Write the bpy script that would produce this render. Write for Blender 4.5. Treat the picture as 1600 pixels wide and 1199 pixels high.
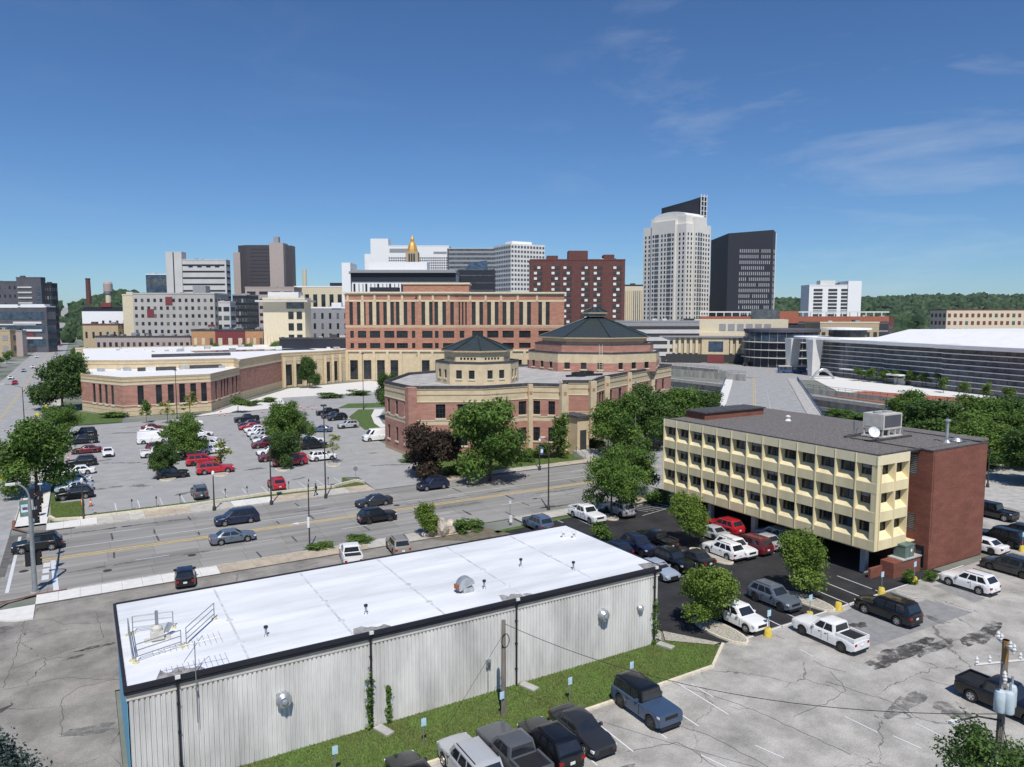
import bpy, bmesh, math, random
import numpy as np
from mathutils import Vector, Matrix
R = math.radians
YAW = R(30.5)
scene = bpy.context.scene
for o in list(bpy.data.objects): bpy.data.objects.remove(o)

# ---------------------------------------------------------------- camera, sky, sun, exposure
cam_d = bpy.data.cameras.new('camera'); cam = bpy.data.objects.new('camera', cam_d)
scene.collection.objects.link(cam); scene.camera = cam
cam_d.sensor_fit = 'HORIZONTAL'; cam_d.sensor_width = 36.0; cam_d.lens = 36.0*1148/1600
cam_d.clip_start = 0.5; cam_d.clip_end = 30000
cam.location = (0, 0, 25.5)
cam.rotation_euler = (R(90) - math.atan(107.5/1148), 0, -YAW)

SUN_EL, SUN_AZ = R(57), math.atan2(0.40, 0.917)      # light travels towards (+0.40,+0.917) on the ground
world = bpy.data.worlds.new('World'); scene.world = world; world.use_nodes = True
wn = world.node_tree; wn.nodes.clear()
wo = wn.nodes.new('ShaderNodeOutputWorld'); wb = wn.nodes.new('ShaderNodeBackground')
sky = wn.nodes.new('ShaderNodeTexSky'); sky.sky_type = 'NISHITA'; sky.sun_disc = False
sky.sun_elevation = SUN_EL; sky.sun_rotation = math.atan2(-0.40, -0.917)
sky.altitude = 300; sky.air_density = 1.0; sky.dust_density = 0.0; sky.ozone_density = 2.6
wb.inputs['Strength'].default_value = 0.085
# thin cirrus: noise stretched in direction space
tc = wn.nodes.new('ShaderNodeTexCoord'); mp = wn.nodes.new('ShaderNodeMapping')
mp.inputs['Rotation'].default_value = (0, 0, R(-30)); mp.inputs['Scale'].default_value = (2.2, 2.2, 9.0); mp.inputs['Location'].default_value = (5.4, 2.7, 0.2)
nz = wn.nodes.new('ShaderNodeTexNoise'); nz.inputs['Scale'].default_value = 1.7; nz.inputs['Detail'].default_value = 9; nz.inputs['Roughness'].default_value = 0.62
nz.inputs['Distortion'].default_value = 0.5
rp = wn.nodes.new('ShaderNodeValToRGB'); rp.color_ramp.elements[0].position = 0.53; rp.color_ramp.elements[1].position = 0.95
rp.color_ramp.elements[1].color = (0.5, 0.5, 0.5, 1)
mx = wn.nodes.new('ShaderNodeMix'); mx.data_type = 'RGBA'
mx.inputs['B'].default_value = (8.2, 8.8, 9.6, 1)
L = wn.links.new
L(tc.outputs['Generated'], mp.inputs['Vector']); L(mp.outputs[0], nz.inputs['Vector'])
dt = wn.nodes.new('ShaderNodeVectorMath'); dt.operation = 'DOT_PRODUCT'; dt.inputs[1].default_value = (0.8347, 0.5095, 0.2089)   # the cirrus bank lies to the east
cm = wn.nodes.new('ShaderNodeMapRange'); cm.inputs['From Min'].default_value = 0.90; cm.inputs['From Max'].default_value = 0.985; cm.inputs['To Min'].default_value = 0.12
cmu = wn.nodes.new('ShaderNodeMath'); cmu.operation = 'MULTIPLY'
L(tc.outputs['Generated'], dt.inputs[0]); L(dt.outputs['Value'], cm.inputs['Value'])
L(nz.outputs['Fac'], rp.inputs[0]); L(rp.outputs[0], cmu.inputs[0]); L(cm.outputs[0], cmu.inputs[1]); L(cmu.outputs[0], mx.inputs['Factor'])
tint = wn.nodes.new('ShaderNodeMix'); tint.data_type = 'RGBA'; tint.blend_type = 'MULTIPLY'; tint.inputs['Factor'].default_value = 1.0; tint.inputs['B'].default_value = (0.58, 0.83, 1.14, 1)   # deep clear-day blue
L(sky.outputs[0], tint.inputs['A']); L(tint.outputs['Result'], mx.inputs['A']); L(mx.outputs['Result'], wb.inputs['Color'])
L(wb.outputs[0], wo.inputs['Surface'])

sun_d = bpy.data.lights.new('sun', 'SUN'); sun_d.energy = 4.6; sun_d.angle = R(0.55); sun_d.color = (1.0, 0.955, 0.89)
sun = bpy.data.objects.new('sun', sun_d); scene.collection.objects.link(sun)
d = Vector((0.40*math.cos(SUN_EL), 0.917*math.cos(SUN_EL), -math.sin(SUN_EL)))
sun.rotation_euler = d.to_track_quat('-Z', 'Y').to_euler(); sun.location = (0, 0, 300)
scene.view_settings.view_transform = 'Standard'; scene.view_settings.look = 'None'
scene.view_settings.exposure = 0.0; scene.view_settings.gamma = 1.0
scene.view_settings.use_curve_mapping = False
scene.render.engine = 'CYCLES'
scene.cycles.max_bounces = 5; scene.cycles.transparent_max_bounces = 6

# ---------------------------------------------------------------- materials
MATS = {}
def pm(name, col, rough=0.8, var=0.12, scale=1.5, bump=0.0, bscale=20.0, metal=0.0, spec=0.35, coat=0.0, rnd=0.0, detail=5, col2=None, streak=None):
    """procedural material: base colour broken by noise in object space, optional per-object variation and bump"""
    m = bpy.data.materials.new(name); m.use_nodes = True; nt = m.node_tree; nt.nodes.clear()
    N = nt.nodes.new; K = nt.links.new
    out = N('ShaderNodeOutputMaterial'); b = N('ShaderNodeBsdfPrincipled'); K(b.outputs[0], out.inputs[0])
    b.inputs['Roughness'].default_value = rough; b.inputs['Metallic'].default_value = metal
    b.inputs['Specular IOR Level'].default_value = spec; b.inputs['Coat Weight'].default_value = coat
    b.inputs['Coat Roughness'].default_value = 0.06
    geo = N('ShaderNodeNewGeometry')
    n1 = N('ShaderNodeTexNoise'); n1.inputs['Scale'].default_value = scale; n1.inputs['Detail'].default_value = detail; n1.inputs['Roughness'].default_value = 0.65
    vec = geo.outputs['Position']
    if streak:
        mpn = N('ShaderNodeMapping'); mpn.inputs['Scale'].default_value = streak; K(vec, mpn.inputs['Vector']); vec = mpn.outputs[0]
    K(vec, n1.inputs['Vector'])
    mix = N('ShaderNodeMix'); mix.data_type = 'RGBA'
    c2 = col2 if col2 else tuple(max(0, c*(1-2.2*var)) for c in col)
    c1 = tuple(min(1, c*(1+var)) for c in col)
    mix.inputs['A'].default_value = (*c1, 1); mix.inputs['B'].default_value = (*c2, 1)
    rr = N('ShaderNodeValToRGB'); rr.color_ramp.elements[0].position = 0.36; rr.color_ramp.elements[1].position = 0.72
    K(n1.outputs['Fac'], rr.inputs[0]); K(rr.outputs[0], mix.inputs['Factor'])
    colout = mix.outputs['Result']
    if rnd > 0:
        oi = N('ShaderNodeObjectInfo'); mr = N('ShaderNodeMapRange')
        mr.inputs['To Min'].default_value = 1-rnd; mr.inputs['To Max'].default_value = 1+rnd
        K(oi.outputs['Random'], mr.inputs['Value'])
        mu = N('ShaderNodeMix'); mu.data_type = 'RGBA'; mu.blend_type = 'MULTIPLY'; mu.inputs['Factor'].default_value = 1
        K(colout, mu.inputs['A']); K(mr.outputs[0], mu.inputs['B']); colout = mu.outputs['Result']
    K(colout, b.inputs['Base Color'])
    if bump > 0:
        n2 = N('ShaderNodeTexNoise'); n2.inputs['Scale'].default_value = bscale; n2.inputs['Detail'].default_value = 4
        K(geo.outputs['Position'], n2.inputs['Vector'])
        bp = N('ShaderNodeBump'); bp.inputs['Strength'].default_value = bump; bp.inputs['Distance'].default_value = 0.05
        K(n2.outputs['Fac'], bp.inputs['Height']); K(bp.outputs[0], b.inputs['Normal'])
    MATS[name] = m; return m
def glassm(name, col=(0.02, 0.025, 0.03), rough=0.08, spec=0.6):
    return pm(name, col, rough=rough, var=0.3, scale=0.35, spec=spec)
def cracked(name, col, dark, cell=7.0, width=0.012, var=0.14, stain=0.5, rough=0.9, wob=1.4):
    """paving with branching cracks and soft stains"""
    m = pm(name, col, rough=rough, var=var, scale=0.35, bump=0.25, bscale=14, detail=9)
    nt = m.node_tree; N = nt.nodes.new; K = nt.links.new
    b = [n for n in nt.nodes if n.type == 'BSDF_PRINCIPLED'][0]
    src = b.inputs['Base Color'].links[0].from_socket
    geo = N('ShaderNodeNewGeometry'); nz = N('ShaderNodeTexNoise'); nz.inputs['Scale'].default_value = 0.9; nz.inputs['Detail'].default_value = 6
    K(geo.outputs['Position'], nz.inputs['Vector'])
    ad = N('ShaderNodeVectorMath'); ad.operation = 'MULTIPLY_ADD'; ad.inputs[1].default_value = (wob, wob, 0)
    K(nz.outputs['Color'], ad.inputs[0]); K(geo.outputs['Position'], ad.inputs[2])
    vo = N('ShaderNodeTexVoronoi'); vo.feature = 'DISTANCE_TO_EDGE'; vo.inputs['Scale'].default_value = 1/cell
    K(ad.outputs[0], vo.inputs['Vector'])
    # crack width fades in and out
    n3 = N('ShaderNodeTexNoise'); n3.inputs['Scale'].default_value = 0.22; K(geo.outputs['Position'], n3.inputs['Vector'])
    mr = N('ShaderNodeMapRange'); mr.inputs['From Min'].default_value = 0.42; mr.inputs['From Max'].default_value = 0.66
    mr.inputs['To Min'].default_value = 0.0; mr.inputs['To Max'].default_value = width
    K(n3.outputs['Fac'], mr.inputs['Value'])
    lt = N('ShaderNodeMath'); lt.operation = 'LESS_THAN'; K(vo.outputs['Distance'], lt.inputs[0]); K(mr.outputs[0], lt.inputs[1])
    # fine grain and soft stains
    n4 = N('ShaderNodeTexNoise'); n4.inputs['Scale'].default_value = 9.0; n4.inputs['Detail'].default_value = 8; K(geo.outputs['Position'], n4.inputs['Vector'])
    g = N('ShaderNodeMapRange'); g.inputs['From Min'].default_value = 0.3; g.inputs['From Max'].default_value = 0.7; g.inputs['To Min'].default_value = 0.82; g.inputs['To Max'].default_value = 1.14
    K(n4.outputs['Fac'], g.inputs['Value'])
    mu = N('ShaderNodeMix'); mu.data_type = 'RGBA'; mu.blend_type = 'MULTIPLY'; mu.inputs['Factor'].default_value = 1
    K(src, mu.inputs['A']); K(g.outputs[0], mu.inputs['B'])
    m2 = N('ShaderNodeMix'); m2.data_type = 'RGBA'; m2.inputs['B'].default_value = (*dark, 1)
    sm = N('ShaderNodeMath'); sm.operation = 'MULTIPLY'; sm.inputs[1].default_value = 0.8; K(lt.outputs[0], sm.inputs[0])
    K(sm.outputs[0], m2.inputs['Factor']); K(mu.outputs['Result'], m2.inputs['A']); K(m2.outputs['Result'], b.inputs['Base Color'])
    return m
def brickm(name, c1, c2, mortar, sx=0.22, sy=0.075):
    m = pm(name, c1, rough=0.9, var=0.1)
    nt = m.node_tree; N = nt.nodes.new; K = nt.links.new
    b = [n for n in nt.nodes if n.type == 'BSDF_PRINCIPLED'][0]
    tcn = N('ShaderNodeNewGeometry'); sep = N('ShaderNodeSeparateXYZ'); K(tcn.outputs['Position'], sep.inputs[0])
    a = N('ShaderNodeMath'); a.operation = 'ADD'; K(sep.outputs[0], a.inputs[0]); K(sep.outputs[1], a.inputs[1])
    cb = N('ShaderNodeCombineXYZ'); K(a.outputs[0], cb.inputs[0]); K(sep.outputs[2], cb.inputs[1])
    br = N('ShaderNodeTexBrick'); br.inputs['Scale'].default_value = 1.0; br.inputs['Brick Width'].default_value = sx; br.inputs['Row Height'].default_value = sy
    br.inputs['Mortar Size'].default_value = 0.008; br.inputs['Color1'].default_value = (*c1, 1); br.inputs['Color2'].default_value = (*c2, 1); br.inputs['Mortar'].default_value = (*mortar, 1)
    K(cb.outputs[0], br.inputs['Vector'])
    n = N('ShaderNodeTexNoise'); n.inputs['Scale'].default_value = 0.5; n.inputs['Detail'].default_value = 6
    mp = N('ShaderNodeMapping'); mp.inputs['Scale'].default_value = (1, 1, 3.0); K(tcn.outputs['Position'], mp.inputs['Vector']); K(mp.outputs[0], n.inputs['Vector'])
    g = N('ShaderNodeMapRange'); g.inputs['From Min'].default_value = 0.3; g.inputs['From Max'].default_value = 0.7; g.inputs['To Min'].default_value = 0.8; g.inputs['To Max'].default_value = 1.15
    K(n.outputs['Fac'], g.inputs['Value'])
    mu = N('ShaderNodeMix'); mu.data_type = 'RGBA'; mu.blend_type = 'MULTIPLY'; mu.inputs['Factor'].default_value = 1
    K(br.outputs['Color'], mu.inputs['A']); K(g.outputs[0], mu.inputs['B']); K(mu.outputs['Result'], b.inputs['Base Color'])
    return m

M = MATS
def stainm(name, col):
    """patchy damp stain: dark film broken up by noise, see-through elsewhere"""
    m = pm(name, col, rough=0.75, var=0.3, scale=1.2); nt = m.node_tree; N = nt.nodes.new; K = nt.links.new
    b = [n for n in nt.nodes if n.type == 'BSDF_PRINCIPLED'][0]; out = [n for n in nt.nodes if n.type == 'OUTPUT_MATERIAL'][0]
    g = N('ShaderNodeNewGeometry'); nz = N('ShaderNodeTexNoise'); nz.inputs['Scale'].default_value = 0.9; nz.inputs['Detail'].default_value = 9; nz.inputs['Roughness'].default_value = 0.7; K(g.outputs['Position'], nz.inputs['Vector'])
    mr = N('ShaderNodeMapRange'); mr.inputs['From Min'].default_value = 0.40; mr.inputs['From Max'].default_value = 0.56; mr.inputs['To Max'].default_value = 0.85; K(nz.outputs['Fac'], mr.inputs['Value'])
    t = N('ShaderNodeBsdfTransparent'); mx_ = N('ShaderNodeMixShader'); K(mr.outputs[0], mx_.inputs[0]); K(t.outputs[0], mx_.inputs[1]); K(b.outputs[0], mx_.inputs[2]); K(mx_.outputs[0], out.inputs[0])
stainm('stain_film', (0.075, 0.072, 0.07)); stainm('stain_soft', (0.20, 0.195, 0.185))
pm('soil', (0.16, 0.14, 0.10), var=0.2); pm('city_ground', (0.20, 0.20, 0.19), var=0.25, scale=0.05, col2=(0.07, 0.10, 0.045))
cracked('lot_pale', (0.385, 0.37, 0.34), (0.12, 0.115, 0.11), cell=7.5, width=0.006, var=0.2)
cracked('lot_grey', (0.265, 0.247, 0.222), (0.05, 0.045, 0.04), cell=8.0, width=0.006, var=0.2)
cracked('lot_north', (0.33, 0.33, 0.325), (0.16, 0.155, 0.15), cell=9.0, width=0.004, var=0.07)
cracked('asphalt_black', (0.030, 0.030, 0.032), (0.02, 0.02, 0.02), cell=9, width=0.003, var=0.25)
pm('patch_grey', (0.25, 0.25, 0.25), var=0.1); pm('patch_dark', (0.085, 0.085, 0.085), var=0.3, scale=1.2)
pm('road_joint', (0.13, 0.125, 0.12), var=0.2)
pm('road_slab', (0.265, 0.257, 0.24), var=0.16, scale=0.5, bump=0.15, rnd=0.09, detail=8, streak=(0.12, 1.6, 1))
pm('bridge_deck', (0.33, 0.33, 0.325), var=0.12, scale=0.5)
pm('walk_slab', (0.47, 0.45, 0.40), var=0.1, scale=0.8, rnd=0.07, detail=7)
pm('walk_tan', (0.45, 0.38, 0.29), var=0.12, scale=0.8, rnd=0.06); pm('walk_new', (0.66, 0.65, 0.62), var=0.05, rnd=0.03)
pm('curb', (0.50, 0.47, 0.41), var=0.15, scale=3); pm('curb_cream', (0.66, 0.60, 0.47), var=0.1, scale=3); pm('curb_red', (0.22, 0.09, 0.06), var=0.15)
pm('gravel', (0.42, 0.39, 0.33), var=0.3, scale=9, bump=0.6, bscale=30)
pm('paint_white', (0.74, 0.74, 0.72), var=0.12, scale=4); pm('paint_yellow', (0.50, 0.36, 0.13), var=0.2, scale=2, col2=(0.36, 0.31, 0.21))
pm('tar', (0.085, 0.083, 0.08), var=0.3)
pm('turf', (0.075, 0.125, 0.03), var=0.3, scale=1.2, bump=0.4, bscale=25, col2=(0.045, 0.07, 0.018))
pm('turf_blade', (0.115, 0.18, 0.04), var=0.3, scale=0.35, col2=(0.15, 0.15, 0.05)); pm('water', (0.03, 0.04, 0.035), rough=0.08, spec=0.5)
pm('concrete', (0.42, 0.41, 0.385), var=0.14, scale=0.9, bump=0.1); pm('concrete_wall', (0.36, 0.35, 0.32), var=0.22, scale=0.4, streak=(1, 1, 0.2))
pm('concrete_white', (0.66, 0.655, 0.63), var=0.06); pm('stone_rock', (0.50, 0.44, 0.36), var=0.25, scale=2.5, bump=0.8, bscale=5)
pm('membrane', (0.69, 0.705, 0.725), rough=0.55, var=0.10, scale=0.35, detail=9, streak=(0.25, 1.2, 1)); pm('seam', (0.56, 0.57, 0.59), var=0.15)
pm('roof_white', (0.76, 0.76, 0.75), rough=0.6, var=0.025, scale=0.3); pm('roof_grey', (0.40, 0.39, 0.37), var=0.15, scale=0.5)
pm('roof_gravel', (0.17, 0.155, 0.145), var=0.4, scale=5.5, bump=0.8, bscale=12, detail=9); pm('roof_dark', (0.07, 0.07, 0.075), var=0.25)
pm('metal_black', (0.022, 0.022, 0.028), rough=0.45, var=0.1); pm('fascia_beige', (0.60, 0.54, 0.45), var=0.08)
pm('corrugated', (0.63, 0.62, 0.585), rough=0.5, var=0.16, scale=0.5, spec=0.4, detail=8, streak=(1, 1, 0.25)); pm('wall_blue', (0.16, 0.42, 0.58), var=0.1)
pm('galv', (0.50, 0.52, 0.53), rough=0.35, metal=0.6, var=0.15); pm('rust', (0.32, 0.12, 0.05), var=0.3, scale=6)
pm('steel_grey', (0.30, 0.32, 0.33), rough=0.4, metal=0.4, var=0.1); pm('pole_dark', (0.05, 0.045, 0.04), rough=0.5, var=0.1); pm('pole_green', (0.07, 0.11, 0.09), rough=0.5)
pm('pole_grey', (0.33, 0.35, 0.35), rough=0.4, metal=0.5, var=0.1); pm('wood_pole', (0.22, 0.19, 0.16), var=0.25, scale=2, streak=(8, 8, 0.4)); pm('wood_brown', (0.25, 0.15, 0.06), var=0.25, streak=(8, 8, 0.4))
pm('cream', (0.74, 0.635, 0.385), rough=0.75, var=0.08, scale=0.6, streak=(1, 1, 0.25), detail=8); pm('cream_light', (0.75, 0.66, 0.44), rough=0.75, var=0.03)
brickm('brick_dark', (0.25, 0.078, 0.045), (0.17, 0.05, 0.034), (0.16, 0.11, 0.09))
brickm('brick_pink', (0.45, 0.215, 0.16), (0.38, 0.175, 0.13), (0.40, 0.27, 0.22)); brickm('brick_orange', (0.45, 0.20, 0.125), (0.39, 0.165, 0.105), (0.42, 0.28, 0.22))
brickm('brick_brown', (0.15, 0.05, 0.042), (0.12, 0.04, 0.036), (0.14, 0.09, 0.08))
pm('tan_stone', (0.60, 0.49, 0.32), var=0.07, scale=0.7); pm('tan_dark', (0.47, 0.37, 0.235), var=0.08); pm('tan_pale', (0.66, 0.58, 0.42), var=0.06)
pm('green_metal', (0.052, 0.063, 0.062), rough=0.4, metal=0.25, var=0.12); pm('green_ridge', (0.03, 0.05, 0.046), rough=0.4, metal=0.25)
glassm('glass'); glassm('glass_blue', (0.05, 0.08, 0.12)); glassm('glass_grey', (0.10, 0.11, 0.12), rough=0.15); pm('frame_dark', (0.05, 0.05, 0.05), rough=0.5)
pm('white_wall', (0.70, 0.69, 0.66), var=0.05, scale=0.1); pm('white_bright', (0.80, 0.80, 0.80), var=0.03); pm('grey_wall', (0.45, 0.43, 0.40), var=0.06, scale=0.1)
pm('grey_pale', (0.56, 0.55, 0.53), var=0.05, scale=0.1); pm('grey_mid', (0.30, 0.30, 0.31), var=0.08); pm('grey_dark', (0.10, 0.10, 0.115), var=0.1, scale=0.2); pm('charcoal', (0.028, 0.03, 0.04), rough=0.5, var=0.1)
pm('pink_granite', (0.42, 0.35, 0.32), var=0.06); pm('tower_white', (0.71, 0.68, 0.62), var=0.04, scale=0.05); pm('tower_brown', (0.075, 0.065, 0.07), rough=0.35, var=0.1)
pm('red_brick_plain', (0.38, 0.13, 0.08), var=0.12); pm('maroon', (0.20, 0.05, 0.055), var=0.1); pm('orange_tan', (0.50, 0.27, 0.14), var=0.1); pm('gold', (0.62, 0.36, 0.10), rough=0.4, metal=0.3)
pm('sign_blue', (0.45, 0.66, 0.75)); pm('sign_white', (0.8, 0.8, 0.8)); pm('sign_yellow', (0.72, 0.66, 0.04)); pm('sign_navy', (0.05, 0.10, 0.22)); pm('orange', (0.80, 0.16, 0.05)); pm('red_paint', (0.6, 0.04, 0.04))
pm('rail_foot', (0.60, 0.54, 0.32)); pm('bollard_yellow', (0.62, 0.47, 0.08), var=0.15, scale=5); pm('box_green', (0.13, 0.19, 0.165), rough=0.5); pm('unit_beige', (0.55, 0.53, 0.47), rough=0.5, var=0.08); pm('transformer', (0.50, 0.58, 0.62), rough=0.4)
pm('tyre', (0.018, 0.018, 0.018), rough=0.8); pm('rim', (0.48, 0.48, 0.50), rough=0.3, metal=0.7); pm('rim_dark', (0.08, 0.08, 0.085), rough=0.35, metal=0.6); pm('trim', (0.02, 0.02, 0.022), rough=0.55)
pm('car_glass', (0.02, 0.024, 0.03), rough=0.03, spec=0.9); pm('lamp_clear', (0.75, 0.76, 0.78), rough=0.15); pm('lamp_red', (0.35, 0.015, 0.015), rough=0.2); pm('plate', (0.7, 0.72, 0.74))
PAINT = {'white': (0.78, 0.78, 0.77), 'black': (0.005, 0.005, 0.006), 'silver': (0.46, 0.47, 0.48), 'grey': (0.10, 0.105, 0.115), 'dark grey': (0.028, 0.029, 0.032), 'navy': (0.014, 0.02, 0.05),
         'slate blue': (0.09, 0.13, 0.20), 'red': (0.42, 0.015, 0.025), 'maroon': (0.14, 0.012, 0.02), 'light blue': (0.36, 0.42, 0.50), 'tan': (0.30, 0.27, 0.22), 'blue': (0.05, 0.085, 0.15), 'steel': (0.12, 0.145, 0.18)}
for k, v in PAINT.items(): pm('paint_'+k, v, rough=0.32, var=0.02, spec=0.5, coat=0.7, metal=0.15 if k not in ('white', 'black', 'red') else 0.0)
pm('bark', (0.10, 0.075, 0.055), var=0.25, scale=4)

# ---------------------------------------------------------------- mesh helpers
COL = scene.collection
class MB:
    """collects geometry; build() links it as ONE mesh object"""
    def __init__(s): s.v = []; s.f = []; s.m = []
    def face(s, pts, mi=0):
        i = len(s.v); s.v += [tuple(p) for p in pts]; s.f.append(tuple(range(i, i+len(pts)))); s.m.append(mi)
    def box(s, x0, x1, y0, y1, z0, z1, mi=0):
        i = len(s.v)
        s.v += [(x0,y0,z0),(x1,y0,z0),(x1,y1,z0),(x0,y1,z0),(x0,y0,z1),(x1,y0,z1),(x1,y1,z1),(x0,y1,z1)]
        for q in ((0,3,2,1),(4,5,6,7),(0,1,5,4),(1,2,6,5),(2,3,7,6),(3,0,4,7)): s.f.append(tuple(i+k for k in q)); s.m.append(mi)
        return s
    def prism(s, poly, z0, z1, mi=0, mtop=None, bottom=True):
        n = len(poly); i = len(s.v)
        s.v += [(p[0], p[1], z0) for p in poly] + [(p[0], p[1], z1) for p in poly]
        for k in range(n): s.f.append((i+k, i+(k+1) % n, i+n+(k+1) % n, i+n+k)); s.m.append(mi)
        s.f.append(tuple(i+n+k for k in range(n))); s.m.append(mi if mtop is None else mtop)
        if bottom: s.f.append(tuple(i+k for k in reversed(range(n)))); s.m.append(mi)
        return s
    def rings(s, rings, mi=0, cap0=True, cap1=True, closed=True):
        n = len(rings[0]); i = len(s.v)
        for r in rings: s.v += [tuple(p) for p in r]
        for a in range(len(rings)-1):
            for k in range(n if closed else n-1):
                k2 = (k+1) % n
                s.f.append((i+a*n+k, i+a*n+k2, i+(a+1)*n+k2, i+(a+1)*n+k)); s.m.append(mi)
        if cap0: s.f.append(tuple(i+k for k in reversed(range(n)))); s.m.append(mi)
        if cap1: s.f.append(tuple(i+(len(rings)-1)*n+k for k in range(n))); s.m.append(mi)
        return s
    def tube(s, pts, rad, n=8, mi=0):
        pts = [Vector(p) for p in pts]; rr = rad if isinstance(rad, (list, tuple)) else [rad]*len(pts); rg = []
        for k, p in enumerate(pts):
            t = (pts[min(k+1, len(pts)-1)] - pts[max(k-1, 0)]).normalized()
            a = Vector((0, 0, 1)) if abs(t.z) < 0.9 else Vector((1, 0, 0))
            u = t.cross(a).normalized(); w = t.cross(u).normalized()
            rg.append([p + (u*math.cos(q) - w*math.sin(q))*rr[k] for q in [2*math.pi*j/n for j in range(n)]])
        return s.rings(rg, mi)
    def lathe(s, prof, n=12, c=(0, 0), mi=0, a0=0.0):
        return s.rings([[(c[0]+r*math.cos(a0+2*math.pi*k/n), c[1]+r*math.sin(a0+2*math.pi*k/n), z) for k in range(n)] for r, z in prof], mi)
    def mesh(s, name, mats, smooth=None):
        me = bpy.data.meshes.new(name); me.from_pydata(s.v, [], s.f)
        for m in (mats if isinstance(mats, (list, tuple)) else [mats]): me.materials.append(M[m] if isinstance(m, str) else m)
        me.polygons.foreach_set('material_index', s.m)
        if smooth is not None:
            bm = bmesh.new(); bm.from_mesh(me); bmesh.ops.remove_doubles(bm, verts=bm.verts, dist=0.0005); bm.to_mesh(me); bm.free()
            me.polygons.foreach_set('use_smooth', [True]*len(me.polygons)); me.set_sharp_from_angle(angle=R(smooth))
        me.update(); return me
    def build(s, name, mats, parent=None, loc=(0, 0, 0), rz=0.0, smooth=None):
        return link(name, s.mesh(name, mats, smooth), parent, loc, rz)
def link(name, me, parent=None, loc=(0, 0, 0), rz=0.0):
    o = bpy.data.objects.new(name, me); COL.objects.link(o); o.location = loc; o.rotation_euler = (0, 0, rz)
    if parent is not None: o.parent = parent
    return o
def tag(o, label, cat, group=None):
    o['label'] = label; o['category'] = cat
    if group: o['group'] = group
    return o
def thing(name, label, cat, loc=(0, 0, 0), rz=0.0, group=None):
    o = bpy.data.objects.new(name, None); COL.objects.link(o); o.empty_display_size = 0.3
    o.location = loc; o.rotation_euler = (0, 0, rz); return tag(o, label, cat, group)
def struct(o): o['kind'] = 'structure'; return o
def stuff(o): o['kind'] = 'stuff'; return o
def box(name, x0, x1, y0, y1, z0, z1, mat, parent=None, loc=(0, 0, 0), rz=0.0):
    return MB().box(x0, x1, y0, y1, z0, z1).build(name, mat, parent, loc, rz)
def cw(X, Y):
    """camera-heading frame (X right, Y ahead) to world"""
    return (X*math.cos(YAW)+Y*math.sin(YAW), -X*math.sin(YAW)+Y*math.cos(YAW))
def wall(name, parent, p0, p1, z0, z1, openings, bands, mats, depth=0.22, off=0.0):
    """wall from p0 to p1 (outside on the right hand), bands = [(ztop, material index)], real openings with reveals"""
    p0 = Vector((p0[0], p0[1])); p1 = Vector((p1[0], p1[1])); Lg = (p1-p0).length; t = (p1-p0)/Lg; nrm = Vector((t.y, -t.x))
    us = sorted(set([0, Lg] + [v for o in openings for v in o[:2]])); zs = sorted(set([z0, z1] + [b[0] for b in bands if z0 < b[0] < z1] + [v for o in openings for v in o[2:4]]))
    mb = MB()
    def P(u, z, dd=0.0): q = p0 + t*u + nrm*(off-dd); return (q.x, q.y, z)
    for a, b in zip(us, us[1:]):
        for c, dz in zip(zs, zs[1:]):
            um, zm = (a+b)/2, (c+dz)/2
            if any(o[0] < um < o[1] and o[2] < zm < o[3] for o in openings): continue
            mi = next((i for zt, i in bands if zm < zt), bands[-1][1])
            mb.face([P(a, c), P(b, c), P(b, dz), P(a, dz)], mi)
    for u0, u1, a, b in [o[:4] for o in openings]:
        mi = next((i for zt, i in bands if (a+b)/2 < zt), bands[-1][1])
        mb.face([P(u0, a), P(u0, a, depth), P(u1, a, depth), P(u1, a)][::-1], mi); mb.face([P(u0, b), P(u1, b), P(u1, b, depth), P(u0, b, depth)][::-1], mi)
        mb.face([P(u0, a), P(u0, b), P(u0, b, depth), P(u0, a, depth)][::-1], mi); mb.face([P(u1, a), P(u1, a, depth), P(u1, b, depth), P(u1, b)][::-1], mi)
    return mb.build(name, mats, parent), P
def pane(parent, P, u0, u1, a, b, depth=0.22, cols=2, rows=2, glass='glass', frame='frame_dark', sill=None, name='window', bar=0.05):
    """window = frame bars with the glass as its child"""
    f = MB(); w = bar
    def bx(ua, ub, za, zb, d0, d1, mb):
        p = [P(ua, za, d0), P(ub, za, d0), P(ub, zb, d0), P(ua, zb, d0), P(ua, za, d1), P(ub, za, d1), P(ub, zb, d1), P(ua, zb, d1)]
        i = len(mb.v); mb.v += p
        for q in ((0,1,2,3),(4,7,6,5),(0,4,5,1),(1,5,6,2),(2,6,7,3),(3,7,4,0)): mb.f.append(tuple(i+k for k in q)); mb.m.append(0)
    for k in range(cols+1):
        u = u0 + (u1-u0)*k/cols; bx(max(u0, u-w/2), min(u1, u+w/2), a, b, depth-0.05, depth+0.02, f)
    for k in range(rows+1):
        z = a + (b-a)*k/rows; bx(u0, u1, max(a, z-w/2), min(b, z+w/2), depth-0.045, depth+0.02, f)
    o = f.build(name, frame, parent)
    g = MB(); g.face([P(u0, a, depth), P(u1, a, depth), P(u1, b, depth), P(u0, b, depth)]); g.build('pane', glass, o)
    if sill:
        s = MB(); bx(u0-0.12, u1+0.12, a-0.28, a-0.004, -0.14, depth, s); s.build('sill', sill, o)
    return o
def poly_area(p): return sum(p[i][0]*p[(i+1) % len(p)][1]-p[(i+1) % len(p)][0]*p[i][1] for i in range(len(p)))/2
def sheet(name, poly, z, mat, parent=None):
    if poly_area(poly) < 0: poly = poly[::-1]
    mb = MB(); mb.face([(p[0], p[1], z) for p in poly]); return mb.build(name, mat, parent)
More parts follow.
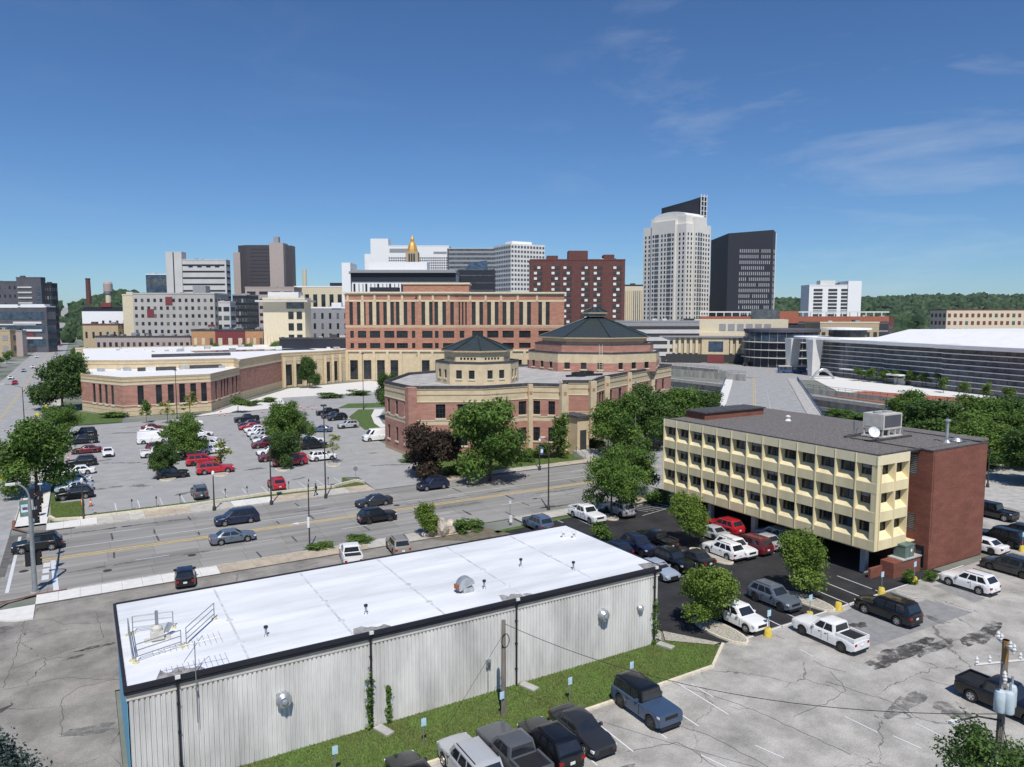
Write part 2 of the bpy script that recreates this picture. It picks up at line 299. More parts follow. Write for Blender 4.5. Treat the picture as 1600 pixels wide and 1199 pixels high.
def strip(pts, w0, w1, z, zf=None):
    """ribbon along a polyline, offsets w0..w1 to the left of travel"""
    mb = MB(); L_, R_ = [], []
    for k, p in enumerate(pts):
        a = Vector(pts[max(k-1, 0)]); b = Vector(pts[min(k+1, len(pts)-1)]); t = (b-a).normalized(); n = Vector((-t.y, t.x)); p = Vector(p)
        L_.append(p+n*w1); R_.append(p+n*w0)
    for k in range(len(pts)-1): mb.face([(*R_[k], z), (*R_[k+1], z), (*L_[k+1], z), (*L_[k], z)])
    return mb

# ================================================================ SETTING
rng = random.Random(7)
# ---- ground sheet with the river channel cut out
river_near = [cw(*p) for p in [(-10, 300), (20, 228), (50, 192), (74, 176), (104, 150), (190, 112)]]
river_far = [cw(*p) for p in [(235, 118), (136, 166), (104.7, 197), (93, 225), (76, 262), (44, 318), (-10, 372)]]
chan = river_near + river_far
outer = [cw(*p) for p in [(-9000, -400), (9000, -400), (9000, 14000), (-9000, 14000)]]
bm = bmesh.new()
def loop(pts):
    vs = [bm.verts.new((p[0], p[1], -0.1)) for p in pts]
    return [bm.edges.new((vs[i], vs[(i+1) % len(vs)])) for i in range(len(vs))]
ed = loop(outer) + loop(chan); bmesh.ops.triangle_fill(bm, edges=ed, use_beauty=True)
for f in bm.faces:
    if f.normal.z < 0: f.normal_flip()
me = bpy.data.meshes.new('ground'); bm.to_mesh(me); bm.free(); me.materials.append(M['city_ground']); struct(link('ground', me))
mb = MB()
for a, b in zip(chan, chan[1:]+chan[:1]): mb.face([(*a, -5.6), (*b, -5.6), (*b, -0.1), (*a, -0.1)]); 
rw = struct(mb.build('river_wall', 'concrete_wall'))
mb = MB()                                                        # coping along the far bank and a lower ledge
for a, b in zip(river_far, river_far[1:]):
    if a == river_far[3]: continue                              # the bridge crosses here
    A, B = Vector(a), Vector(b); t = (B-A).normalized(); n = Vector((-t.y, t.x))
    for o0, o1, z0, z1 in ((-0.5, 0.9, -0.3, 0.75), (0.9, 3.2, -3.0, -2.6), (3.2, 3.6, -3.0, -1.9)):
        q = [A+n*o0, B+n*o0, B+n*o1, A+n*o1]; mb.prism([tuple(v) for v in q][::1], z0, z1)
mb.build('coping', 'concrete', rw)
struct(sheet('river', chan, -5.0, 'water'))

# ---- hills on the horizon (terrain), woods are added with the trees
def hill_h(X, Y):
    px = 800+1148*X/max(Y, 1)
    def sm(a, b, v): v = min(1, max(0, (v-a)/(b-a))); return v*v*(3-2*v)
    left = 62*sm(800, 1500, Y)*(1-0.6*sm(220, 420, px))*(0.80+0.20*math.sin(px*0.035+1.0))
    right = (72 + 7*math.sin(px*0.012+2.2))*sm(1500, 2700, Y)*sm(700, 1150, px) + 10*sm(2700, 3600, Y)
    return max(left*(1-sm(500, 800, px)), right)
nx, ny = 70, 26; V = []; Fc = []
for j in range(ny):
    Y = 850 + (4200-850)*(j/(ny-1))**1.3
    for i in range(nx):
        px = -350 + 2350*i/(nx-1); X = (px-800)/1148*Y; V.append((*cw(X, Y), hill_h(X, Y)-0.6))
for j in range(ny-1):
    for i in range(nx-1): Fc.append((j*nx+i, j*nx+i+1, (j+1)*nx+i+1, (j+1)*nx+i))
pm('hill_floor', (0.05, 0.075, 0.03), var=0.25, scale=0.02)
me = bpy.data.meshes.new('hills'); me.from_pydata(V, [], Fc); me.materials.append(M['hill_floor']); struct(link('hills', me))

# ---- paved sheets
struct(sheet('parking_lot_pale', [(13.5, 36.7), (38.6, 36.7), (42.0, 39.1), (86, 39.4), (86, 52), (112, 52), (112, -25), (4, -25), (4, 36.7)], 0.0, 'lot_pale'))
struct(sheet('parking_lot_grey', [(-60, -25), (3.9, -25), (3.9, 40), (1.0, 41.5), (1.0, 55), (41.0, 55.5), (41.0, 75.3), (-4.4, 75.3), (-7.6, 73.0), (-8.0, 66), (-60, 66)], 0.004, 'lot_grey'))
struct(sheet('parking_lot_black', [(39.6, 42.8), (42.0, 39.1), (73, 39.25), (73, 44), (86, 44), (86, 76.5), (63, 75.4), (41.1, 73.2), (41.1, 55.4), (39.4, 55)], 0.008, 'asphalt_black'))
struct(sheet('parking_lot_north', [(-4.3, 107.0), (33.2, 107.0), (34.6, 111.5), (37.0, 110.5), (36.4, 101.2), (45.5, 101.2), (48.5, 108), (51.0, 126), (51.5, 141), (54, 150), (66, 178), (82, 205), (72, 214), (20, 196), (-4.3, 194)], 0.0, 'lot_north'))
def host(o, p):
    """markings belong to the paved sheet they lie on"""
    x, y = p
    nm = 'avenue' if x < -7.4 and y > 101 else 'bridge_road' if x > 72 and y > 85 else 'main_street' if 77.5 < y < 101.1 else 'parking_lot_north' if y > 101 else 'parking_lot_grey' if x < 4 or (y > 55 and x < 41) else 'parking_lot_black' if 39.2 < y < 77.5 and x > 39 else 'parking_lot_pale'
    q = bpy.data.objects.get(nm)
    if q: o.parent = q
    else: struct(o)
    return o
# patches and stains on the pale lot
for k, pts in enumerate([['g',(1290,985),(1400,905),(1500,960),(1380,1010)]]): pass
struct(sheet('asphalt_patch', [(49.78, 37.43), (64.79, 39.52), (62.17, 36.26), (64.60, 36.19), (65.19, 32.53), (50.65, 32.92)], 0.004, 'patch_grey'))
struct(sheet('asphalt_patch', [(68.50, 37.91), (70.20, 37.48), (69.48, 33.67), (67.50, 33.63)], 0.004, 'patch_grey'))
def blob(name, c, rx, ry, rot, mat, z, seed):
    r = random.Random(seed); pts = []; ph = [(r.uniform(0, 6.28), r.uniform(0.15, 0.55)/n_, n_) for n_ in (2, 3, 4, 5, 7, 9, 13, 17, 23)]
    for k in range(90):
        a = 2*math.pi*k/90; q = 0.85+sum(m_*math.sin(n_*a+p_) for p_, m_, n_ in ph); x, y = rx*q*math.cos(a), ry*q*math.sin(a)
        pts.append((c[0]+x*math.cos(rot)-y*math.sin(rot), c[1]+x*math.sin(rot)+y*math.cos(rot)))
    mb = MB(); mb.face([(p[0], p[1], z) for p in pts]); return host(mb.build(name, mat), c)
blob('wet_stain', (52.05, 31.24), 4.0, 1.0, 0.05, 'stain_film', 0.010, 3); blob('wet_stain', (54.98, 30.75), 3.6, 0.9, 0.15, 'stain_film', 0.012, 5); blob('wet_stain', (61.20, 29.72), 3.0, 1.1, 0.1, 'stain_film', 0.010, 8)
blob('wet_stain', (54.35, 35.88), 0.9, 0.55, 0.0, 'stain_film', 0.010, 9); blob('wet_stain', (0.03, 63.25), 1.5, 0.32, 0.1, 'stain_film', 0.012, 4); blob('wet_stain', (-1.33, 62.07), 0.9, 0.22, 0.2, 'stain_film', 0.012, 6)
for k_ in range(26):                                             # oil drips, tyre wear and old wash marks
    r_ = random.Random(100+k_); x, y = r_.uniform(14, 80), r_.uniform(8, 36); blob('oil_stain', (x, y), r_.uniform(0.5, 3.4), r_.uniform(0.3, 1.1), r_.uniform(-0.3, 0.3), 'stain_soft', 0.006, 200+k_)
for k_ in range(14):
    r_ = random.Random(300+k_); blob('oil_stain', (r_.uniform(-16, 0), r_.uniform(25, 72)), r_.uniform(0.6, 3.0), r_.uniform(0.3, 1.0), r_.uniform(-0.5, 0.5), 'stain_film' if k_ % 3 == 0 else 'stain_soft', 0.008, 400+k_)
for k_ in range(30):
    r_ = random.Random(500+k_); blob('oil_stain', (r_.uniform(2, 46), r_.uniform(112, 190)), r_.uniform(0.8, 3.5), r_.uniform(0.4, 1.2), r_.uniform(-0.5, 0.5), 'stain_soft', 0.006, 600+k_)
# tar-sealed cracks wandering over the two worn lots
def crack(pts, w, z=0.012, seed=0):
    r = random.Random(seed); P = []
    for a, b in zip(pts, pts[1:]):
        n = max(2, int(math.dist(a, b)/0.5))
        for k in range(n): P.append((a[0]+(b[0]-a[0])*k/n+r.uniform(-.1, .1), a[1]+(b[1]-a[1])*k/n+r.uniform(-.1, .1)))
    P.append(pts[-1]); return host(strip(P, -w/2, w/2, z).build('tar_crack', 'tar'), pts[0])
for k, pts in enumerate([[(-5.75, 59.00), (-2.21, 58.87), (1.62, 56.30)], [(-5.09, 74.73), (-5.03, 67.66), (-5.60, 59.31)], [(-4.94, 71.84), (-3.10, 71.06), (-2.16, 69.31), (0.36, 68.27)], [(0.26, 70.62), (0.34, 67.55), (0.59, 64.75)],
        [(-5.24, 62.29), (-2.90, 63.24), (0.49, 64.41)], [(-2.08, 50.54), (-2.05, 55.75), (-1.24, 56.75), (1.08, 56.72)], [(30.93, 32.73), (31.96, 30.49), (32.47, 26.58)],
        [(34.11, 37.48), (36.61, 31.12), (37.57, 24.91)], [(45.42, 31.89), (43.87, 29.68), (41.22, 29.32), (38.12, 29.35)], [(45.75, 33.75), (45.76, 32.14), (46.29, 31.38)], [(43.82, 31.23), (45.22, 26.96), (44.78, 25.00)],
        [(26.55, 31.77), (29.81, 30.97), (29.98, 28.05)], [(50.04, 28.09), (50.99, 25.98), (52.48, 22.69)], [(63.21, 29.52), (58.70, 30.12), (53.61, 31.18)]]):
    crack(pts, 0.035, seed=k)
# faded stall lines on the pale lot and fresh ones on the black lot
def line(a, b, w=0.11, z=0.014, mat='paint_white', name='painted_line'):
    return host(strip([a, b], -w/2, w/2, z).build(name, mat), ((a[0]+b[0])/2, (a[1]+b[1])/2))
for k in range(7): line((19.0+2.62*k, 36.2), (19.0+2.62*k, 31.6), 0.09)
for a, b in [((30.04, 29.35), (30.44, 27.77)), ((33.52, 28.41), (33.95, 26.69)), ((40.93, 27.70), (41.07, 25.52)), ((41.52, 24.86), (41.73, 23.20)), ((44.07, 24.99), (44.04, 23.38)), ((35.47, 35.73), (35.48, 33.64)), ((46.43, 35.41), (46.28, 34.15)), ((63.98, 38.69), (64.10, 36.83))]: line(a, b, 0.08)
line((42.85, 38.80), (76.71, 39.47), 0.16)
for a, b in [((49.04, 44.17), (48.66, 38.65)), ((51.21, 44.08), (51.11, 39.28)), ((57.90, 42.46), (57.61, 38.78)), ((60.42, 43.44), (60.05, 39.58)), ((63.00, 44.12), (62.70, 39.63)), ((48.80, 41.40), (48.82, 40.47)), ((63.82, 55.91), (63.43, 54.02)), ((63.50, 52.96), (63.40, 52.02)),
             ((52.85, 75.25), (52.60, 69.79)), ((50.31, 74.69), (50.34, 73.03)), ((59.63, 73.38), (59.14, 70.85)), ((50.65, 54.83), (50.42, 53.64)), ((52.94, 54.38), (52.68, 53.19))]: line(a, b, 0.11)
for k in range(6):                                                # hatched bay
    a = (61.11, 73.24); b = (66.49, 73.08); t = k/5
    line((a[0]+(b[0]-a[0])*t*0.9, a[1]+1.6+(b[1]-a[1])*t), (a[0]+(b[0]-a[0])*t*0.9+1.6, a[1]-1.6+(b[1]-a[1])*t), 0.10)
line((60.39, 73.66), (65.91, 75.38), 0.1); line((60.86, 70.53), (65.88, 71.54), 0.1)
for k in range(12): line((3.2+2.75*k, 107.3), (3.2+2.75*k, 111.9), 0.13)
for xx in (4.2, 9.8, 15.0, 26.5, 31.0, 36.6):
    for k in range(12): line((xx-2.2, 122+5.2*k), (xx+2.2, 122+5.2*k), 0.10)

# ---- main street: concrete slabs in six lanes over a dark joint bed
road = struct(box('main_street', -8, 72, 77.9, 101.0, -0.3, -0.004, 'road_joint'))
rows = [(77.95, 81.5), (81.53, 85.2), (85.23, 89.3), (89.33, 92.6), (92.63, 96.6), (96.63, 100.95)]
slabs = {}
for i in range(18):
    for j, (a, b) in enumerate(rows):
        x0 = -8+4.44*i + (0.35*j)
        if j not in slabs: slabs[j] = MB().box(0, 4.41, 0, b-a, -0.05, 0.0).mesh('slab', 'road_slab')
        link('slab', slabs[j], road, (x0, a, 0.010+0.004*rng.random()))
# black sealed joints on the slabs
for k in range(15):
    x = 2.2+4.44*k
    for _ in range(2):
        y0 = rng.choice([78.5, 82, 86, 90.2, 93.5, 97.5]); MB().box(-0.1, 0.1, 0, rng.uniform(1.2, 2.8), 0, 0.008).build('joint_seal', 'tar', road, (x+rng.uniform(-.2, .2), y0, 0.014), rng.uniform(-.04, .04))
struct(sheet('street_patch', [(49.83, 88.13), (50.29, 85.38), (55.26, 85.79), (54.85, 89.10)], 0.022, 'patch_grey'))
struct(sheet('street_patch', [(36.71, 101.14), (40.77, 102.54), (42.69, 98.55), (40.00, 96.95)], 0.022, 'patch_dark')) if False else None
for y, w in ((89.3, 0.34), (88.7, 0.34)): line((-6, y), (72, y), w, 0.024, 'paint_yellow')
line((-5, 92.6), (40, 92.6), 0.14, 0.024)
for k in range(7):
    line((2+11*k, 96.6), (5.2+11*k, 96.6), 0.12, 0.024); line((4+11*k, 84.2), (7.2+11*k, 84.2), 0.12, 0.024)
line((44, 92.6), (72, 92.9), 0.14, 0.024)
for y0 in (82.2, 84.4, 86.4): MB().box(0, 0.6, 0, 1.5, 0, 0.004).build('crosswalk_bar', 'paint_white', road, (-4.2, y0, 0.022))
line((-2.9, 78.5), (-3.4, 88.6), 0.45, 0.024); line((-6.8, 80), (-6.9, 100), 0.3, 0.024)
ar = MB(); ar.face([(0, 0, 0), (1.1, 0.5, 0), (1.1, 0.2, 0), (2.6, 0.25, 0), (2.6, -0.05, 0), (1.1, -0.1, 0), (1.1, -0.5, 0)]); struct(ar.build('turn_arrow', 'paint_white', None, (*(21.07, 89.31), 0.026)))
for k_, p_ in enumerate([(-5.82, 86.13), (1.39, 82.09), (9.30, 82.90), (35.75, 91.18)]): MB().lathe([(0.42, 0.0), (0.42, 0.006), (0.0, 0.007)], 16).build('manhole_cover', 'pole_dark', road, (p_[0], p_[1], 0.018))
for k_ in range(12):
    r_ = random.Random(700+k_); blob('street_stain', (r_.uniform(-2, 70), r_.choice([80, 83.6, 87, 91, 94.6, 98.5])), r_.uniform(1.5, 6), r_.uniform(0.25, 0.6), 0, 'stain_soft', 0.020, 800+k_)
# curve and bridge beyond: continuous ribbon following the street
ctr = [(72, 89.4), (84, 90.0), (98, 93.0), (113.5, 99.5), (130.5, 111.0), (149, 126.4), (166.6, 142.1), (186, 159.2), (205.4, 176.3), (224.8, 193.6), (236.6, 203.8)]
struct(strip(ctr, -10.2, 10.2, 0.0).build('bridge_road', 'bridge_deck'))
for w, m in ((2.2, 'paint_yellow'), (2.8, 'paint_yellow'), (-1.6, 'paint_white')): struct(strip(ctr, w-0.1, w+0.1, 0.012).build('painted_line', m))
for k in range(2, 10):
    for w in (-5.8, 6.3):
        a, b = Vector(ctr[k-1]), Vector(ctr[k]); t = (b-a).normalized(); n = Vector((-t.y, t.x)); p = a+n*w; line(tuple(p), tuple(p+t*3.5), 0.14, 0.012)
br = thing('road_bridge', 'concrete road bridge with pale side walks and blue railing over the river', 'bridge', (0, 0, 0))
for w0, w1, nm in ((10.2, 13.2, 'sidewalk'), (-14.0, -10.2, 'sidewalk')):
    m_ = strip(ctr[5:], w0, w1, 0.16); m_.build(nm, 'walk_new' if w0 > 0 else 'concrete', br)
strip(ctr[5:], -14.3, 13.5, -0.45).build('deck', 'concrete_wall', br)
for sgn in (-1, 1):
    for k in range(5, len(ctr)-1):
        a, b = Vector(ctr[k]), Vector(ctr[k+1]); t = (b-a).normalized(); n = Vector((-t.y, t.x))
        r_ = MB()
        for z in (0.45, 0.8, 1.15): r_.tube([(*(a+n*(13.0 if sgn > 0 else -13.8)), z), (*(b+n*(13.0 if sgn > 0 else -13.8)), z)], 0.06, 6)
        for q in range(8):
            p = a+(b-a)*q/8+n*(13.0 if sgn > 0 else -13.8); r_.tube([(*p, 0.1), (*p, 1.2)], 0.05, 5)
        r_.build('railing', 'sign_navy', br)
# terraced flood walls on the far bank, with railings
for nm_, lb_, pts_, h_ in (('flood_wall', 'pale concrete flood wall on the far bank left of the bridge', [cw(90, 282), cw(66, 312), cw(42, 350)], 2.6), ('flood_wall', 'upper concrete retaining wall below the theatre street', [cw(88, 312), cw(74, 340), cw(56, 378)], 2.2), ('flood_wall', 'curved concrete flood wall right of the bridge', [cw(97, 240), cw(110, 214), cw(128, 196), cw(160, 182)], 1.6)):
    fw = thing(nm_, lb_, 'wall'); w_ = MB(); r_ = MB()
    for a, b in zip(pts_, pts_[1:]):
        A, B = Vector(a), Vector(b); t = (B-A).normalized(); n = Vector((-t.y, t.x))*0.25; w_.prism([tuple(A-n), tuple(B-n), tuple(B+n), tuple(A+n)], -0.2, h_)
        for k in range(13): p = A+(B-A)*k/12; r_.tube([(p.x, p.y, h_), (p.x, p.y, h_+1.1)], 0.05, 4)
        for z in (0.55, 1.1): r_.tube([(A.x, A.y, h_+z), (B.x, B.y, h_+z)], 0.05, 4)
    w_.build('wall', 'concrete_wall', fw); r_.build('railing', 'pole_dark', fw)
# cross street beyond the bridge in front of the civic hall
struct(sheet('cross_street', [cw(50, 392), cw(50, 425), cw(98, 395), cw(150, 335), cw(122, 282), cw(96, 300), cw(96, 345)], -0.05, 'bridge_deck'))

# ---- avenue on the left running away to the hill
struct(sheet('avenue', [(-26.5, 40), (-8, 40), (-8, 1500), (-26.5, 1500)], -0.008, 'bridge_deck'))
for y in range(110, 700, 14): line((-21.8, y), (-21.8, y+4), 0.15, 0.0); line((-12.6, y), (-12.6, y+4), 0.15, 0.0)
for x in (-17.7, -17.2): line((x, 108), (x, 900), 0.16, 0.0, 'paint_yellow')
line((-16.5, 176), (-8.2, 176), 0.4, 0.0); line((-26, 205), (-8.2, 205), 0.35, 0.0); line((-26, 212), (-8.2, 212), 0.35, 0.0)
for y in (330, 470, 640, 830): struct(sheet('side_street', [(-80, y), (120, y), (120, y+13), (-80, y+13)], -0.03, 'bridge_deck'))
# avenue climbing the hill
q = [(-17, 1480)]
mb = MB(); prev = None
for k in range(14):
    Y = 1000+60*k; x0, x1 = -24, -11; ca, sa = math.cos(YAW), math.sin(YAW)
    z = hill_h(x0*ca-Y*sa, x0*sa+Y*ca)+2.2
    if prev: mb.face([(x0, prev[0], prev[1]), (x1, prev[0], prev[1]), (x1, Y, z), (x0, Y, z)])
    prev = (Y, z)
struct(mb.build('hill_road', 'bridge_deck'))

# ---- pavements: slabs on a bed, kerbs as real steps
def pavement(name, x0, x1, y0, y1, step, mats, along='x', z=0.13):
    base = struct(box(name, x0, x1, y0, y1, -0.2, z-0.012, 'road_joint')); cache = {}
    n = int(((x1-x0) if along == 'x' else (y1-y0))/step); st = ((x1-x0) if along == 'x' else (y1-y0))/n
    for k in range(n):
        m_ = mats[k*len(mats)//n]
        if m_ not in cache: cache[m_] = (MB().box(0.01, st-0.01, 0.02, y1-y0-0.02, -0.05, 0) if along == 'x' else MB().box(0.02, x1-x0-0.02, 0.01, st-0.01, -0.05, 0)).mesh('slab', m_)
        link('slab', cache[m_], base, (x0+st*k, y0, z) if along == 'x' else (x0, y0+st*k, z))
    return base
pavement('pavement_north', -4.4, 36.2, 101.15, 104.4, 1.7, ['walk_new', 'walk_slab', 'walk_tan', 'walk_slab', 'walk_new', 'walk_tan', 'walk_slab', 'walk_tan'])
pavement('pavement_north_east', 45.6, 78, 101.15, 103.6, 1.7, ['walk_tan', 'walk_slab', 'walk_tan'])
pavement('pavement_south', -4.4, 40, 75.2, 77.75, 1.7, ['walk_new', 'walk_new', 'walk_tan', 'walk_tan', 'walk_slab', 'walk_tan'])
pavement('pavement_south_east', 46, 72, 75.4, 77.7, 1.7, ['walk_slab', 'walk_tan'])
pavement('pavement_avenue', -7.7, -4.5, 104.6, 260, 2.2, ['walk_new', 'walk_slab', 'walk_tan', 'walk_slab', 'walk_slab', 'walk_slab'], 'y')
pavement('pavement_avenue_west', -31, -26.8, 108, 260, 2.4, ['walk_slab', 'walk_tan'], 'y')
# corner aprons
for nm, cpt, a0, a1, rad in (('corner_apron', (-4.4, 75.2), 180, 270, 3.4), ('corner_apron', (-4.4, 104.6), 90, 180, 3.3)):
    pts = [cpt] + [(cpt[0]+rad*math.cos(R(a0+(a1-a0)*k/8)), cpt[1]+(rad if nm else 0)*math.sin(R(a0+(a1-a0)*k/8))) for k in range(9)]
    pts = pts if poly_area(pts) > 0 else pts[::-1]
    struct(MB().prism(pts, -0.2, 0.125).build(nm, 'walk_new'))
struct(strip([(-8.0, 72), (-7.9, 75.2), (-6.6, 77.2), (-4.4, 77.95), (-2.0, 78.0)], -0.15, 0.15, 0.14).build('kerb_red', 'curb_red'))
struct(strip([(-8.0, 108), (-7.8, 104.0), (-6.4, 101.6), (-4.4, 101.0), (-1.5, 100.95)], -0.15, 0.15, 0.14).build('kerb_red', 'curb_red'))
def kerb(pts, w=0.18, z=0.15, mat='curb', name='kerb'):
    o = MB()
    for a, b in zip(pts, pts[1:]):
        A, B = Vector(a), Vector(b); t = (B-A).normalized(); n = Vector((-t.y, t.x))*w/2
        o.prism([tuple(A-n), tuple(B-n+t*0.02), tuple(B+n+t*0.02), tuple(A+n)], -0.1, z)
    return struct(o.build(name, mat))
kerb([(-4.4, 101.05), (36.2, 101.05)]); kerb([(45.6, 101.05), (80, 101.9)]); kerb([(-2, 77.85), (40, 77.85)]); kerb([(46, 77.85), (71.5, 77.85)])
kerb([(-7.85, 108), (-7.85, 260)]); kerb([(14, 36.55), (29, 36.6), (38.6, 36.75), (42.0, 39.0)], 0.22, 0.15, 'curb_cream')
# low cream retaining kerb that snakes between pavement and lot lawn
kerb([(-4.2, 107.2), (-3.6, 105.4), (-1, 104.6), (4, 104.55), (12, 104.6), (17, 105.2), (22, 105.9), (27, 105.6), (31.5, 105.4), (33.2, 106.4), (35.6, 107.4), (36.3, 106.0)], 0.3, 0.42, 'curb_cream', 'retaining_kerb')
# ---- lawns (sheets) with blades as stuff
LAWNS = {'lawn_shed': [(3.9, 36.75), (14, 36.65), (29, 36.7), (38.5, 36.85), (41.6, 39.0), (38.6, 41.6), (38.0, 41.9), (1.5, 41.75), (2.5, 38)],
         'lawn_lot_edge': [(-4.1, 105), (-3.4, 104.75), (36, 104.75), (36.2, 105.7), (34.6, 111.2), (33.3, 107.0), (-0.4, 107.0), (-0.4, 115.5), (-4.3, 115.5)],
         'lawn_courthouse': [(46.2, 103.8), (78, 103.8), (79, 112), (58, 121), (50.6, 126), (49.0, 109)],
         'lawn_path': [(64.27, 190.94), (69.79, 187.69), (63.22, 174.19), (58.27, 153.31), (53.86, 155.91), (57.29, 177.69)], 'lawn_avenue': [(-4.4, 115.6), (-4.4, 200), (-3.2, 200), (-3.2, 115.6)],
         'lawn_wing': [(-4.3, 196), (8, 197), (8.4, 206), (-1, 225), (-4.3, 240)], 'lawn_verge': [(41.2, 74.2), (62, 76.3), (62, 75.3), (41.2, 73.3)], 'lawn_east': [cw(62, 112), cw(72, 88), cw(110, 92), cw(150, 108), cw(100, 150), cw(75, 175), cw(62, 150)],
         'lawn_river': [cw(107, 203), cw(120, 195), cw(135, 222), cw(118, 232)], 'lawn_court_north': [(60, 196), (76, 190), (80, 200), (66, 205)]}
def blades(name, poly, n, h, seed):
    r = np.random.default_rng(seed); xs = [p[0] for p in poly]; ys = [p[1] for p in poly]; pts = []
    while len(pts) < n:
        c = r.uniform((min(xs), min(ys)), (max(xs), max(ys)), (n, 2))
        ins = np.zeros(n, bool); m = len(poly)
        for i in range(m):
            (x1, y1), (x2, y2) = poly[i], poly[(i+1) % m]
            ins ^= ((y1 > c[:, 1]) != (y2 > c[:, 1])) & (c[:, 0] < (x2-x1)*(c[:, 1]-y1)/((y2-y1) or 1e-9)+x1)
        pts += c[ins].tolist()
    P = np.array(pts[:n]); a = r.uniform(0, 6.28, n); hh = h*r.uniform(0.5, 1.5, n); w = 0.014+0.022*r.random(n); ln = r.normal(0, 0.6*h, (n, 2))
    v = np.zeros((n, 3, 3)); dx, dy = np.cos(a)*w, np.sin(a)*w
    v[:, 0, 0] = P[:, 0]-dx; v[:, 0, 1] = P[:, 1]-dy; v[:, 1, 0] = P[:, 0]+dx; v[:, 1, 1] = P[:, 1]+dy; v[:, :2, 2] = 0.03
    v[:, 2, :2] = P+ln; v[:, 2, 2] = hh+0.03
    me = bpy.data.meshes.new(name); me.from_pydata(v.reshape(-1, 3).tolist(), [], np.arange(n*3).reshape(-1, 3).tolist()); me.materials.append(M['turf_blade'])
    o = link(name, me); stuff(o); return tag(o, {'lawn_shed': 'short green grass on the bank below the corrugated shed', 'lawn_lot_edge': 'mown grass strip between street pavement and the big parking lot', 'lawn_courthouse': 'shaded grass under the trees before the brick hall'}[name.replace('_grass', '')], 'grass')
for k, p in LAWNS.items():
    if poly_area(p) < 0: p = p[::-1]; LAWNS[k] = p
    struct(sheet(k, p, 0.03, 'turf'))
blades('lawn_shed_grass', LAWNS['lawn_shed'], 95000, 0.07, 1); blades('lawn_lot_edge_grass', LAWNS['lawn_lot_edge'], 36000, 0.08, 2); blades('lawn_courthouse_grass', LAWNS['lawn_courthouse'], 36000, 0.09, 3)
# concrete forecourt and paths by the government centre
struct(sheet('forecourt', [(20, 197), (72, 214), (84, 206), (112, 240), (96, 272), (62, 258), (42, 226), (30, 205)], 0.012, 'walk_new'))
struct(sheet('drive_court', [(52.97, 229.67), (86.91, 231.64), (78.30, 208.80), (59.35, 207.08), (47.87, 200.61)], 0.024, 'lot_north'))
struct(sheet('curved_path', [(68.00, 188.75), (70.24, 187.43), (63.77, 173.87), (60.73, 163.06), (59.68, 154.62), (57.53, 153.74), (59.04, 164.06), (62.92, 177.08)], 0.05, 'walk_new'))
struct(sheet('path_lawn', [(45.8, 101.2), (47.6, 101.2), (51.2, 121), (49.8, 121)], 0.14, 'walk_new'))
struct(sheet('terrace', [cw(105, 228), cw(112, 205), cw(160, 180), cw(205, 190), cw(175, 315), cw(122, 300)], 0.02, 'walk_new'))
struct(sheet('terrace_brick_walk', [cw(100, 232), cw(108, 212), cw(140, 205), cw(150, 214), cw(118, 245)], 0.035, 'red_brick_plain'))
struct(sheet('east_path', [cw(62, 104), cw(67, 92), cw(90, 120), cw(112, 128), cw(112, 133), cw(86, 126)], 0.04, 'concrete'))
# planted islands in the black lot: kerb ring filled with gravel
def island(c, rx, ry, rot=0.0):
    pts = [(c[0]+rx*math.cos(a)*math.cos(rot)-ry*math.sin(a)*math.sin(rot), c[1]+rx*math.cos(a)*math.sin(rot)+ry*math.sin(a)*math.cos(rot)) for a in [2*math.pi*k/20 for k in range(20)]]
    b = struct(MB().prism(pts, 0, 0.16).build('planting_island', 'curb_cream'))
    q = [((p[0]-c[0])*0.86+c[0], (p[1]-c[1])*0.93+c[1]) for p in pts]; MB().prism(q, 0.1, 0.19).build('gravel_bed', 'gravel', b)
island((43.6, 40.9), 1.1, 2.9); island((55.0, 41.2), 1.0, 2.6); island((56.6, 54.6), 1.1, 3.0); island((56.6, 72.0), 1.0, 1.6)
for c in ((10.91, 124.16), (18.58, 123.38), (28.08, 122.31), (36.37, 121.65), (15.46, 141.13)): island(c, 1.2, 1.5)
struct(sheet('gravel_strip', [(38.3, 41.9), (39.4, 43.2), (39.3, 55), (38.2, 55)], 0.03, 'gravel'))
struct(sheet('gravel_strip', [(38.6, 41.8), (41.3, 39.3), (42.0, 39.3), (39.6, 43.2)], 0.034, 'gravel'))
struct(sheet('planting_bed', [(32.86, 76.93), (40.45, 77.90), (42.48, 72.12), (38.75, 71.50), (34.37, 74.07)], 0.03, 'soil'))

# ================================================================ METAL SHED
SX0, SX1, SY0, SY1, SH = 1.3, 37.7, 41.85, 54.4, 6.2
shed = thing('metal_shed', 'long corrugated white metal shed with flat white roof and black eaves', 'shed', (SX0, SY0, 0))
W_, D_ = SX1-SX0, SY1-SY0
def corr(p0, p1, z0, z1, per=0.26, dep=0.085):
    mb = MB(); p0 = Vector(p0); p1 = Vector(p1); Lg = (p1-p0).length; t = (p1-p0)/Lg; n = Vector((t.y, -t.x)); prof = []
    k = 0
    while k*per < Lg:
        for f, o in ((0.0, 0), (0.22, 0), (0.34, dep), (0.90, dep), (1.0, 0)): prof.append((min(Lg, (k+f)*per), o))
        k += 1
    for (a, oa), (b, ob) in zip(prof, prof[1:]):
        if b-a < 1e-6: continue
        A = p0+t*a+n*oa; B = p0+t*b+n*ob; mb.face([(*A, z0), (*B, z0), (*B, z1), (*A, z1)])
    return mb
corr((0, 0), (W_, 0), -0.3, SH-0.75).build('front_wall', 'corrugated', shed)
corr((W_, 0), (W_, D_), -0.3, SH-0.75).build('end_wall', 'corrugated', shed)
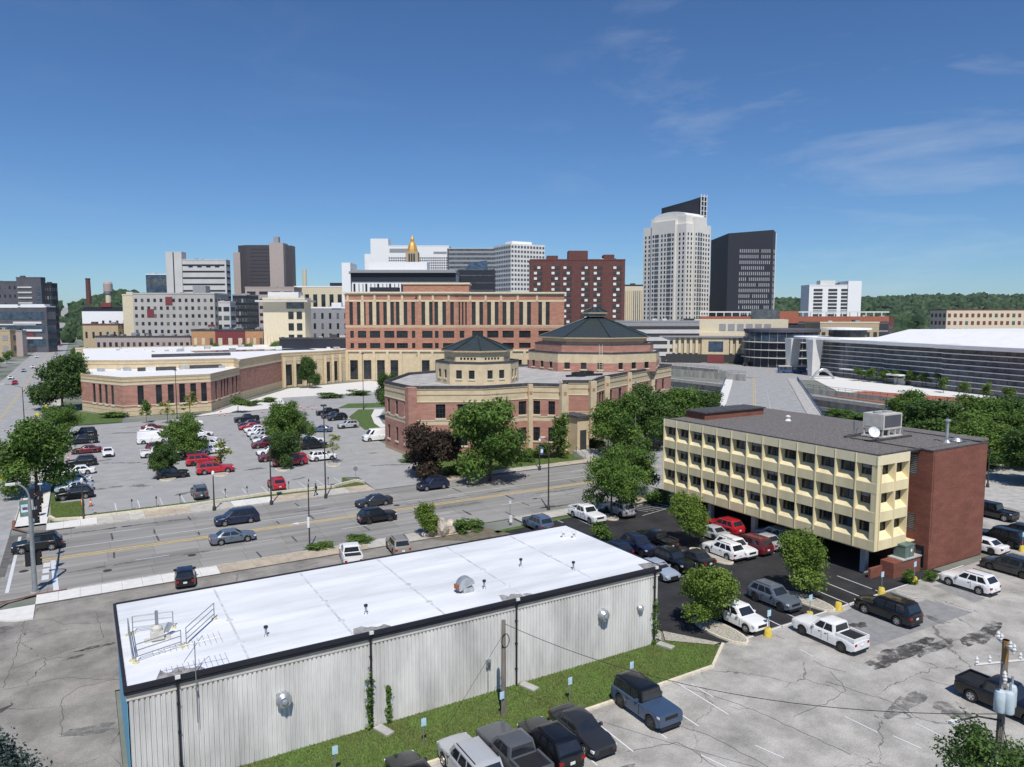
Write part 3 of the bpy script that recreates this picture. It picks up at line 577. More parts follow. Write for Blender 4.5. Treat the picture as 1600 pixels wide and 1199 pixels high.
box('side_wall', -0.02, 0.06, 0.0, D_, -0.3, SH-0.5, 'wall_blue', shed); box('back_wall', 0, W_, D_-0.1, D_, -0.3, SH-0.5, 'corrugated', shed)
box('beige_band', -0.06, W_+0.10, -0.12, 0.06, SH-0.78, SH-0.42, 'fascia_beige', shed); box('beige_band', W_+0.02, W_+0.12, -0.06, D_, SH-0.78, SH-0.42, 'fascia_beige', shed)
e = MB(); e.box(-0.14, W_+0.2, -0.26, -0.10, SH-0.42, SH+0.03); e.box(-0.14, W_+0.2, -0.32, -0.26, SH-0.20, SH+0.05); e.box(-0.14, W_+0.2, -0.29, -0.26, SH-0.36, SH-0.30); e.build('eaves_fascia', 'metal_black', shed)
e = MB(); e.box(-0.16, 0.0, -0.1, D_+0.1, SH-0.42, SH+0.06); e.box(0, W_+0.1, D_, D_+0.14, SH-0.42, SH+0.08); e.box(W_+0.10, W_+0.2, -0.1, D_+0.1, SH-0.42, SH+0.03); e.build('edge_trim', 'metal_black', shed)
box('roof_deck', 0.0, W_+0.1, -0.1, D_, SH-0.4, SH-0.03, 'seam', shed)
nc = 6; xs = [0.02+ (W_+0.06)*k/nc for k in range(nc+1)]; ys = [-0.08, 2.3, 5.4, 8.9, D_-0.02]
for i in range(nc):
    for j in range(4): MB().box(xs[i]+0.03, xs[i+1]-0.03, ys[j]+0.012, ys[j+1]-0.012, SH-0.03, SH+0.002*((i+j) % 2)).build('roof_sheet', 'membrane', shed)
for i in range(1, nc):
    box('roof_seam', xs[i]-0.07, xs[i]+0.07, -0.06, D_-0.05, SH+0.004, SH+0.022, 'seam', shed)
    for y in (2.3, 6.0): MB().lathe([(0.22, SH), (0.2, SH+0.05), (0.0, SH+0.06)], 10, (xs[i], y)).build('roof_drain', 'seam', shed)
pm('roof_dirt', (0.30, 0.29, 0.28), var=0.3, scale=2.0)
for x in (2.4, 13.2, 23.6, 36.0):
    s_ = MB(); s_.box(x-0.05, x+0.05, -0.24, -0.14, 0.0, SH-0.5); s_.box(x-0.09, x+0.09, -0.26, -0.12, SH-0.55, SH-0.35)
    for z in (1.2, 3.0, 4.6): s_.box(x-0.08, x+0.08, -0.26, -0.05, z, z+0.07)
    s_.build('downspout', 'metal_black', shed); box('leader_head', x-0.13, x+0.13, -0.44, -0.325, SH-0.06, SH+0.12, 'concrete_white', shed)
    q = MB(); r_ = random.Random(int(x)); q.face([(x-1.0+2.4*k/9, 0.04+ (0.8 if 0 < k < 9 else 0)*r_.uniform(0.5, 1.2)*(1 if k < 6 else 0.6), SH+0.006) for k in range(10)] + [(x+1.4, -0.07, SH+0.006), (x-1.0, -0.07, SH+0.006)]); q.build('dirt_patch', 'roof_dirt', shed)
for x, z in ((7.9, 3.5), (31.0, 3.6), (34.6, 3.3)):                # round wall fans with hoods
    v = MB(); sc = 0.62 if x > 34 else 1.0; n = 14
    rg = []
    for r, yy in ((0.40, 0.05), (0.40, -0.35), (0.46, -0.42), (0.30, -0.62), (0.22, -0.62)): rg.append([(x+r*sc*math.cos(2*math.pi*k/n), yy*sc, z-(0.12 if yy < -0.3 else 0)*sc+r*sc*math.sin(2*math.pi*k/n)) for k in range(n)])
    v.rings(rg); fan = v.build('wall_fan', 'galv', shed, smooth=40)
    c_ = MB(); c_.rings([[(x+r*sc*math.cos(2*math.pi*k/n), yy*sc, z-0.12*sc+r*sc*math.sin(2*math.pi*k/n)) for k in range(n)] for r, yy in ((0.215, -0.66), (0.10, -0.72))]); c_.build('fan_cone', 'galv', fan)
for x, y in ((7.6, 2.5), (13.9, 2.6), (22.6, 2.6), (27.2, 5.2), (30.3, 2.6)):
    v = MB().lathe([(0.14, SH), (0.10, SH+0.06), (0.07, SH+0.1), (0.07, SH+0.5)], 8, (x, y)); p_ = v.build('vent_pipe', 'steel_grey', shed); MB().lathe([(0.13, SH+0.50), (0.13, SH+0.62), (0.04, SH+0.66)], 8, (x, y)).build('vent_cap', 'metal_black', p_)
for x, y in ((34.2, 9.6), (34.9, 9.0)): MB().lathe([(0.2, SH), (0.12, SH+0.1), (0.1, SH+0.45), (0.24, SH+0.5), (0.2, SH+0.62)], 8, (x, y)).build('vent_pipe', 'concrete_white', shed)
# half-round exhaust hood
hd = MB(); n = 12
for k in range(n):
    a0, a1 = math.pi*(-0.15+1.1*k/n), math.pi*(-0.15+1.1*(k+1)/n)
    f = lambda a, y: (21.2-0.62*math.cos(a), y, SH+0.45+0.62*math.sin(a))
    hd.face([f(a0, 2.5), f(a1, 2.5), f(a1, 3.1), f(a0, 3.1)]); hd.face([f(a0, 2.5), f(a1, 2.5), (21.2, 2.5, SH+0.4)], 0); hd.face([f(a0, 3.1), f(a1, 3.1), (21.2, 3.1, SH+0.4)], 0)
hd.box(20.9, 21.7, 2.45, 3.15, SH, SH+0.35); h_ = hd.build('exhaust_hood', 'galv', shed); MB().box(20.45, 20.95, 2.55, 3.05, SH+0.3, SH+0.62).build('hood_mouth', 'rust', h_)
# rooftop fan with guard rails
ru = thing('rooftop_blower', 'rusty grey exhaust blower inside guard rails on the white shed roof', 'roof fan', (SX0+1.9, SY0+5.2, SH))
b_ = MB(); b_.box(-0.7, 0.7, -0.2, 0.25, 0, 0.12); b_.box(-0.35, 0.35, -0.3, 0.3, 0.12, 0.6); b_.lathe([(0.3, 0.6), (0.3, 0.8), (0.12, 0.95)], 10); b_.build('housing', 'unit_beige', ru)
MB().lathe([(0.09, 0.9), (0.09, 1.8)], 8).build('stack', 'steel_grey', ru); MB().tube([(0.5, 0.3, 0.3), (0.75, 0.35, 0.75)], 0.17, 8).build('duct', 'galv', ru)
def rail(nm, label, pts, z0=SH):
    t_ = thing(nm, label, 'guard rail', (SX0, SY0, z0), 0, 'guard rails on the shed roof'); P = [Vector((p[0], p[1], 0)) for p in pts]
    m_ = MB()
    for z in (0.35, 0.7, 1.05): m_.tube([p+Vector((0, 0, z)) for p in P], 0.028, 6)
    m_.build('bar', 'steel_grey', t_)
    for p in (P[0], P[-1]):
        MB().tube([p, p+Vector((0, 0, 1.06))], 0.03, 6).build('post', 'steel_grey', t_); MB().lathe([(0.19, 0.0), (0.17, 0.06), (0.05, 0.08)], 10, (p.x, p.y)).build('base_plate', 'rail_foot', t_)
rail('guard_rail', 'guard rail behind the rooftop blower, farthest from the eaves', [(0.7, 7.0), (2.9, 6.6)]); rail('guard_rail', 'guard rail in front of the rooftop blower', [(0.6, 2.6), (3.0, 3.4)])
rail('guard_rail', 'guard rail along the left roof edge beside the blower', [(0.45, 3.0), (0.45, 6.8)]); rail('guard_rail', 'slanting guard rail to the right of the rooftop blower', [(3.3, 3.6), (5.3, 6.7)])
# aerial on the eaves
an = thing('television_aerial', 'spindly television aerial on a mast at the shed eaves', 'aerial', (SX0+3.3, SY0-0.36, SH-1.2))
MB().tube([(0, 0, -1.6), (0, 0, 3.0)], 0.028, 6).build('mast', 'steel_grey', an); MB().box(-0.04, 0.04, -0.05, 0.36, 0.2, 0.3).build('bracket', 'steel_grey', an)
m_ = MB(); m_.tube([(-2.0, 0.3, 2.7), (1.3, -0.1, 3.0)], 0.02, 5); m_.tube([(-0.6, -0.5, 2.2), (0.5, 0.8, 2.9)], 0.02, 5); m_.build('boom', 'steel_grey', an)
m_ = MB()
for k in range(13): u = k/12; x = -2.0+3.3*u; l_ = 0.32+0.5*u; m_.tube([(x, 0.3-0.4*u-l_, 2.7+0.3*u), (x, 0.3-0.4*u+l_, 2.7+0.3*u)], 0.011, 4)
m_.build('elements', 'steel_grey', an)
# meter box and conduit, splash blocks, ivy
mt = thing('meter_box', 'pale grey electric meter box with conduit on the corrugated wall', 'meter', (SX0+21.4, SY0-0.08, 0)); b_ = MB().box(-0.16, 0.16, -0.16, 0, 1.9, 2.45); b_.build('box', 'galv', mt); MB().lathe([(0.12, 2.1), (0.12, 2.3)], 10, (0, -0.2)).build('dial', 'glass_grey', mt); MB().tube([(0, -0.05, 0.0), (0, -0.05, 1.9)], 0.03, 6).build('conduit', 'galv', mt)
for k, (x, w) in enumerate(((13.5, 'under the ivy-clad downspout'), (24.0, 'beside the wooden pole'), (36.4, 'at the right end of the shed'))):
    tag(MB().box(-0.3, 0.3, -1.3, 0, 0.0, 0.12).build('splash_block', 'concrete', None, (SX0+x, SY0-0.25, 0.04), R(18)), 'concrete splash block on the grass '+w, 'splash block', 'splash blocks')

# ================================================================ CREAM OFFICE BUILDING
CX_, CY0, CY1, CZ0, CZ1 = 65.0, 41.7, 71.4, 2.75, 12.1
off = thing('office_building', 'cream precast and brick office building raised on pillars over parking', 'building', (CX_, CY0, 0))
LEN = CY1-CY0; nb = 13; bw = LEN/nb; sh = (CZ1-CZ0-0.9)/3
def panel(w):
    """precast window bay facing -x: local y 0..w, z 0..sh; outer plane x=0, window at x=dp; spandrel below, sloping sill, deep side fins"""
    mb = MB(); ff = 0.10; dp = 0.72; a, b = 0.20, w-0.20; bz = 0.98; sz = 1.62; top = sh
    mb.face([(0, w, 0), (0, 0, 0), (0, 0, bz), (0, w, bz)])                                    # spandrel band
    mb.face([(0, w-ff, bz), (0, ff, bz), (dp, a+0.22, sz), (dp, b-0.22, sz)])                   # sloping sill
    mb.face([(0, ff, bz), (dp, a, sz), (dp, a+0.22, sz)]); mb.face([(0, w-ff, bz), (dp, b-0.22, sz), (dp, b, sz)])
    mb.face([(0, ff, bz), (0, ff, top), (dp, a, top), (dp, a, sz)]); mb.face([(0, w-ff, bz), (dp, b, sz), (dp, b, top), (0, w-ff, top)])   # cheeks
    for y0, y1 in ((0, ff), (w-ff, w)): mb.face([(0, y1, bz), (0, y0, bz), (0, y0, top), (0, y1, top)])
    mb.box(-0.06, -0.002, w-0.045, w+0.045, 0, top); mb.face([(0, 0, 0), (0, w, 0), (dp+0.5, w, 0), (dp+0.5, 0, 0)])                         # rib and underside
    return mb, (a, b, sz, top)
pmb, (pa, pb, psz, ptop) = panel(bw); pmesh = pmb.mesh('facade_panel', 'cream')
gm = MB(); gm.box(0.72, 0.76, pa, pb, psz, ptop); gme = gm.mesh('pane', 'glass')
fm = MB()
def bars(mb, ys, zs, x0, x1, w_):
    """one connected lattice of mullions in the plane x0..x1"""
    for y in ys: mb.box(x0, x1, y-w_, y+w_, zs[0], zs[-1])
    for z in zs: mb.box(x0+0.002, x1-0.002, ys[0], ys[-1], z-w_, z+w_)
bars(fm, [pa+0.03, (pa+pb)/2, pb-0.03], [psz+0.03, ptop-0.04], 0.67, 0.73, 0.03)
fme = fm.mesh('window_frame', 'frame_dark')
bl = [MB().box(0.700, 0.712, pa+0.06+(0.0 if q < 2 else (pb-pa)/2), pb-0.06-(0.0 if q % 2 == 0 else (pb-pa)/2), psz+(ptop-psz)*f_, ptop-0.07).mesh('blind_reflection', m_) for q, (f_, m_) in enumerate(((0.55, 'grey_mid'), (0.1, 'glass_blue'), (0.35, 'grey_wall'), (0.75, 'grey_pale')))]  # panels over the glass: blinds, plus bluish and pale reflections painted in colour
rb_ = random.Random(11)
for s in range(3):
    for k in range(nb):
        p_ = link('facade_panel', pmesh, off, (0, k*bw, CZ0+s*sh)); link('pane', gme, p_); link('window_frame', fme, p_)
        if rb_.random() < 0.6: link('blind_reflection', bl[rb_.choice([0, 1, 1, 3])], p_)
    for k in range(2):                                              # short return towards the brick stair tower
        p_ = link('facade_panel', pmesh, off, (0.6+bw*(2-k)-bw*0.0, -0.0, CZ0+s*sh), R(90)); link('pane', gme, p_); link('window_frame', fme, p_)
e = MB()
for z0, z1 in ((CZ1-0.95, CZ1),):
    e.box(-0.02, 0.3, 0.0, LEN, z0, z1)
    for k in range(nb+1): e.box(-0.07, 0.0, k*bw-0.05, k*bw+0.05, z0, z1)
    e.box(0.3, 0.6+2*bw, -0.02, 0.3, z0, z1)
e.build('fascia', 'cream_light', off)
c_ = MB(); c_.prism([(0.0, 0.02), (0.6, 0.02), (0.6, 0.0), (0.6, 0.6), (0, 0.6)][:3]+[(0.6, 0.6), (0, 0.6)], CZ0, CZ1-0.95); 
box('corner_post', 0.02, 0.62, 0.02, 0.6, CZ0, CZ1-0.95, 'cream', off); box('corner_post', 0.02, 1.1, LEN-0.12, LEN, CZ0, CZ1-0.95, 'cream', off)
core = MB(); core.box(1.25, 20.0, 1.25, LEN-0.2, CZ0+0.01, CZ1-0.3); core.build('core', 'brick_dark', off); box('soffit', 0.1, 20, 0.3, LEN, CZ0-0.12, CZ0-0.004, 'cream', off)
MB().prism([(0.3, 0.3), (20.3, 0.3), (20.3, LEN+2.8), (7.0, LEN+2.8), (7.0, LEN), (0.3, LEN)], CZ1-0.28, CZ1-0.06).build('roof', 'roof_gravel', off); e = MB(); e.box(0.0, 0.34, -0.02, LEN, CZ1, CZ1+0.10); e.box(0.34, 7.4, -0.02, 0.3, CZ1, CZ1+0.10); e.build('roof_edge', 'roof_dark', off)
for k, y in enumerate((1.8, 8.6, 15.6, 22.4, LEN-0.7)): box('pillar', 1.0, 1.55, y-0.28, y+0.28, 0, CZ0-0.1, 'concrete', off)
for k, y in enumerate((1.8, 8.6, 15.6, 22.4, LEN-0.7)): box('pillar', 10.0, 10.5, y-0.25, y+0.25, 0, CZ0-0.1, 'concrete', off)
box('undercroft_wall', 16.5, 16.8, 0.0, LEN, 0.0, CZ0-0.12, 'brick_dark', off); box('undercroft_wall', 7.2, 16.5, 1.6, 1.9, 0.0, CZ0-0.12, 'brick_dark', off)
# brick stair tower at the near end
TX0, TX1, TY0, TY1 = 7.2, 17.2, -1.15, 8.0
t_, P_ = wall('brick_tower', off, (TX0, TY1), (TX0, TY0), 0, 12.05, [(TY1-TY0-4.2, TY1-TY0-1.5, 9.3, 11.4), (TY1-TY0-4.2, TY1-TY0-1.5, 3.6, 5.4), (TY1-TY0-1.35, TY1-TY0-0.45, 0.02, 2.3)], [(99, 0)], ['brick_dark'], 0.25)
for z0, z1, n_ in ((9.3, 11.4, 11), (3.6, 5.4, 10)):
    for h in (0, 1):
        lv = MB()
        for k in range(n_):
            z = z0+(z1-z0)*(k+0.5)/n_; u0 = TY1-TY0-4.2+1.37*h; a = P_(u0+0.04, z, 0.2); b = P_(u0+1.31, z, 0.2); lv.face([(a[0], a[1], z-0.07), (b[0], b[1], z-0.07), (b[0]-0.16, b[1], z+0.07), (a[0]-0.16, a[1], z+0.07)])
        lv.build('louvre', 'concrete_white', t_)
box('louvre_back', TX0+0.24, TX0+0.3, TY0, TY1, 3, 11.6, 'roof_dark', off)
wall('tower_front', off, (TX0, TY0), (TX1, TY0), 0, 12.05, [], [(99, 0)], ['brick_dark']); wall('tower_side', off, (TX1, TY0), (TX1, TY1), 0, 12.05, [], [(99, 0)], ['brick_dark']); 
box('side_door', TX0+0.15, TX0+0.22, TY0+0.45, TY0+1.35, 0, 2.3, 'grey_dark', off); box('tower_roof', TX0+0.05, TX1-0.05, TY0+0.05, TY1+2, 11.8, 11.98, 'roof_gravel', off)
e = MB(); e.box(TX0-0.04, TX1+0.04, TY0-0.04, TY0+0.22, 12.05, 12.13); e.box(TX0-0.04, TX0+0.2, TY0+0.22, TY1, 12.05, 12.13); e.box(TX1-0.2, TX1+0.04, TY0+0.22, TY1, 12.05, 12.13); e.build('parapet_cap', 'roof_dark', off)
wall('rear_wall', off, (20.3, 1.0), (20.3, LEN+2.8), 0, 11.9, [], [(99, 0)], ['brick_dark']); wall('north_wall', off, (20.3, LEN+2.8), (7, LEN+2.8), 0, 11.9, [], [(99, 0)], ['brick_dark'])
pen = MB().box(3.6, 14.5, LEN-3.6, LEN-0.2, CZ1-0.1, CZ1+0.8); p_ = pen.build('penthouse', 'brick_dark', off); box('penthouse_roof', 3.4, 14.7, LEN-3.8, LEN-0.05, CZ1+0.8, CZ1+0.95, 'roof_dark', p_)
# planter wall with green transformer cabinet
pw = thing('brick_planter', 'low brick enclosure with concrete cap under the office building corner', 'wall', (CX_+1.9, CY0-0.9, 0))
wb_ = MB(); wb_.prism([(0, 1.4), (0.0, 0.0), (4.4, 0.0), (4.4, 1.4)], 0, 1.55); wb_.prism([(-1.9, 1.4), (0.0, 1.4), (0.0, 1.15), (-1.9, 1.15)][::-1], 0, 1.0); wb_.build('wall', 'brick_dark', pw); box('cap', 1.3, 4.5, -0.1, 1.5, 1.55, 1.66, 'concrete', pw)
cb = thing('transformer_cabinet', 'green metal transformer cabinet on the low brick enclosure', 'cabinet', (CX_+4.6, CY0-0.2, 1.66)); MB().box(-0.75, 0.75, -0.6, 0.6, 0, 1.15).box(-0.8, 0.8, -0.65, 0.65, 1.15, 1.3).build('body', 'box_green', cb); box('door_seam', -0.02, 0.02, -0.615, -0.6, 0.05, 1.1, 'pole_dark', cb); box('warning_plate', 0.15, 0.38, -0.615, -0.602, 0.55, 0.8, 'sign_white', cb)
# rooftop equipment
ac = thing('cooling_unit', 'large beige rooftop cooling unit with dark coil panels', 'air conditioner', (CX_+11.2, CY0+6.9, CZ1-0.06))
b_ = MB(); b_.box(-1.7, 1.7, -1.2, 1.2, 1.0, 2.7); 
for x in (-1.65, -0.55, 0.55, 1.5):
    for y in (-1.15, 1.0): b_.box(x, x+0.15, y, y+0.15, 0.15, 1.0)
b_.box(-1.8, 1.8, -1.3, 1.3, 0.1, 0.28); b_.build('casing', 'unit_beige', ac); box('coil_panel', -1.45, 1.45, -1.225, -1.19, 1.25, 2.55, 'grey_dark', ac); box('coil_panel', -1.725, -1.70, -1.0, 0.95, 1.25, 2.55, 'unit_beige', ac)
for x in (-0.8, 0.8): MB().lathe([(0.55, 2.7), (0.55, 2.85), (0.45, 2.85), (0.1, 2.78)], 14, (x, 0)).build('fan_ring', 'grey_mid', ac)
MB().box(-0.55, 0.5, -0.6, 0.6, 0.3, 1.0).build('compressor', 'grey_dark', ac)
MB().box(-4.2, 2.8, -1.75, -1.45, 0.02, 0.22).box(-4.2, 2.8, 1.45, 1.75, 0.02, 0.22).build('skid_rail', 'roof_dark', ac)
sd = thing('satellite_dish', 'white satellite dish on the gravel roof beside the cooling unit', 'satellite dish', (CX_+7.3, CY0+5.4, CZ1-0.06)); q = MB(); n = 14; ax = Vector((-0.45, -0.75, 0.5)).normalized(); u_ = ax.cross(Vector((0, 0, 1))).normalized(); w_ = u_.cross(ax)
q.rings([[Vector((0, 0, 0.95))+ax*(0.30*(r/0.6)**2)+(u_*math.cos(2*math.pi*k/n)+w_*math.sin(2*math.pi*k/n))*r for k in range(n)] for r in (0.02, 0.2, 0.4, 0.6)], cap1=False); q.build('dish', 'sign_white', sd, smooth=60); MB().tube([(0, 0, 0), (0, 0, 0.9)], 0.05, 6).build('mast', 'steel_grey', sd); MB().tube([(0, 0, 0.5), tuple(Vector((0, 0, 0.95))+ax*0.7)], 0.02, 5).build('feed_arm', 'steel_grey', sd)
jb = thing('roof_junction_box', 'grey control box on a stand left of the cooling unit', 'control box', (CX_+9.0, CY0+8.6, CZ1-0.06)); MB().box(-0.35, 0.35, -0.12, 0.12, 0.9, 1.7).build('box', 'steel_grey', jb); MB().box(-0.3, -0.24, -0.05, 0.05, 0, 0.9).box(0.24, 0.3, -0.05, 0.05, 0, 0.9).build('stand', 'steel_grey', jb)
for nm, lb, x, y, h in (('flue_pipe', 'tall metal flue pipe on the stair tower roof', 13.7, 1.2, 2.3), ('roof_ventilator', 'small white mushroom ventilator in the middle of the gravel roof', 12.4, 20.4, 0.5)):
    t2 = thing(nm, lb, 'vent', (CX_+x, CY0+y, CZ1-0.08)); MB().lathe([(0.42, 0), (0.22, 0.3), (0.15, 0.32), (0.15, h)], 10).build('pipe', 'galv' if h > 1 else 'concrete_white', t2); MB().lathe([(0.16, h), (0.32, h+0.02), (0.30, h+0.14), (0.05, h+0.25)], 10).build('cap', 'galv' if h > 1 else 'concrete_white', t2)
t2 = thing('roof_ventilator', 'low domed metal ventilator beside the flue pipe', 'vent', (CX_+15.3, CY0+1.0, CZ1-0.08)); MB().lathe([(0.6, 0), (0.5, 0.12), (0.35, 0.35), (0.0, 0.45)], 12).build('dome', 'galv', t2); MB().box(-0.8, 0.8, -0.6, 0.6, 0, 0.08).build('curb', 'roof_dark', t2)

# ================================================================ GOVERNMENT CENTRE (one linked complex, four volumes as things)
BR, TN, TD = 0, 1, 2
GM = ['brick_pink', 'tan_stone', 'tan_dark']
def flat_roof(parent, poly, z, mat, name='roof', cap='roof_dark', capw=0.35, caph=0.25):
    if poly_area(poly) < 0: poly = poly[::-1]
    sheet(name, poly, z, mat, parent); e = MB()
    for a, b in zip(poly, poly[1:]+poly[:1]):
        A, B = Vector(a), Vector(b); t = (B-A).normalized(); n = Vector((-t.y, t.x))
        e.prism([tuple(A-n*0.06), tuple(B-n*0.06), tuple(B+n*capw), tuple(A+n*capw)], z-0.1, z+caph)
    e.build('parapet_cap', cap, parent)
def band_course(parent, poly, z, h, out, mat, name='string_course'):
    e = MB()
    for a, b in zip(poly, poly[1:]):
        A, B = Vector(a), Vector(b); t = (B-A).normalized(); n = Vector((t.y, -t.x))
        e.prism([tuple(A+n*out-t*out), tuple(B+n*out+t*out), tuple(B-n*0.02), tuple(A-n*0.02)][::1], z, z+h)
    return e.build(name, mat, parent)
# ---- C: near two-storey hall with octagonal lantern
hall = thing('brick_hall', 'two storey pink brick and tan stone hall with octagonal lantern and green roof', 'building')
HZ = 12.8
hp = [(50.2, 133.5), (50.3, 121.0), (53.0, 119.6), (61.8, 114.9), (71.6, 115.2), (76.2, 110.9), (79.2, 113.6), (80.6, 117.0), (85.2, 113.9), (90.0, 118.4), (94.0, 121.4), (130.0, 140.6), (128, 156), (92, 160), (62, 150)]
bands = [(0.6, TD), (1.0, BR), (5.9, BR), (6.7, TN), (9.9, BR), (10.0, TN), (HZ, TN)]
wins = {0: [2.0, 6.0, 10.2], 2: [2.3, 6.2], 3: [1.6, 5.0, 8.3], 4: [1.4, 4.2], 9: [1.4, 3.6], 10: [3, 8, 14, 19, 24, 30, 35]}
for i in range(len(hp)-3):
    a, b = hp[i], hp[i+1]; Lg = math.dist(a, b); ops = []
    w = 0.62 if i in (0, 4) else 0.85
    for u in wins.get(i, []):
        if u+w < Lg: ops += [(u-w, u+w, 7.1, 9.6), (u-w, u+w, 2.1, 4.7)]
    if i == 7: ops = []
    o, P = wall('wall', hall, a, b, 0, HZ, ops, bands, GM)
    for q in ops: pane(o, P, *q, cols=3, rows=3, sill='tan_pale')
flat_roof(hall, hp, HZ-0.45, 'roof_grey', caph=0.55)
band_course(hall, hp[:12], 11.2, 0.18, 0.07, 'tan_dark'); band_course(hall, hp[:12], 9.95, 0.16, 0.09, 'tan_pale'); band_course(hall, hp[:12], 6.62, 0.14, 0.08, 'tan_pale'); band_course(hall, hp[:12], 12.2, 0.14, 0.10, 'tan_dark')
for p, w in (((50.15, 120.4), 1.6), ((76.4, 111.2), 1.5), ((85.2, 114.2), 1.4), ((94.0, 121.2), 1.3), ((80.2, 117), 0.9), ((71.6, 115.1), 0.9), ((105, 127.2), 1.1), ((118, 134.2), 1.1)):
    pr_ = MB(); pr_.prism([(p[0]-w/2, p[1]-w/2), (p[0]+w/2, p[1]-w/2), (p[0]+w/2, p[1]+w/2), (p[0]-w/2, p[1]+w/2)], 0, HZ-0.05); o = pr_.build('pilaster', 'tan_stone' if w < 1.55 else 'brick_pink', hall)
    MB().box(p[0]-0.3, p[0]+0.3, p[1]-w/2-0.04, p[1]-w/2, 10.8, 11.4).build('ornament', 'brick_orange', o); MB().box(p[0]-w/2-0.04, p[0]-w/2, p[1]-0.3, p[1]+0.3, 10.8, 11.4).build('ornament', 'brick_orange', o)
# porch with dark roof and steps
MB().box(77.0, 79.6, 107.4, 112.6, 0, 6.9).build('porch', 'tan_stone', hall); MB().box(76.7, 79.9, 107.0, 112.8, 6.9, 7.25).build('porch_roof', 'roof_dark', hall); MB().box(77.6, 79.0, 107.36, 107.45, 0.2, 4.6).build('porch_door', 'frame_dark', hall)
st = MB()
for k in range(6): st.box(76.0, 80.6, 103.7+0.45*k, 107.4, 0.17*k, 0.17*(k+1))
st.build('steps', 'concrete', hall)
for x in (76.1, 78.3, 80.5): MB().tube([(x, 103.7, 0.9), (x, 106.4, 1.9)], 0.035, 6).tube([(x, 103.7, 0), (x, 103.7, 0.9)], 0.035, 6).tube([(x, 106.4, 0.8), (x, 106.4, 1.9)], 0.035, 6).build('handrail', 'pole_dark', hall)
def octo(c, r, rot=22.5, n=8): return [(c[0]+r*math.cos(R(rot+360/n*k)), c[1]+r*math.sin(R(rot+360/n*k))) for k in range(n)]
def hip(parent, c, r, z0, z1, rot, steps=7, overh=0.5, n=8):
    """standing-seam metal roof in stepped courses with ridge bars"""
    rg = []; 
    for k in range(steps+1):
        f = k/steps; rr = (r+overh)*(1-f)+0.9*f; z = z0+(z1-z0)*f
        rg.append([(*q, z) for q in octo(c, rr, rot, n)])
        if k < steps: rg.append([(*q, z+(z1-z0)/steps*0.86) for q in octo(c, (r+overh)*(1-(f+0.8/steps))+0.9*(f+0.8/steps), rot, n)])
    o = MB().rings(rg).build('metal_roof', 'green_metal', parent)
    for k in range(n):
        a = octo(c, r+overh+0.03, rot, n)[k]; b = octo(c, 0.9, rot, n)[k]; MB().tube([(*a, z0+0.12), (*b, z1+0.08)], 0.13, 5).build('ridge', 'green_ridge', o)
    q = MB(); q.prism(octo(c, r+overh+0.12, rot, n), z0-0.28, z0-0.01); q.build('eaves', 'tan_dark', parent); return o
LC = (67.6, 128.2); 
def drum(parent, c, r, z0, z1, rot, mats, bands, ops_fn, n=8, name='drum_wall', rows=2):
    P8 = octo(c, r, rot, n)
    for k in range(n):
        a, b = P8[k], P8[(k+1) % n]; mid = ((a[0]+b[0])/2-c[0], (a[1]+b[1])/2-c[1]); Lg = math.dist(a, b)
        ops = ops_fn(k, Lg) if mid[1]-0.2*mid[0] < 2 or mid[0] < 0 else []
        o, P = wall(name, parent, a, b, z0, z1, ops, bands, mats)
        for q in ops: pane(o, P, *q, cols=1, rows=1, sill='tan_pale' if rows else None)
drum(hall, LC, 8.2, HZ-0.5, 16.6, 22.5, GM, [(99, TN)], lambda k, l: [(l*0.2, l*0.2+1.15, 13.5, 15.1), (l*0.6, l*0.6+1.15, 13.5, 15.1)])
flat_roof(hall, octo(LC, 8.2), 16.4, 'roof_grey', caph=0.3)
drum(hall, LC, 6.5, 16.4, 18.6, 22.5, GM, [(99, TN)], lambda k, l: [(l*0.18+j*0.68, l*0.18+j*0.68+0.42, 16.95, 17.4) for j in range(5)], rows=0)
hip(hall, LC, 6.5, 18.7, 21.2, 22.5)
MB().lathe([(1.6, 12.4), (1.6, 13.2), (1.2, 13.2), (1.2, 12.9)], 16, (92, 128)).lathe([(1.6, 12.4), (1.6, 13.2), (1.2, 13.2), (1.2, 12.9)], 16, (95.6, 130)).build('cooling_ring', 'metal_black', hall); MB().box(88.6, 98.0, 127.4, 128.0, 12.4, 12.8).build('pipe_rack', 'metal_black', hall)
# ---- D: council drum with the large green roof
drm = thing('council_rotunda', 'broad octagonal brick rotunda with large stepped green metal roof and cupola', 'building')
DC = (111.2, 147.9)
drum(drm, DC, 16.8, 12.2, 16.7, 22.5, GM, [(14.4, BR), (99, TN)], lambda k, l: [(l*0.12+j*0.3*l, l*0.12+j*0.3*l+1.3, 13.0, 14.5) for j in range(3)])
flat_roof(drm, octo(DC, 16.8), 16.6, 'roof_grey', caph=0.3)
drum(drm, DC, 15.2, 16.5, 18.7, 22.5, GM, [(99, BR)], lambda k, l: []); flat_roof(drm, octo(DC, 15.2), 18.55, 'roof_grey', caph=0.25)
drum(drm, DC, 13.4, 18.4, 20.1, 22.5, GM, [(19.2, BR), (99, TN)], lambda k, l: [])
hip(drm, DC, 13.4, 20.2, 25.2, 22.5, steps=9, overh=0.8); cu = MB(); cu.prism(octo(DC, 2.9), 25.0, 26.0); cu.build('cupola', 'glass_grey', drm); hip(drm, DC, 2.9, 26.05, 27.2, 22.5, steps=2, overh=0.25)
for x in (98.2, 98.9): MB().tube([(x, 129.0-(x-98.2)*0.3, 12.4), (x, 129.0-(x-98.2)*0.3, 19.0)], 0.05, 5).build('ladder_rail', 'tan_pale', drm)
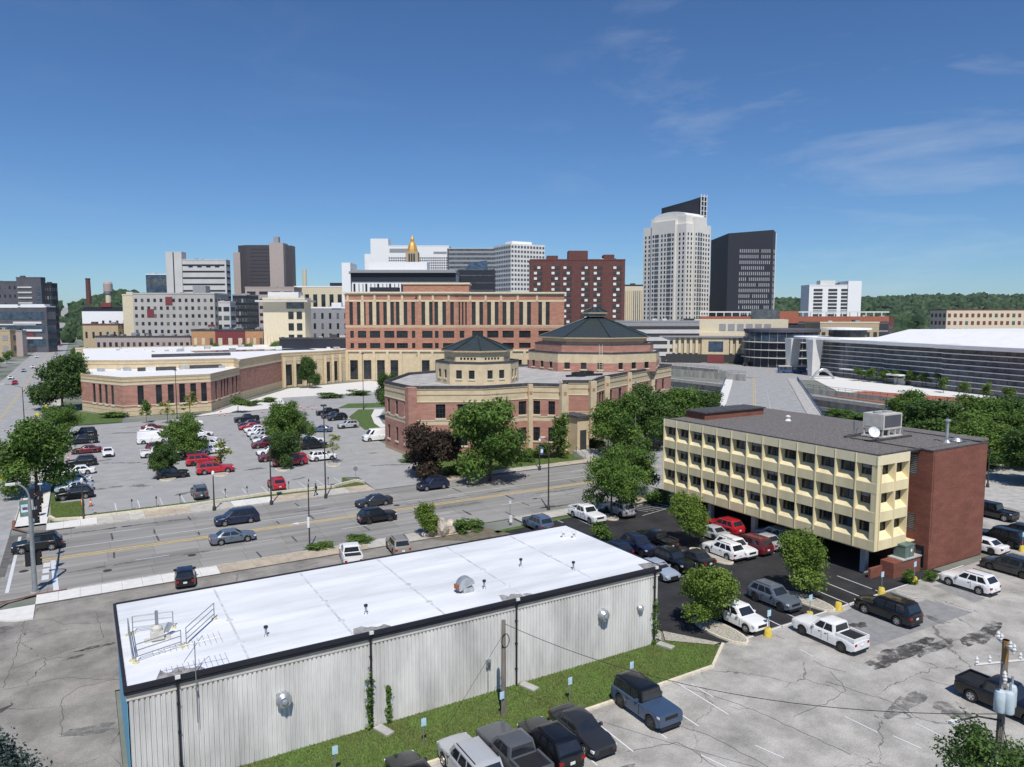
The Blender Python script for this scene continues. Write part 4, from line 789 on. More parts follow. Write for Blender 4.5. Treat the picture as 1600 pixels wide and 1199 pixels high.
for k in range(16): MB().tube([(98.2, 129.0, 12.7+0.38*k), (98.9, 128.8, 12.7+0.38*k)], 0.03, 4).build('ladder_rung', 'tan_pale', drm)
# ---- A: long low wing with white roof
wing = thing('low_wing', 'long low pink brick and tan wing with white membrane roof and slit windows', 'building')
ap = [(0, 225.7), (8.9, 207.3), (29.6, 207.8), (40.8, 229.3)]
wband = [(2.0, TN), (7.9, BR), (99, TN)]
for i in range(3):
    a, b = ap[i], ap[i+1]; Lg = math.dist(a, b); us = {0: [6.5, 9.5, 12.5, 15.5], 1: [4.0, 8.2, 11.0, 13.7, 16.4, 19.0], 2: [4.0, 8.5, 11, 13.5, 18, 21.5]}[i]
    ops = [(u-0.7, u+0.7, 2.5, 7.6) for u in us if u < Lg-0.8]
    o, P = wall('wall', wing, a, b, 0, 9.9, ops, wband, GM)
    for q in ops: pane(o, P, *q, cols=1, rows=2, sill='tan_pale', bar=0.09)
band_course(wing, ap, 7.8, 0.3, 0.06, 'tan_pale'); band_course(wing, ap, 8.6, 0.2, 0.08, 'tan_dark'); band_course(wing, ap, 2.5, 0.2, 0.07, 'tan_pale'); band_course(wing, ap, 1.2, 0.1, 0.04, 'tan_dark')
fr = [(0, 225.7), (8.9, 207.3), (29.6, 207.8), (40.8, 229.3), (42, 252), (2, 252)]; flat_roof(wing, fr, 9.5, 'roof_white', cap='tan_dark', caph=0.4)
up = [(0.8, 250), (12, 243), (40.9, 238.5), (40.8, 229.5), (60.8, 262.1), (77.3, 269.0), (88, 276.5), (120, 300), (120, 345), (0.8, 345)]
for i in range(0, 7):
    a, b = up[i], up[i+1]; ops = []
    Lg = math.dist(a, b)
    if i == 3: ops = [(u-0.3, u+0.3, 6.3, 8.2) for u in (7, 8.6, 13, 14.6)]
    if i in (4, 5): ops = [(1.2+4.4*k, 4.3+4.4*k, 0.6, 8.0) for k in range(int((Lg-2)/4.4))]
    o, P = wall('wall', wing, a, b, 0 if i > 2 else 9.4, 12.2, ops, [(2.4, TN), (9.3, BR if i < 4 else TN), (99, TN)], GM)
    for q in ops: pane(o, P, *q, cols=2, rows=3, sill=None)
band_course(wing, up[3:7], 9.3, 0.25, 0.08, 'tan_pale'); band_course(wing, up[:7], 10.9, 0.2, 0.08, 'tan_dark'); flat_roof(wing, up, 11.8, 'roof_white', cap='tan_dark', caph=0.4)
for i in (4, 5):
    a, b = Vector(up[i]), Vector(up[i+1]); t = (b-a).normalized(); n = Vector((t.y, -t.x)); k = 0
    while 0.6+4.4*k < (b-a).length: p = a+t*(0.55+4.4*k)+n*0.5; MB().prism([(p.x-0.5, p.y-0.5), (p.x+0.5, p.y-0.5), (p.x+0.5, p.y+0.5), (p.x-0.5, p.y+0.5)], 0, 10.6).build('column', 'tan_stone', wing); k += 1
r_ = random.Random(5)
for k in range(34):
    x, y, z = r_.choice([(r_.uniform(5, 38), r_.uniform(232, 246), 9.5), (r_.uniform(5, 90), r_.uniform(285, 338), 11.8)]); s = r_.uniform(0.4, 1.3)
    MB().box(x-s, x+s, y-s*0.6, y+s*0.6, z, z+s*0.9).build('roof_unit', r_.choice(['roof_grey', 'concrete_white', 'galv']), wing)
MB().box(14, 24, 233, 234.2, 9.5, 10.5).build('roof_monitor', 'roof_dark', wing); MB().box(26, 37, 236, 237.2, 9.5, 10.5).build('roof_monitor', 'roof_dark', wing); MB().box(20, 44, 262, 263.4, 11.8, 12.8).build('roof_monitor', 'roof_dark', wing); MB().box(36, 80, 288, 300, 11.8, 11.95).build('solar_array', 'glass_blue', wing)
# ---- B: tall block, turned to the downtown grid
blk = thing('court_block', 'tall orange brick court block with tan pilasters and tall paired windows', 'building', (*cw(-64.2, 284), 0), -YAW+R(0.5))
k5 = 0.0497                                                          # metres per unit of the elevation survey below
OM = ['brick_orange', 'tan_stone', 'tan_dark']; BT = 34.2
tall = {0: [(33, 60), (92, 118), (147, 158), (184, 211), (241, 266), (295, 322), (350, 377), (393, 420), (453, 480), (512, 540)], 1: [(592, 620), (652, 678), (692, 720), (754, 782), (814, 842)], 3: [(978, 1008), (1038, 1066), (1098, 1128), (1158, 1186), (1218, 1248), (1278, 1308), (1348, 1378), (1410, 1440), (1498, 1526), (1556, 1586)]}
low = {0: [(36, 64), (95, 160), (188, 268), (300, 378), (395, 482), (514, 540)], 1: [(595, 676), (694, 722), (756, 844)], 3: [(980, 1066), (1098, 1186), (1218, 1306), (1348, 1438), (1500, 1586)]}
seg = [((0, 0), (560, 0)), ((560, -14), (860, -14)), ((860, -14), (965, 40)), ((965, 40), (1700, 40))]
bb = [(11.2, TN), (12.0, TN), (20.6, BR), (21.3, TN), (30.6, BR), (31.2, TN), (33.0, BR), (99, TN)]
for i, (a, b) in enumerate(seg):
    A = (a[0]*k5, a[1]*k5); B = (b[0]*k5, b[1]*k5); L2 = math.dist(A, B); sc = L2/((b[0]-a[0])*k5)
    ops = [((p-a[0])*k5*sc, (q-a[0])*k5*sc, 21.6, 30.4) for p, q in tall.get(i, [])]
    for p, q in low.get(i, []): ops += [((p-a[0])*k5*sc, (q-a[0])*k5*sc, 16.6, 19.3), ((p-a[0])*k5*sc, (q-a[0])*k5*sc, 12.6, 14.6)]
    if i == 2: ops = [(1.0, 1.7, 21.6, 30.4), (2.4, 3.1, 21.6, 30.4), (3.8, 4.5, 21.6, 30.4), (1.4, 3.4, 16.6, 19.3)]
    ent = [(u, u+3.0, 0.5, 8.0) for u in [1.5+5.2*k for k in range(int((L2-3)/5.2))]]
    o, P = wall('wall', blk, A, B, 0, BT, ops+ent, bb, OM, 0.35)
    for q in ops: pane(o, P, *q, depth=0.35, cols=2 if q[1]-q[0] < 2.5 else 4, rows=6 if q[3]-q[2] > 5 else 2, bar=0.07)
    for q in ent: pane(o, P, *q, depth=0.35, cols=2, rows=3, bar=0.08)
    tp = tall.get(i, [])
    for (p, q), (r2, s2) in zip(tp[0 if i != 0 else 1::2], tp[1 if i != 0 else 2::2]):   # tan panels between paired windows
        u0, u1 = (q-a[0])*k5*sc+0.06, (r2-a[0])*k5*sc-0.06; pp = [P(u0, 21.4, -0.08), P(u1, 21.4, -0.08), P(u1, 21.4, 0.02), P(u0, 21.4, 0.02)]
        MB().prism([(v[0], v[1]) for v in pp], 21.4, 30.5).build('tan_panel', 'tan_stone', o)
    for z, h, ot, m_ in ((11.3, 0.5, 0.5, 'tan_pale'), (21.0, 0.25, 0.12, 'tan_pale'), (30.5, 0.25, 0.1, 'tan_pale'), (33.0, 0.35, 0.35, 'tan_stone'), (33.6, 0.65, 0.75, 'tan_pale')): band_course(blk, [A, B], z, h, ot, m_, 'cornice')
    for u in [1.5+5.2*k-1.1 for k in range(int((L2-3)/5.2)+1)]:
        pp = [P(u-0.5, 0, -0.5), P(u+0.5, 0, -0.5), P(u+0.5, 0, 0), P(u-0.5, 0, 0)]; MB().prism([(v[0], v[1]) for v in pp], 0, 11.3).build('base_pier', 'tan_stone', o)
    for u in ([tp[j][0] for j in range(0, len(tp), 2)] if tp else []):
        uu = (u-a[0])*k5*sc-0.55; pp = [P(uu-0.4, 0, -0.22), P(uu+0.4, 0, -0.22), P(uu+0.4, 0, 0), P(uu-0.4, 0, 0)]; MB().prism([(v[0], v[1]) for v in pp], 30.8, 33.0).build('capital', 'tan_stone', o)
rp_ = [(0, 0), (28, 0), (28, -0.7), (42.7, -0.7), (48, 2), (84.5, 2), (84.5, 30), (0, 30)]; flat_roof(blk, rp_, 33.9, 'roof_grey', caph=0.3, cap='tan_pale')
wall('side_wall', blk, (84.5, 2), (84.5, 30), 0, BT, [], bb, OM); wall('side_wall', blk, (0, 30), (0, 0), 0, BT, [], bb, OM)
MB().box(22, 47.5, 3, 16, 33.5, 37.2).build('penthouse', 'brick_orange', blk); MB().box(21.6, 47.9, 2.6, 16.4, 37.2, 37.9).build('penthouse_cornice', 'tan_pale', blk); MB().box(8.5, 19.5, 6, 12, 33.5, 36.2).build('plant_screen', 'charcoal', blk)

# ================================================================ DOWNTOWN (each building a thing; window grids too small to pick apart are one joined part)
def far(name, label, xl, xr, ytop, D, dep, mats, floors=0, cols=0, style='grid', side=True, winmat='glass_grey', z0=0.0, wf=0.55, hf=0.5, zfrom=None, turn=0.0, cat='building', roof=None, ybot=None, scols=None):
    """block standing at forward distance D whose front spans picture columns xl..xr; local x along the front, y away"""
    X0, X1 = (xl-800)/1148*D, (xr-800)/1148*D; w = X1-X0
    H_ = 25.5+(492-ytop)/1148*D*0.995
    t = thing(name, label, cat, (*cw(X0, D), 0), -YAW+turn)
    m0 = mats[0]; b = MB().box(0, w, 0, dep, z0, H_); b.build('walls', m0, t)
    sheet('roof', [(0.3, 0.3), (w-0.3, 0.3), (w-0.3, dep-0.3), (0.3, dep-0.3)], H_+0.02, roof or 'roof_grey', t)
    MB().box(-0.15, w+0.15, -0.15, 0.25, H_-0.1, H_+0.7).box(-0.15, 0.25, 0.25, dep, H_-0.1, H_+0.7).box(w-0.25, w+0.15, 0.25, dep, H_-0.1, H_+0.7).build('parapet', mats[1] if len(mats) > 1 else m0, t)
    zb = zfrom if zfrom is not None else z0+2.0
    q_ = random.Random(sum(map(ord, name)))
    for _ in range(4 if w > 12 else 2):                              # rooftop plant
        rx, ry, rs = q_.uniform(1.5, max(2, w-4)), q_.uniform(1, max(1.5, dep-3)), q_.uniform(0.8, 2.2); MB().box(rx, rx+rs*1.6, ry, ry+rs, H_, H_+rs*0.9).build('roof_unit', q_.choice(['galv', 'grey_mid', 'grey_pale', 'roof_dark']), t)
    if floors:
        fh = (H_-1.2-zb)/floors; win = MB(); alt = MB()
        for f in range(floors):
            za, zc = zb+f*fh+fh*(1-hf)/2, zb+f*fh+fh*(1+hf)/2
            if style == 'band':
                win.box(w*0.03, w*0.97, -0.12, 0.05, za, zc); win.box(-0.12, 0.05, dep*0.04, dep*0.96, za, zc); win.box(w-0.05, w+0.12, dep*0.04, dep*0.96, za, zc)
            else:
                for c in range(cols):
                    cw_ = w/cols; (alt if q_.random() < 0.22 else win).box(cw_*(c+(1-wf)/2), cw_*(c+(1+wf)/2), -0.12, 0.05, za, zc)
                for c in range(scols or max(1, int(cols*dep/w))):
                    n = scols or max(1, int(cols*dep/w)); cd = dep/n
                    for x in ((-0.12, 0.05), (w-0.05, w+0.12)): win.box(x[0], x[1], cd*(c+(1-wf)/2), cd*(c+(1+wf)/2), za, zc)
        stuff(win.build('windows', winmat, t))
        if alt.f: stuff(alt.build('windows_second_tone', 'glass_grey' if winmat != 'glass_grey' else 'grey_mid', t))  # random share of the windows in a second tone
    return t, w, H_
# left of the avenue
far('clinic_block', 'dark grey clinic block at the far left with slab front', -30, 33, 441, 620, 12, ['grey_dark'], 7, 8, wf=0.35, hf=0.35, winmat='charcoal')
t, w, h = far('clinic_tower', 'dark grey stair tower with pale balcony bands, tallest at far left', 32, 70, 435, 600, 6, ['grey_dark'], 0)
for k in range(6): MB().box(1.0, w*0.62, -0.6, 0.0, 26+4.2*k, 27.2+4.2*k).build('balcony', 'grey_pale', t)
for k in range(6): MB().box(w*0.80, w*0.96, -0.15, 0.0, 24.5+4.2*k, 27.2+4.2*k).build('window', 'glass_blue', t)
far('clinic_annex', 'dark annex to the right of the far left stair tower', 70, 86, 444, 605, 8, ['charcoal'], 7, 4, wf=0.4, hf=0.4)
t, w, h = far('podium_building', 'blue grey glass podium building below the dark clinic', -40, 76, 480, 500, 10, ['grey_dark', 'white_bright'], 3, 1, 'band', winmat='glass_blue', hf=0.55)
for a, b, z in ((0.25, 0.62, h-0.5), (0.66, 0.98, h-0.3)): MB().box(w*a, w*b, -0.2, 6, z, z+2.2).build('roof_sign', 'white_bright', t)
for k in range(3): MB().box(w*0.55, w*0.93, -0.5, 0, 9+5.2*k, 10.4+5.2*k).build('white_band', 'white_wall', t)
far('white_store', 'low white store with red panels left of the avenue', -30, 58, 508, 500, 8, ['white_wall'], 1, 5, wf=0.5, hf=0.5, winmat='maroon')
far('tan_shop', 'tan two storey shop at the left picture edge beside the avenue', -45, 17, 517, 445, 12, ['tan_dark'], 2, 4); far('mural_shop', 'brick shop with faded mural left of the avenue', 17, 36, 518, 450, 4, ['pink_granite', 'grey_mid'], 0)
# right of the avenue, middle distance
t, w, h = far('balcony_flats', 'white apartment block with dark balconies and blank white end', 131, 204, 486, 420, 6, ['white_bright', 'charcoal'], 0)
for k in range(5):
    for c in range(4):
        x = w*0.40+w*0.15*c; MB().box(x, x+w*0.10, -0.9, 0, 6+3.4*k, 7.0+3.4*k).build('balcony', 'grey_dark', t); MB().box(x+0.6, x+w*0.07, -0.12, 0, 7.0+3.4*k, 8.6+3.4*k).build('window', 'glass', t)
MB().box(0, w, 1, 5, h, h+2.2).build('roof_plant', 'charcoal', t); MB().box(w*0.40, w*0.62, 0.5, 1.0, h+2.2, h+4.6).build('roof_sign', 'maroon', t)
t, w, h = far('grey_hotel', 'long grey concrete hotel with small square windows and maroon panels', 211, 338, 460, 400, 20, ['grey_wall'], 7, 13, wf=0.42, hf=0.42, winmat='charcoal', zfrom=6)
for u, v in ((0.17, 0.78), (0.40, 0.96), (0.91, 0.55)): MB().box(w*u, w*u+w*0.085, -0.16, 0, h*v-4.5, h*v).build('maroon_panel', 'maroon', t)
MB().box(w*0.70, w*0.86, 4, 10, h, h+4.6).build('roof_sign_frame', 'grey_mid', t); far('hotel_annex', 'tan stair block at the left end of the grey hotel', 195, 211, 462, 405, 18, ['tan_pale'], 0)
far('parking_deck', 'pale concrete parking deck to the right of the grey hotel', 338, 362, 473, 405, 8, ['grey_pale'], 6, 2, wf=0.75, hf=0.5, winmat='charcoal')
far('blue_glass_clinic', 'curved blue glass clinic block behind the grey office', 233, 268, 430, 720, 30, ['glass_blue', 'white_bright'], 5, 1, 'band', winmat='glass_grey')
t, w, h = far('grey_office', 'tall grey concrete office with horizontal window slits', 272, 358, 408, 560, 8, ['grey_pale'], 9, 1, 'band', winmat='charcoal', hf=0.26, zfrom=22)
MB().box(-3, 9, -1.0, 7, 0, h+6.4).build('stair_shaft', 'grey_pale', t); MB().box(2.4, 3.2, -1.12, -1.0, 10, h+6).build('shaft_slot', 'charcoal', t)
for k in range(4): MB().box(w*(0.32+0.16*k), w*(0.40+0.16*k), -0.14, 0, h-5.2, h-3.4).build('louvre', 'charcoal', t)
# brown tower: octagonal dark shaft with granite slabs
bt = thing('brown_tower', 'dark bronze glass tower with pinkish granite slabs', 'tower', (*cw(-222, 590), 0), -YAW)
s_ = MB(); s_.prism([(3, 5), (11, 0), (37, 0), (46, 5), (46, 14), (36, 20), (12, 20), (3, 14)], 0, 80.5); s_.build('glass_shaft', 'tower_brown', bt); MB().box(-0.5, 5.0, 3, 14, 0, 75).build('granite_slab', 'pink_granite', bt); MB().box(30.5, 41.5, -3, 10, 0, 82).build('granite_slab', 'pink_granite', bt)
MB().box(33, 37, 0, 4, 82, 87).build('roof_mast', 'grey_mid', bt); lines = MB()
for k in range(20): lines.box(14.2, 30.3, -0.1, 0, 22+2.9*k, 22.25+2.9*k)
stuff(lines.build('floor_lines', 'charcoal', bt))
far('granite_podium', 'tan granite podium with dark window bands below the bronze tower', 386, 462, 450, 540, 30, ['pink_granite'], 8, 4, wf=0.7, hf=0.4, winmat='charcoal')
far('dark_glass_office', 'small dark glass office between the parking deck and podium', 366, 388, 462, 430, 20, ['charcoal', 'grey_mid'], 9, 5, wf=0.7, hf=0.6, winmat='glass_grey')
t, w, h = far('clinic_wing', 'clinic wing with white top storey and tall dark glazing', 462, 538, 449, 560, 30, ['tan_pale', 'white_bright'], 0)
for k in range(6): MB().box(2+w/6*k, w/6*(k+0.82), -0.2, 0, 6, h-5.5).build('glazing', 'glass', t)
MB().box(w*0.72, w, 2, 14, h, h+3.2).build('roof_plant', 'charcoal', t)
tag(MB().lathe([(2.3, 0), (1.7, 64.5)], 12).build('smokestack', 'tan_pale', None, (*cw(-179, 640), 0)), 'slim pale smokestack behind the clinic wing', 'chimney'); 
t, w, h = far('canopy_building', 'tan stone building with broad pale overhanging roof', 413, 478, 468, 330, 10, ['tan_pale'], 0)
MB().box(-2.5, w+2.0, -3.0, 11, h-1.2, h-0.4).build('canopy', 'grey_pale', t); MB().box(2, w-3, 1, 8, h, h+3.2).build('penthouse', 'white_wall', t)
for k in range(5):
    for c in range(2): MB().box(w*0.60+w*0.20*c, w*0.60+w*0.20*c+2.4, -0.15, 0, 3.2+5.1*k, 6.4+5.1*k).build('window', 'glass', t)
MB().box(w*0.56, w*0.98, -0.2, 0, h-4.2, h-1.4).build('glazed_band', 'glass_grey', t)
for c in range(5): MB().box(1+1.3*c, 1.6+1.3*c, -0.3, 0, 8, 17).build('fin', 'tan_pale', t)
t, w, h = far('grey_inn', 'grey gabled inn with white trim right of the canopy building', 487, 547, 482, 370, 18, ['grey_mid', 'white_bright'], 5, 5, wf=0.3, hf=0.55, winmat='glass'); MB().box(w*0.55, w*0.8, -0.4, 3, h, h+2.8).build('gable', 'white_bright', t); MB().box(0, w, -0.1, 0, 0, 5.5).build('brick_base', 'red_brick_plain', t)
xs_ = [(300, 337, 'orange_tan', 'orange tan'), (337, 384, 'maroon', 'maroon'), (384, 413, 'orange_tan', 'ochre'), (413, 436, 'maroon', 'dark red')]
for k, (a, b, m_, nm) in enumerate(xs_): far('row_shop', nm+' two storey brick shop in the row above the white roof, '+['leftmost', 'second', 'third', 'rightmost'][k], a, b, 517, 340, 16, [m_, 'roof_dark'], 2, 3 if k < 3 else 2, wf=0.4, hf=0.42, winmat='tan_pale', roof='roof_dark')
far('low_terrace', 'low tan terrace with square windows above the left wing roof', 118, 252, 546, 352, 8, ['tan_pale'], 1, 9, wf=0.4, hf=0.3, winmat='charcoal'); t, w, h = far('roof_row', 'row of old shops with dark roofs and arched tan fronts', 150, 298, 527, 370, 20, ['pink_granite', 'roof_dark'], 2, 16, wf=0.45, hf=0.5, winmat='charcoal', roof='roof_dark')
for k in range(7): MB().box(4+6.5*k, 5.5+6.5*k, 4, 7, h, h+1.3).build('roof_unit', ['galv', 'grey_mid'][k % 2], t)
far('corner_block', 'small brick and stucco corner block beside the avenue', 131, 186, 508, 400, 14, ['tan_dark', 'maroon'], 2, 5, wf=0.3, hf=0.4, winmat='charcoal'); far('skyway', 'dark glass skyway corridor left of the court block', 437, 545, 530, 300, 6, ['charcoal', 'roof_dark'], 1, 18, wf=0.7, hf=0.3, winmat='glass_grey')
# hospital group
t, w, h = far('banded_clinic', 'white clinic with dark glass top storey and vertical white fins', 552, 712, 424, 520, 40, ['white_bright', 'grey_mid'], 0)
MB().box(-1.0, w+0.5, -0.5, 0.0, h-7.5, h-1.5).build('dark_glazing', 'charcoal', t); MB().box(-1.6, w+1.0, -2.5, 38, h-1.5, h-0.4).build('roof_slab', 'grey_mid', t)
for k in range(26): MB().box(1+w/26*k+ (0.9 if k % 3 else 0), w/26*(k+0.5)+1, -0.2, 0, 18, h-9).build('window_slot', 'charcoal', t)
MB().box(-6.5, -0.5, -2, 20, 0, h+5.5).build('end_slab', 'white_bright', t); MB().box(w*0.15, w*0.72, 5, 22, h, h+6.5).build('roof_plant', 'white_bright', t)
t, w, h = far('hospital_main', 'large white hospital slab with checkered window fields', 582, 703, 386, 880, 40, ['white_bright'], 0)
MB().box(-8, 0, 3, 30, 0, h-9).build('step_wing', 'white_bright', t); MB().box(0, 21, -1, 20, h-20, h+8.5).build('stair_block', 'white_bright', t)
g_ = MB()
for f in range(9):
    for c in range(22): g_.box(w*0.23+c*2.6, w*0.23+c*2.6+1.7, -0.2, 0, h-26+2.9*f-12, h-24.3+2.9*f-12)
    for c in range(7): g_.box(w*0.79+c*2.6, w*0.79+c*2.6+1.7, -0.2, 0, h-26+2.9*f-12, h-24.3+2.9*f-12)
stuff(g_.build('windows', 'grey_dark', t)); MB().box(w*0.24, w*0.58, -0.25, 0, h-7.5, h-3.0).build('dark_band', 'grey_mid', t); MB().box(w*0.80, w*0.97, -0.25, 0, h-9, h-6.5).build('dark_band', 'grey_mid', t)
pl = thing('bell_tower', 'ornate tan stone bell tower with golden domed lantern', 'tower', (*cw(-108, 800), 0), -YAW); MB().box(-8, 8, 0, 16, 0, 80).build('shaft', 'tan_stone', pl); MB().box(-6.6, 6.6, 1, 14, 80, 93).build('belfry', 'tan_dark', pl)
for k in range(3): MB().box(-3.6+2.6*k, -1.8+2.6*k, 0.8, 1.05, 82, 91).build('opening', 'frame_dark', pl)
MB().lathe([(6.2, 93), (5.6, 96), (4.4, 100), (3.2, 103), (2.2, 104), (2.0, 107), (0.4, 111)], 8, (0, 7.5), a0=R(22.5)).build('dome', 'gold', pl)
far('glass_clinic', 'grey glass clinic tower with pale floor bands behind the court block', 700, 782, 390, 760, 40, ['glass_grey', 'grey_pale'], 15, 1, 'band', winmat='grey_mid', hf=0.45, zfrom=25)
t, w, h = far('dark_atrium', 'dark blue glass atrium with sloping roof before the white grid tower', 716, 773, 423, 560, 26, ['charcoal', 'glass_grey'], 10, 1, 'band', winmat='glass_grey', hf=0.12); s_ = MB(); s_.face([(w*0.18, 0, h), (w*0.82, 0, h), (w*0.78, 10, h+8), (w*0.3, 10, h+6)]); s_.face([(w*0.18, 0, h), (w*0.3, 10, h+6), (w*0.3, 20, h)]); s_.face([(w*0.82, 0, h), (w*0.82, 20, h), (w*0.78, 10, h+8)]); s_.build('glass_slope', 'glass_blue', t)
gt = thing('grid_tower', 'white tower with regular square window grid on two faces', 'tower', (*cw(-1.0, 640), 0), -YAW+R(30)); GW, GD, GH = 34.6, 31, 86.5
MB().box(0, GW, 0, GD, 0, GH).build('walls', 'white_wall', gt); g_ = MB()
for f in range(20):
    for c in range(11): g_.box(GW/11*(c+0.2), GW/11*(c+0.8), -0.2, 0.1, 6+4*f+1, 6+4*f+2.9)
    for c in range(10): g_.box(-0.2, 0.1, GD/10*(c+0.2), GD/10*(c+0.8), 6+4*f+1, 6+4*f+2.9)
stuff(g_.build('windows', 'grey_dark', gt)); MB().box(6, 26, 8, 20, GH, GH+3).build('roof_plant', 'white_bright', gt)
# brown apartment slab
t, w, h = far('brown_apartments', 'dark red brown brick apartment slab with rooftop stair blocks', 828, 975, 408, 420, 20, ['brick_brown'], 0)
g_ = MB(); v_ = MB()
for f in range(12):
    for c, u in enumerate((0.035, 0.22, 0.345, 0.535, 0.665, 0.87)):
        z = h-3.4-3.05*f; g_.box(w*u, w*u+w*0.095, -0.15, 0.05, z-1.7, z+0.2); v_.box(w*u+(0.3 if (f+c) % 3 else 2.2), w*u+1.7+(0.3 if (f+c) % 3 else 2.2), -0.2, -0.15, z-1.4, z)
stuff(g_.build('balcony_recesses', 'frame_dark', t)); stuff(v_.build('window_curtains', 'white_wall', t))
for a, b, q in ((0.18, 0.295, 2.8), (0.405, 0.61, 5.6), (0.78, 0.89, 3.4)): MB().box(w*a, w*b, 2, 12, h, h+q).build('stair_block', 'brick_brown', t)
far('ribbed_office', 'small tan office with vertical ribs and dark top beside the white tower', 975, 1003, 447, 480, 16, ['tan_pale', 'charcoal'], 1, 9, wf=0.4, hf=0.9, winmat='tan_dark'); 
# white residential tower, stepped plan
wt = thing('white_tower', 'tall white residential tower with stepped corners and dark curved crown', 'tower', (*cw(123.4, 528), 0), -YAW+R(38)); TH = 99
TW, TD_ = 28, 40
MB().box(0, TW, 0, TD_, 0, TH-9).build('shaft', 'tower_white', wt); MB().box(1.5, TW-3, 1.5, TD_-6, TH-9, TH-3).build('upper_shaft', 'tower_white', wt); MB().box(-1.2, 9, 9, 31, 0, TH-6).build('bay', 'tower_white', wt); MB().box(8, 20, -1.2, 9, 0, TH-4).build('bay', 'tower_white', wt)
g_ = MB(); d_ = MB()
for f in range(24):
    z = 6+3.3*f
    for u in (1.6, 5.2, 22.0, 25.2): g_.box(u, u+1.2, -0.15, 0.1, z, z+1.8)
    for u in (9.0, 17.6): g_.box(u, u+1.2, -1.35, -1.1, z, z+1.8)
    for u in (11.6, 14.4): d_.box(u, u+1.9, -1.4, -1.1, z-0.2, z+2.2)
    for u in (1.6, 5.0, 33.5, 37.0): g_.box(-0.15, 0.1, u, u+1.2, z, z+1.8)
    for u in (10.2, 17.4, 20.4, 28.6): g_.box(-1.35, -1.1, u, u+1.2, z, z+1.8)
    for u in (12.4, 24.0): d_.box(-1.4, -1.1, u, u+3.6, z-0.1, z+2.0)
stuff(g_.build('windows', 'charcoal', wt)); stuff(d_.build('balcony_doors', 'glass_grey', wt))
n = 14; cr = MB()
for k in range(n):
    a, b = math.pi*k/n, math.pi*(k+1)/n; f = lambda q, x: (x, 17-15*math.cos(q), TH-3+3.6*math.sin(q))
    cr.face([f(a, 2), f(b, 2), f(b, 22), f(a, 22)]); cr.face([f(a, 2), (2, 17, TH-3), f(b, 2)][::-1]); cr.face([f(a, 22), f(b, 22), (22, 17, TH-3)][::-1])
cr.build('barrel_crown', 'white_wall', wt)
cs = MB(); n = 12; lo_ = []; hi_ = []
for q in range(n):
    u = q/(n-1); lo_.append((21-1.5*math.sin(u*3.1), 3+38*u)); hi_.append(TH+12-7.5*u+3.2*u*u)
ringb = [(x, y, TH-4) for x, y in lo_]+[(x+1.2, y, TH-4) for x, y in reversed(lo_)]; ringt = [(x, y, h_) for (x, y), h_ in zip(lo_, hi_)]+[(x+1.2, y, h_) for (x, y), h_ in zip(reversed(lo_), reversed(hi_))]
cs.rings([ringb, ringt]); cs.build('crown_screen', 'charcoal', wt)
fr_ = MB()
for z in range(0, 5): fr_.box(19.0, 26, 2.4, 2.8, TH-2+3.4*z, TH-1.6+3.4*z)
for x in (19.0, 22.3, 25.6): fr_.box(x, x+0.4, 2.38, 2.82, TH-4, TH+13.5)
fr_.build('crown_frame', 'white_bright', wt); box('crown_glazing', 19.2, 25.8, 2.9, 3.1, TH-3, TH+12, 'charcoal', wt)
# black tower
kt = thing('black_tower', 'black clad hotel tower with rows of slim lit windows', 'tower', (*cw(136.5, 470), 0), -YAW+R(7)); KH = 79
s_ = MB(); s_.prism([(0, 0), (29, -1.5), (34.5, 6), (34.5, 28), (0, 28)], 0, KH-5); i = len(s_.v)-5
s_.v[i:] = [(0, 0, KH-2.4), (29, -1.5, KH), (34.5, 6, KH-0.6), (34.5, 28, KH-2), (0, 28, KH-4)]; s_.build('walls', 'charcoal', kt)
g_ = MB(); r_ = random.Random(2)
for f in range(13):
    for c in range(16):
        if r_.random() < 0.93: x = 7.6+1.28*c; g_.face([(x, -0.06-x*1.5/29, 22+3.55*f), (x+0.62, -0.06-(x+0.62)*1.5/29, 22+3.55*f), (x+0.62, -0.06-(x+0.62)*1.5/29, 24.2+3.55*f), (x, -0.06-x*1.5/29, 24.2+3.55*f)])
    g_.face([(30.0, -0.3, 22+3.55*f), (33.9, 5.1, 22+3.55*f), (33.9, 5.1, 24.4+3.55*f), (30.0, -0.3, 24.4+3.55*f)])
stuff(g_.build('windows', 'grey_mid', kt)); box('end_trim', 34.5, 34.9, 6, 28, 0, KH-1, 'white_wall', kt)
# far white flats, right
t, w, h = far('white_flats', 'white concrete apartment slab with dark balcony stacks on the right', 1261, 1330, 447, 560, 16, ['white_bright'], 0); d_ = MB()
for f in range(10):
    for u in (0.10, 0.43, 0.72): d_.box(w*u, w*u+w*0.2, -0.25, 0, h-4-2.7*f, h-2.4-2.7*f)
stuff(d_.build('balconies', 'frame_dark', t)); MB().box(w*0.86, w*1.16, -1, 18, 0, h+3.5).build('end_wall', 'white_bright', t); MB().box(w*0.28, w*0.62, 3, 10, h, h+4).build('penthouse', 'white_wall', t)
far('right_flats', 'long tan and white apartment row at the right horizon', 1476, 1640, 485, 640, 25, ['tan_pale', 'maroon'], 4, 18, wf=0.5, hf=0.5, winmat='maroon'); far('brick_depot', 'low dark brick depot between trees and the right flats', 1345, 1395, 496, 560, 20, ['brick_brown'], 1, 5)
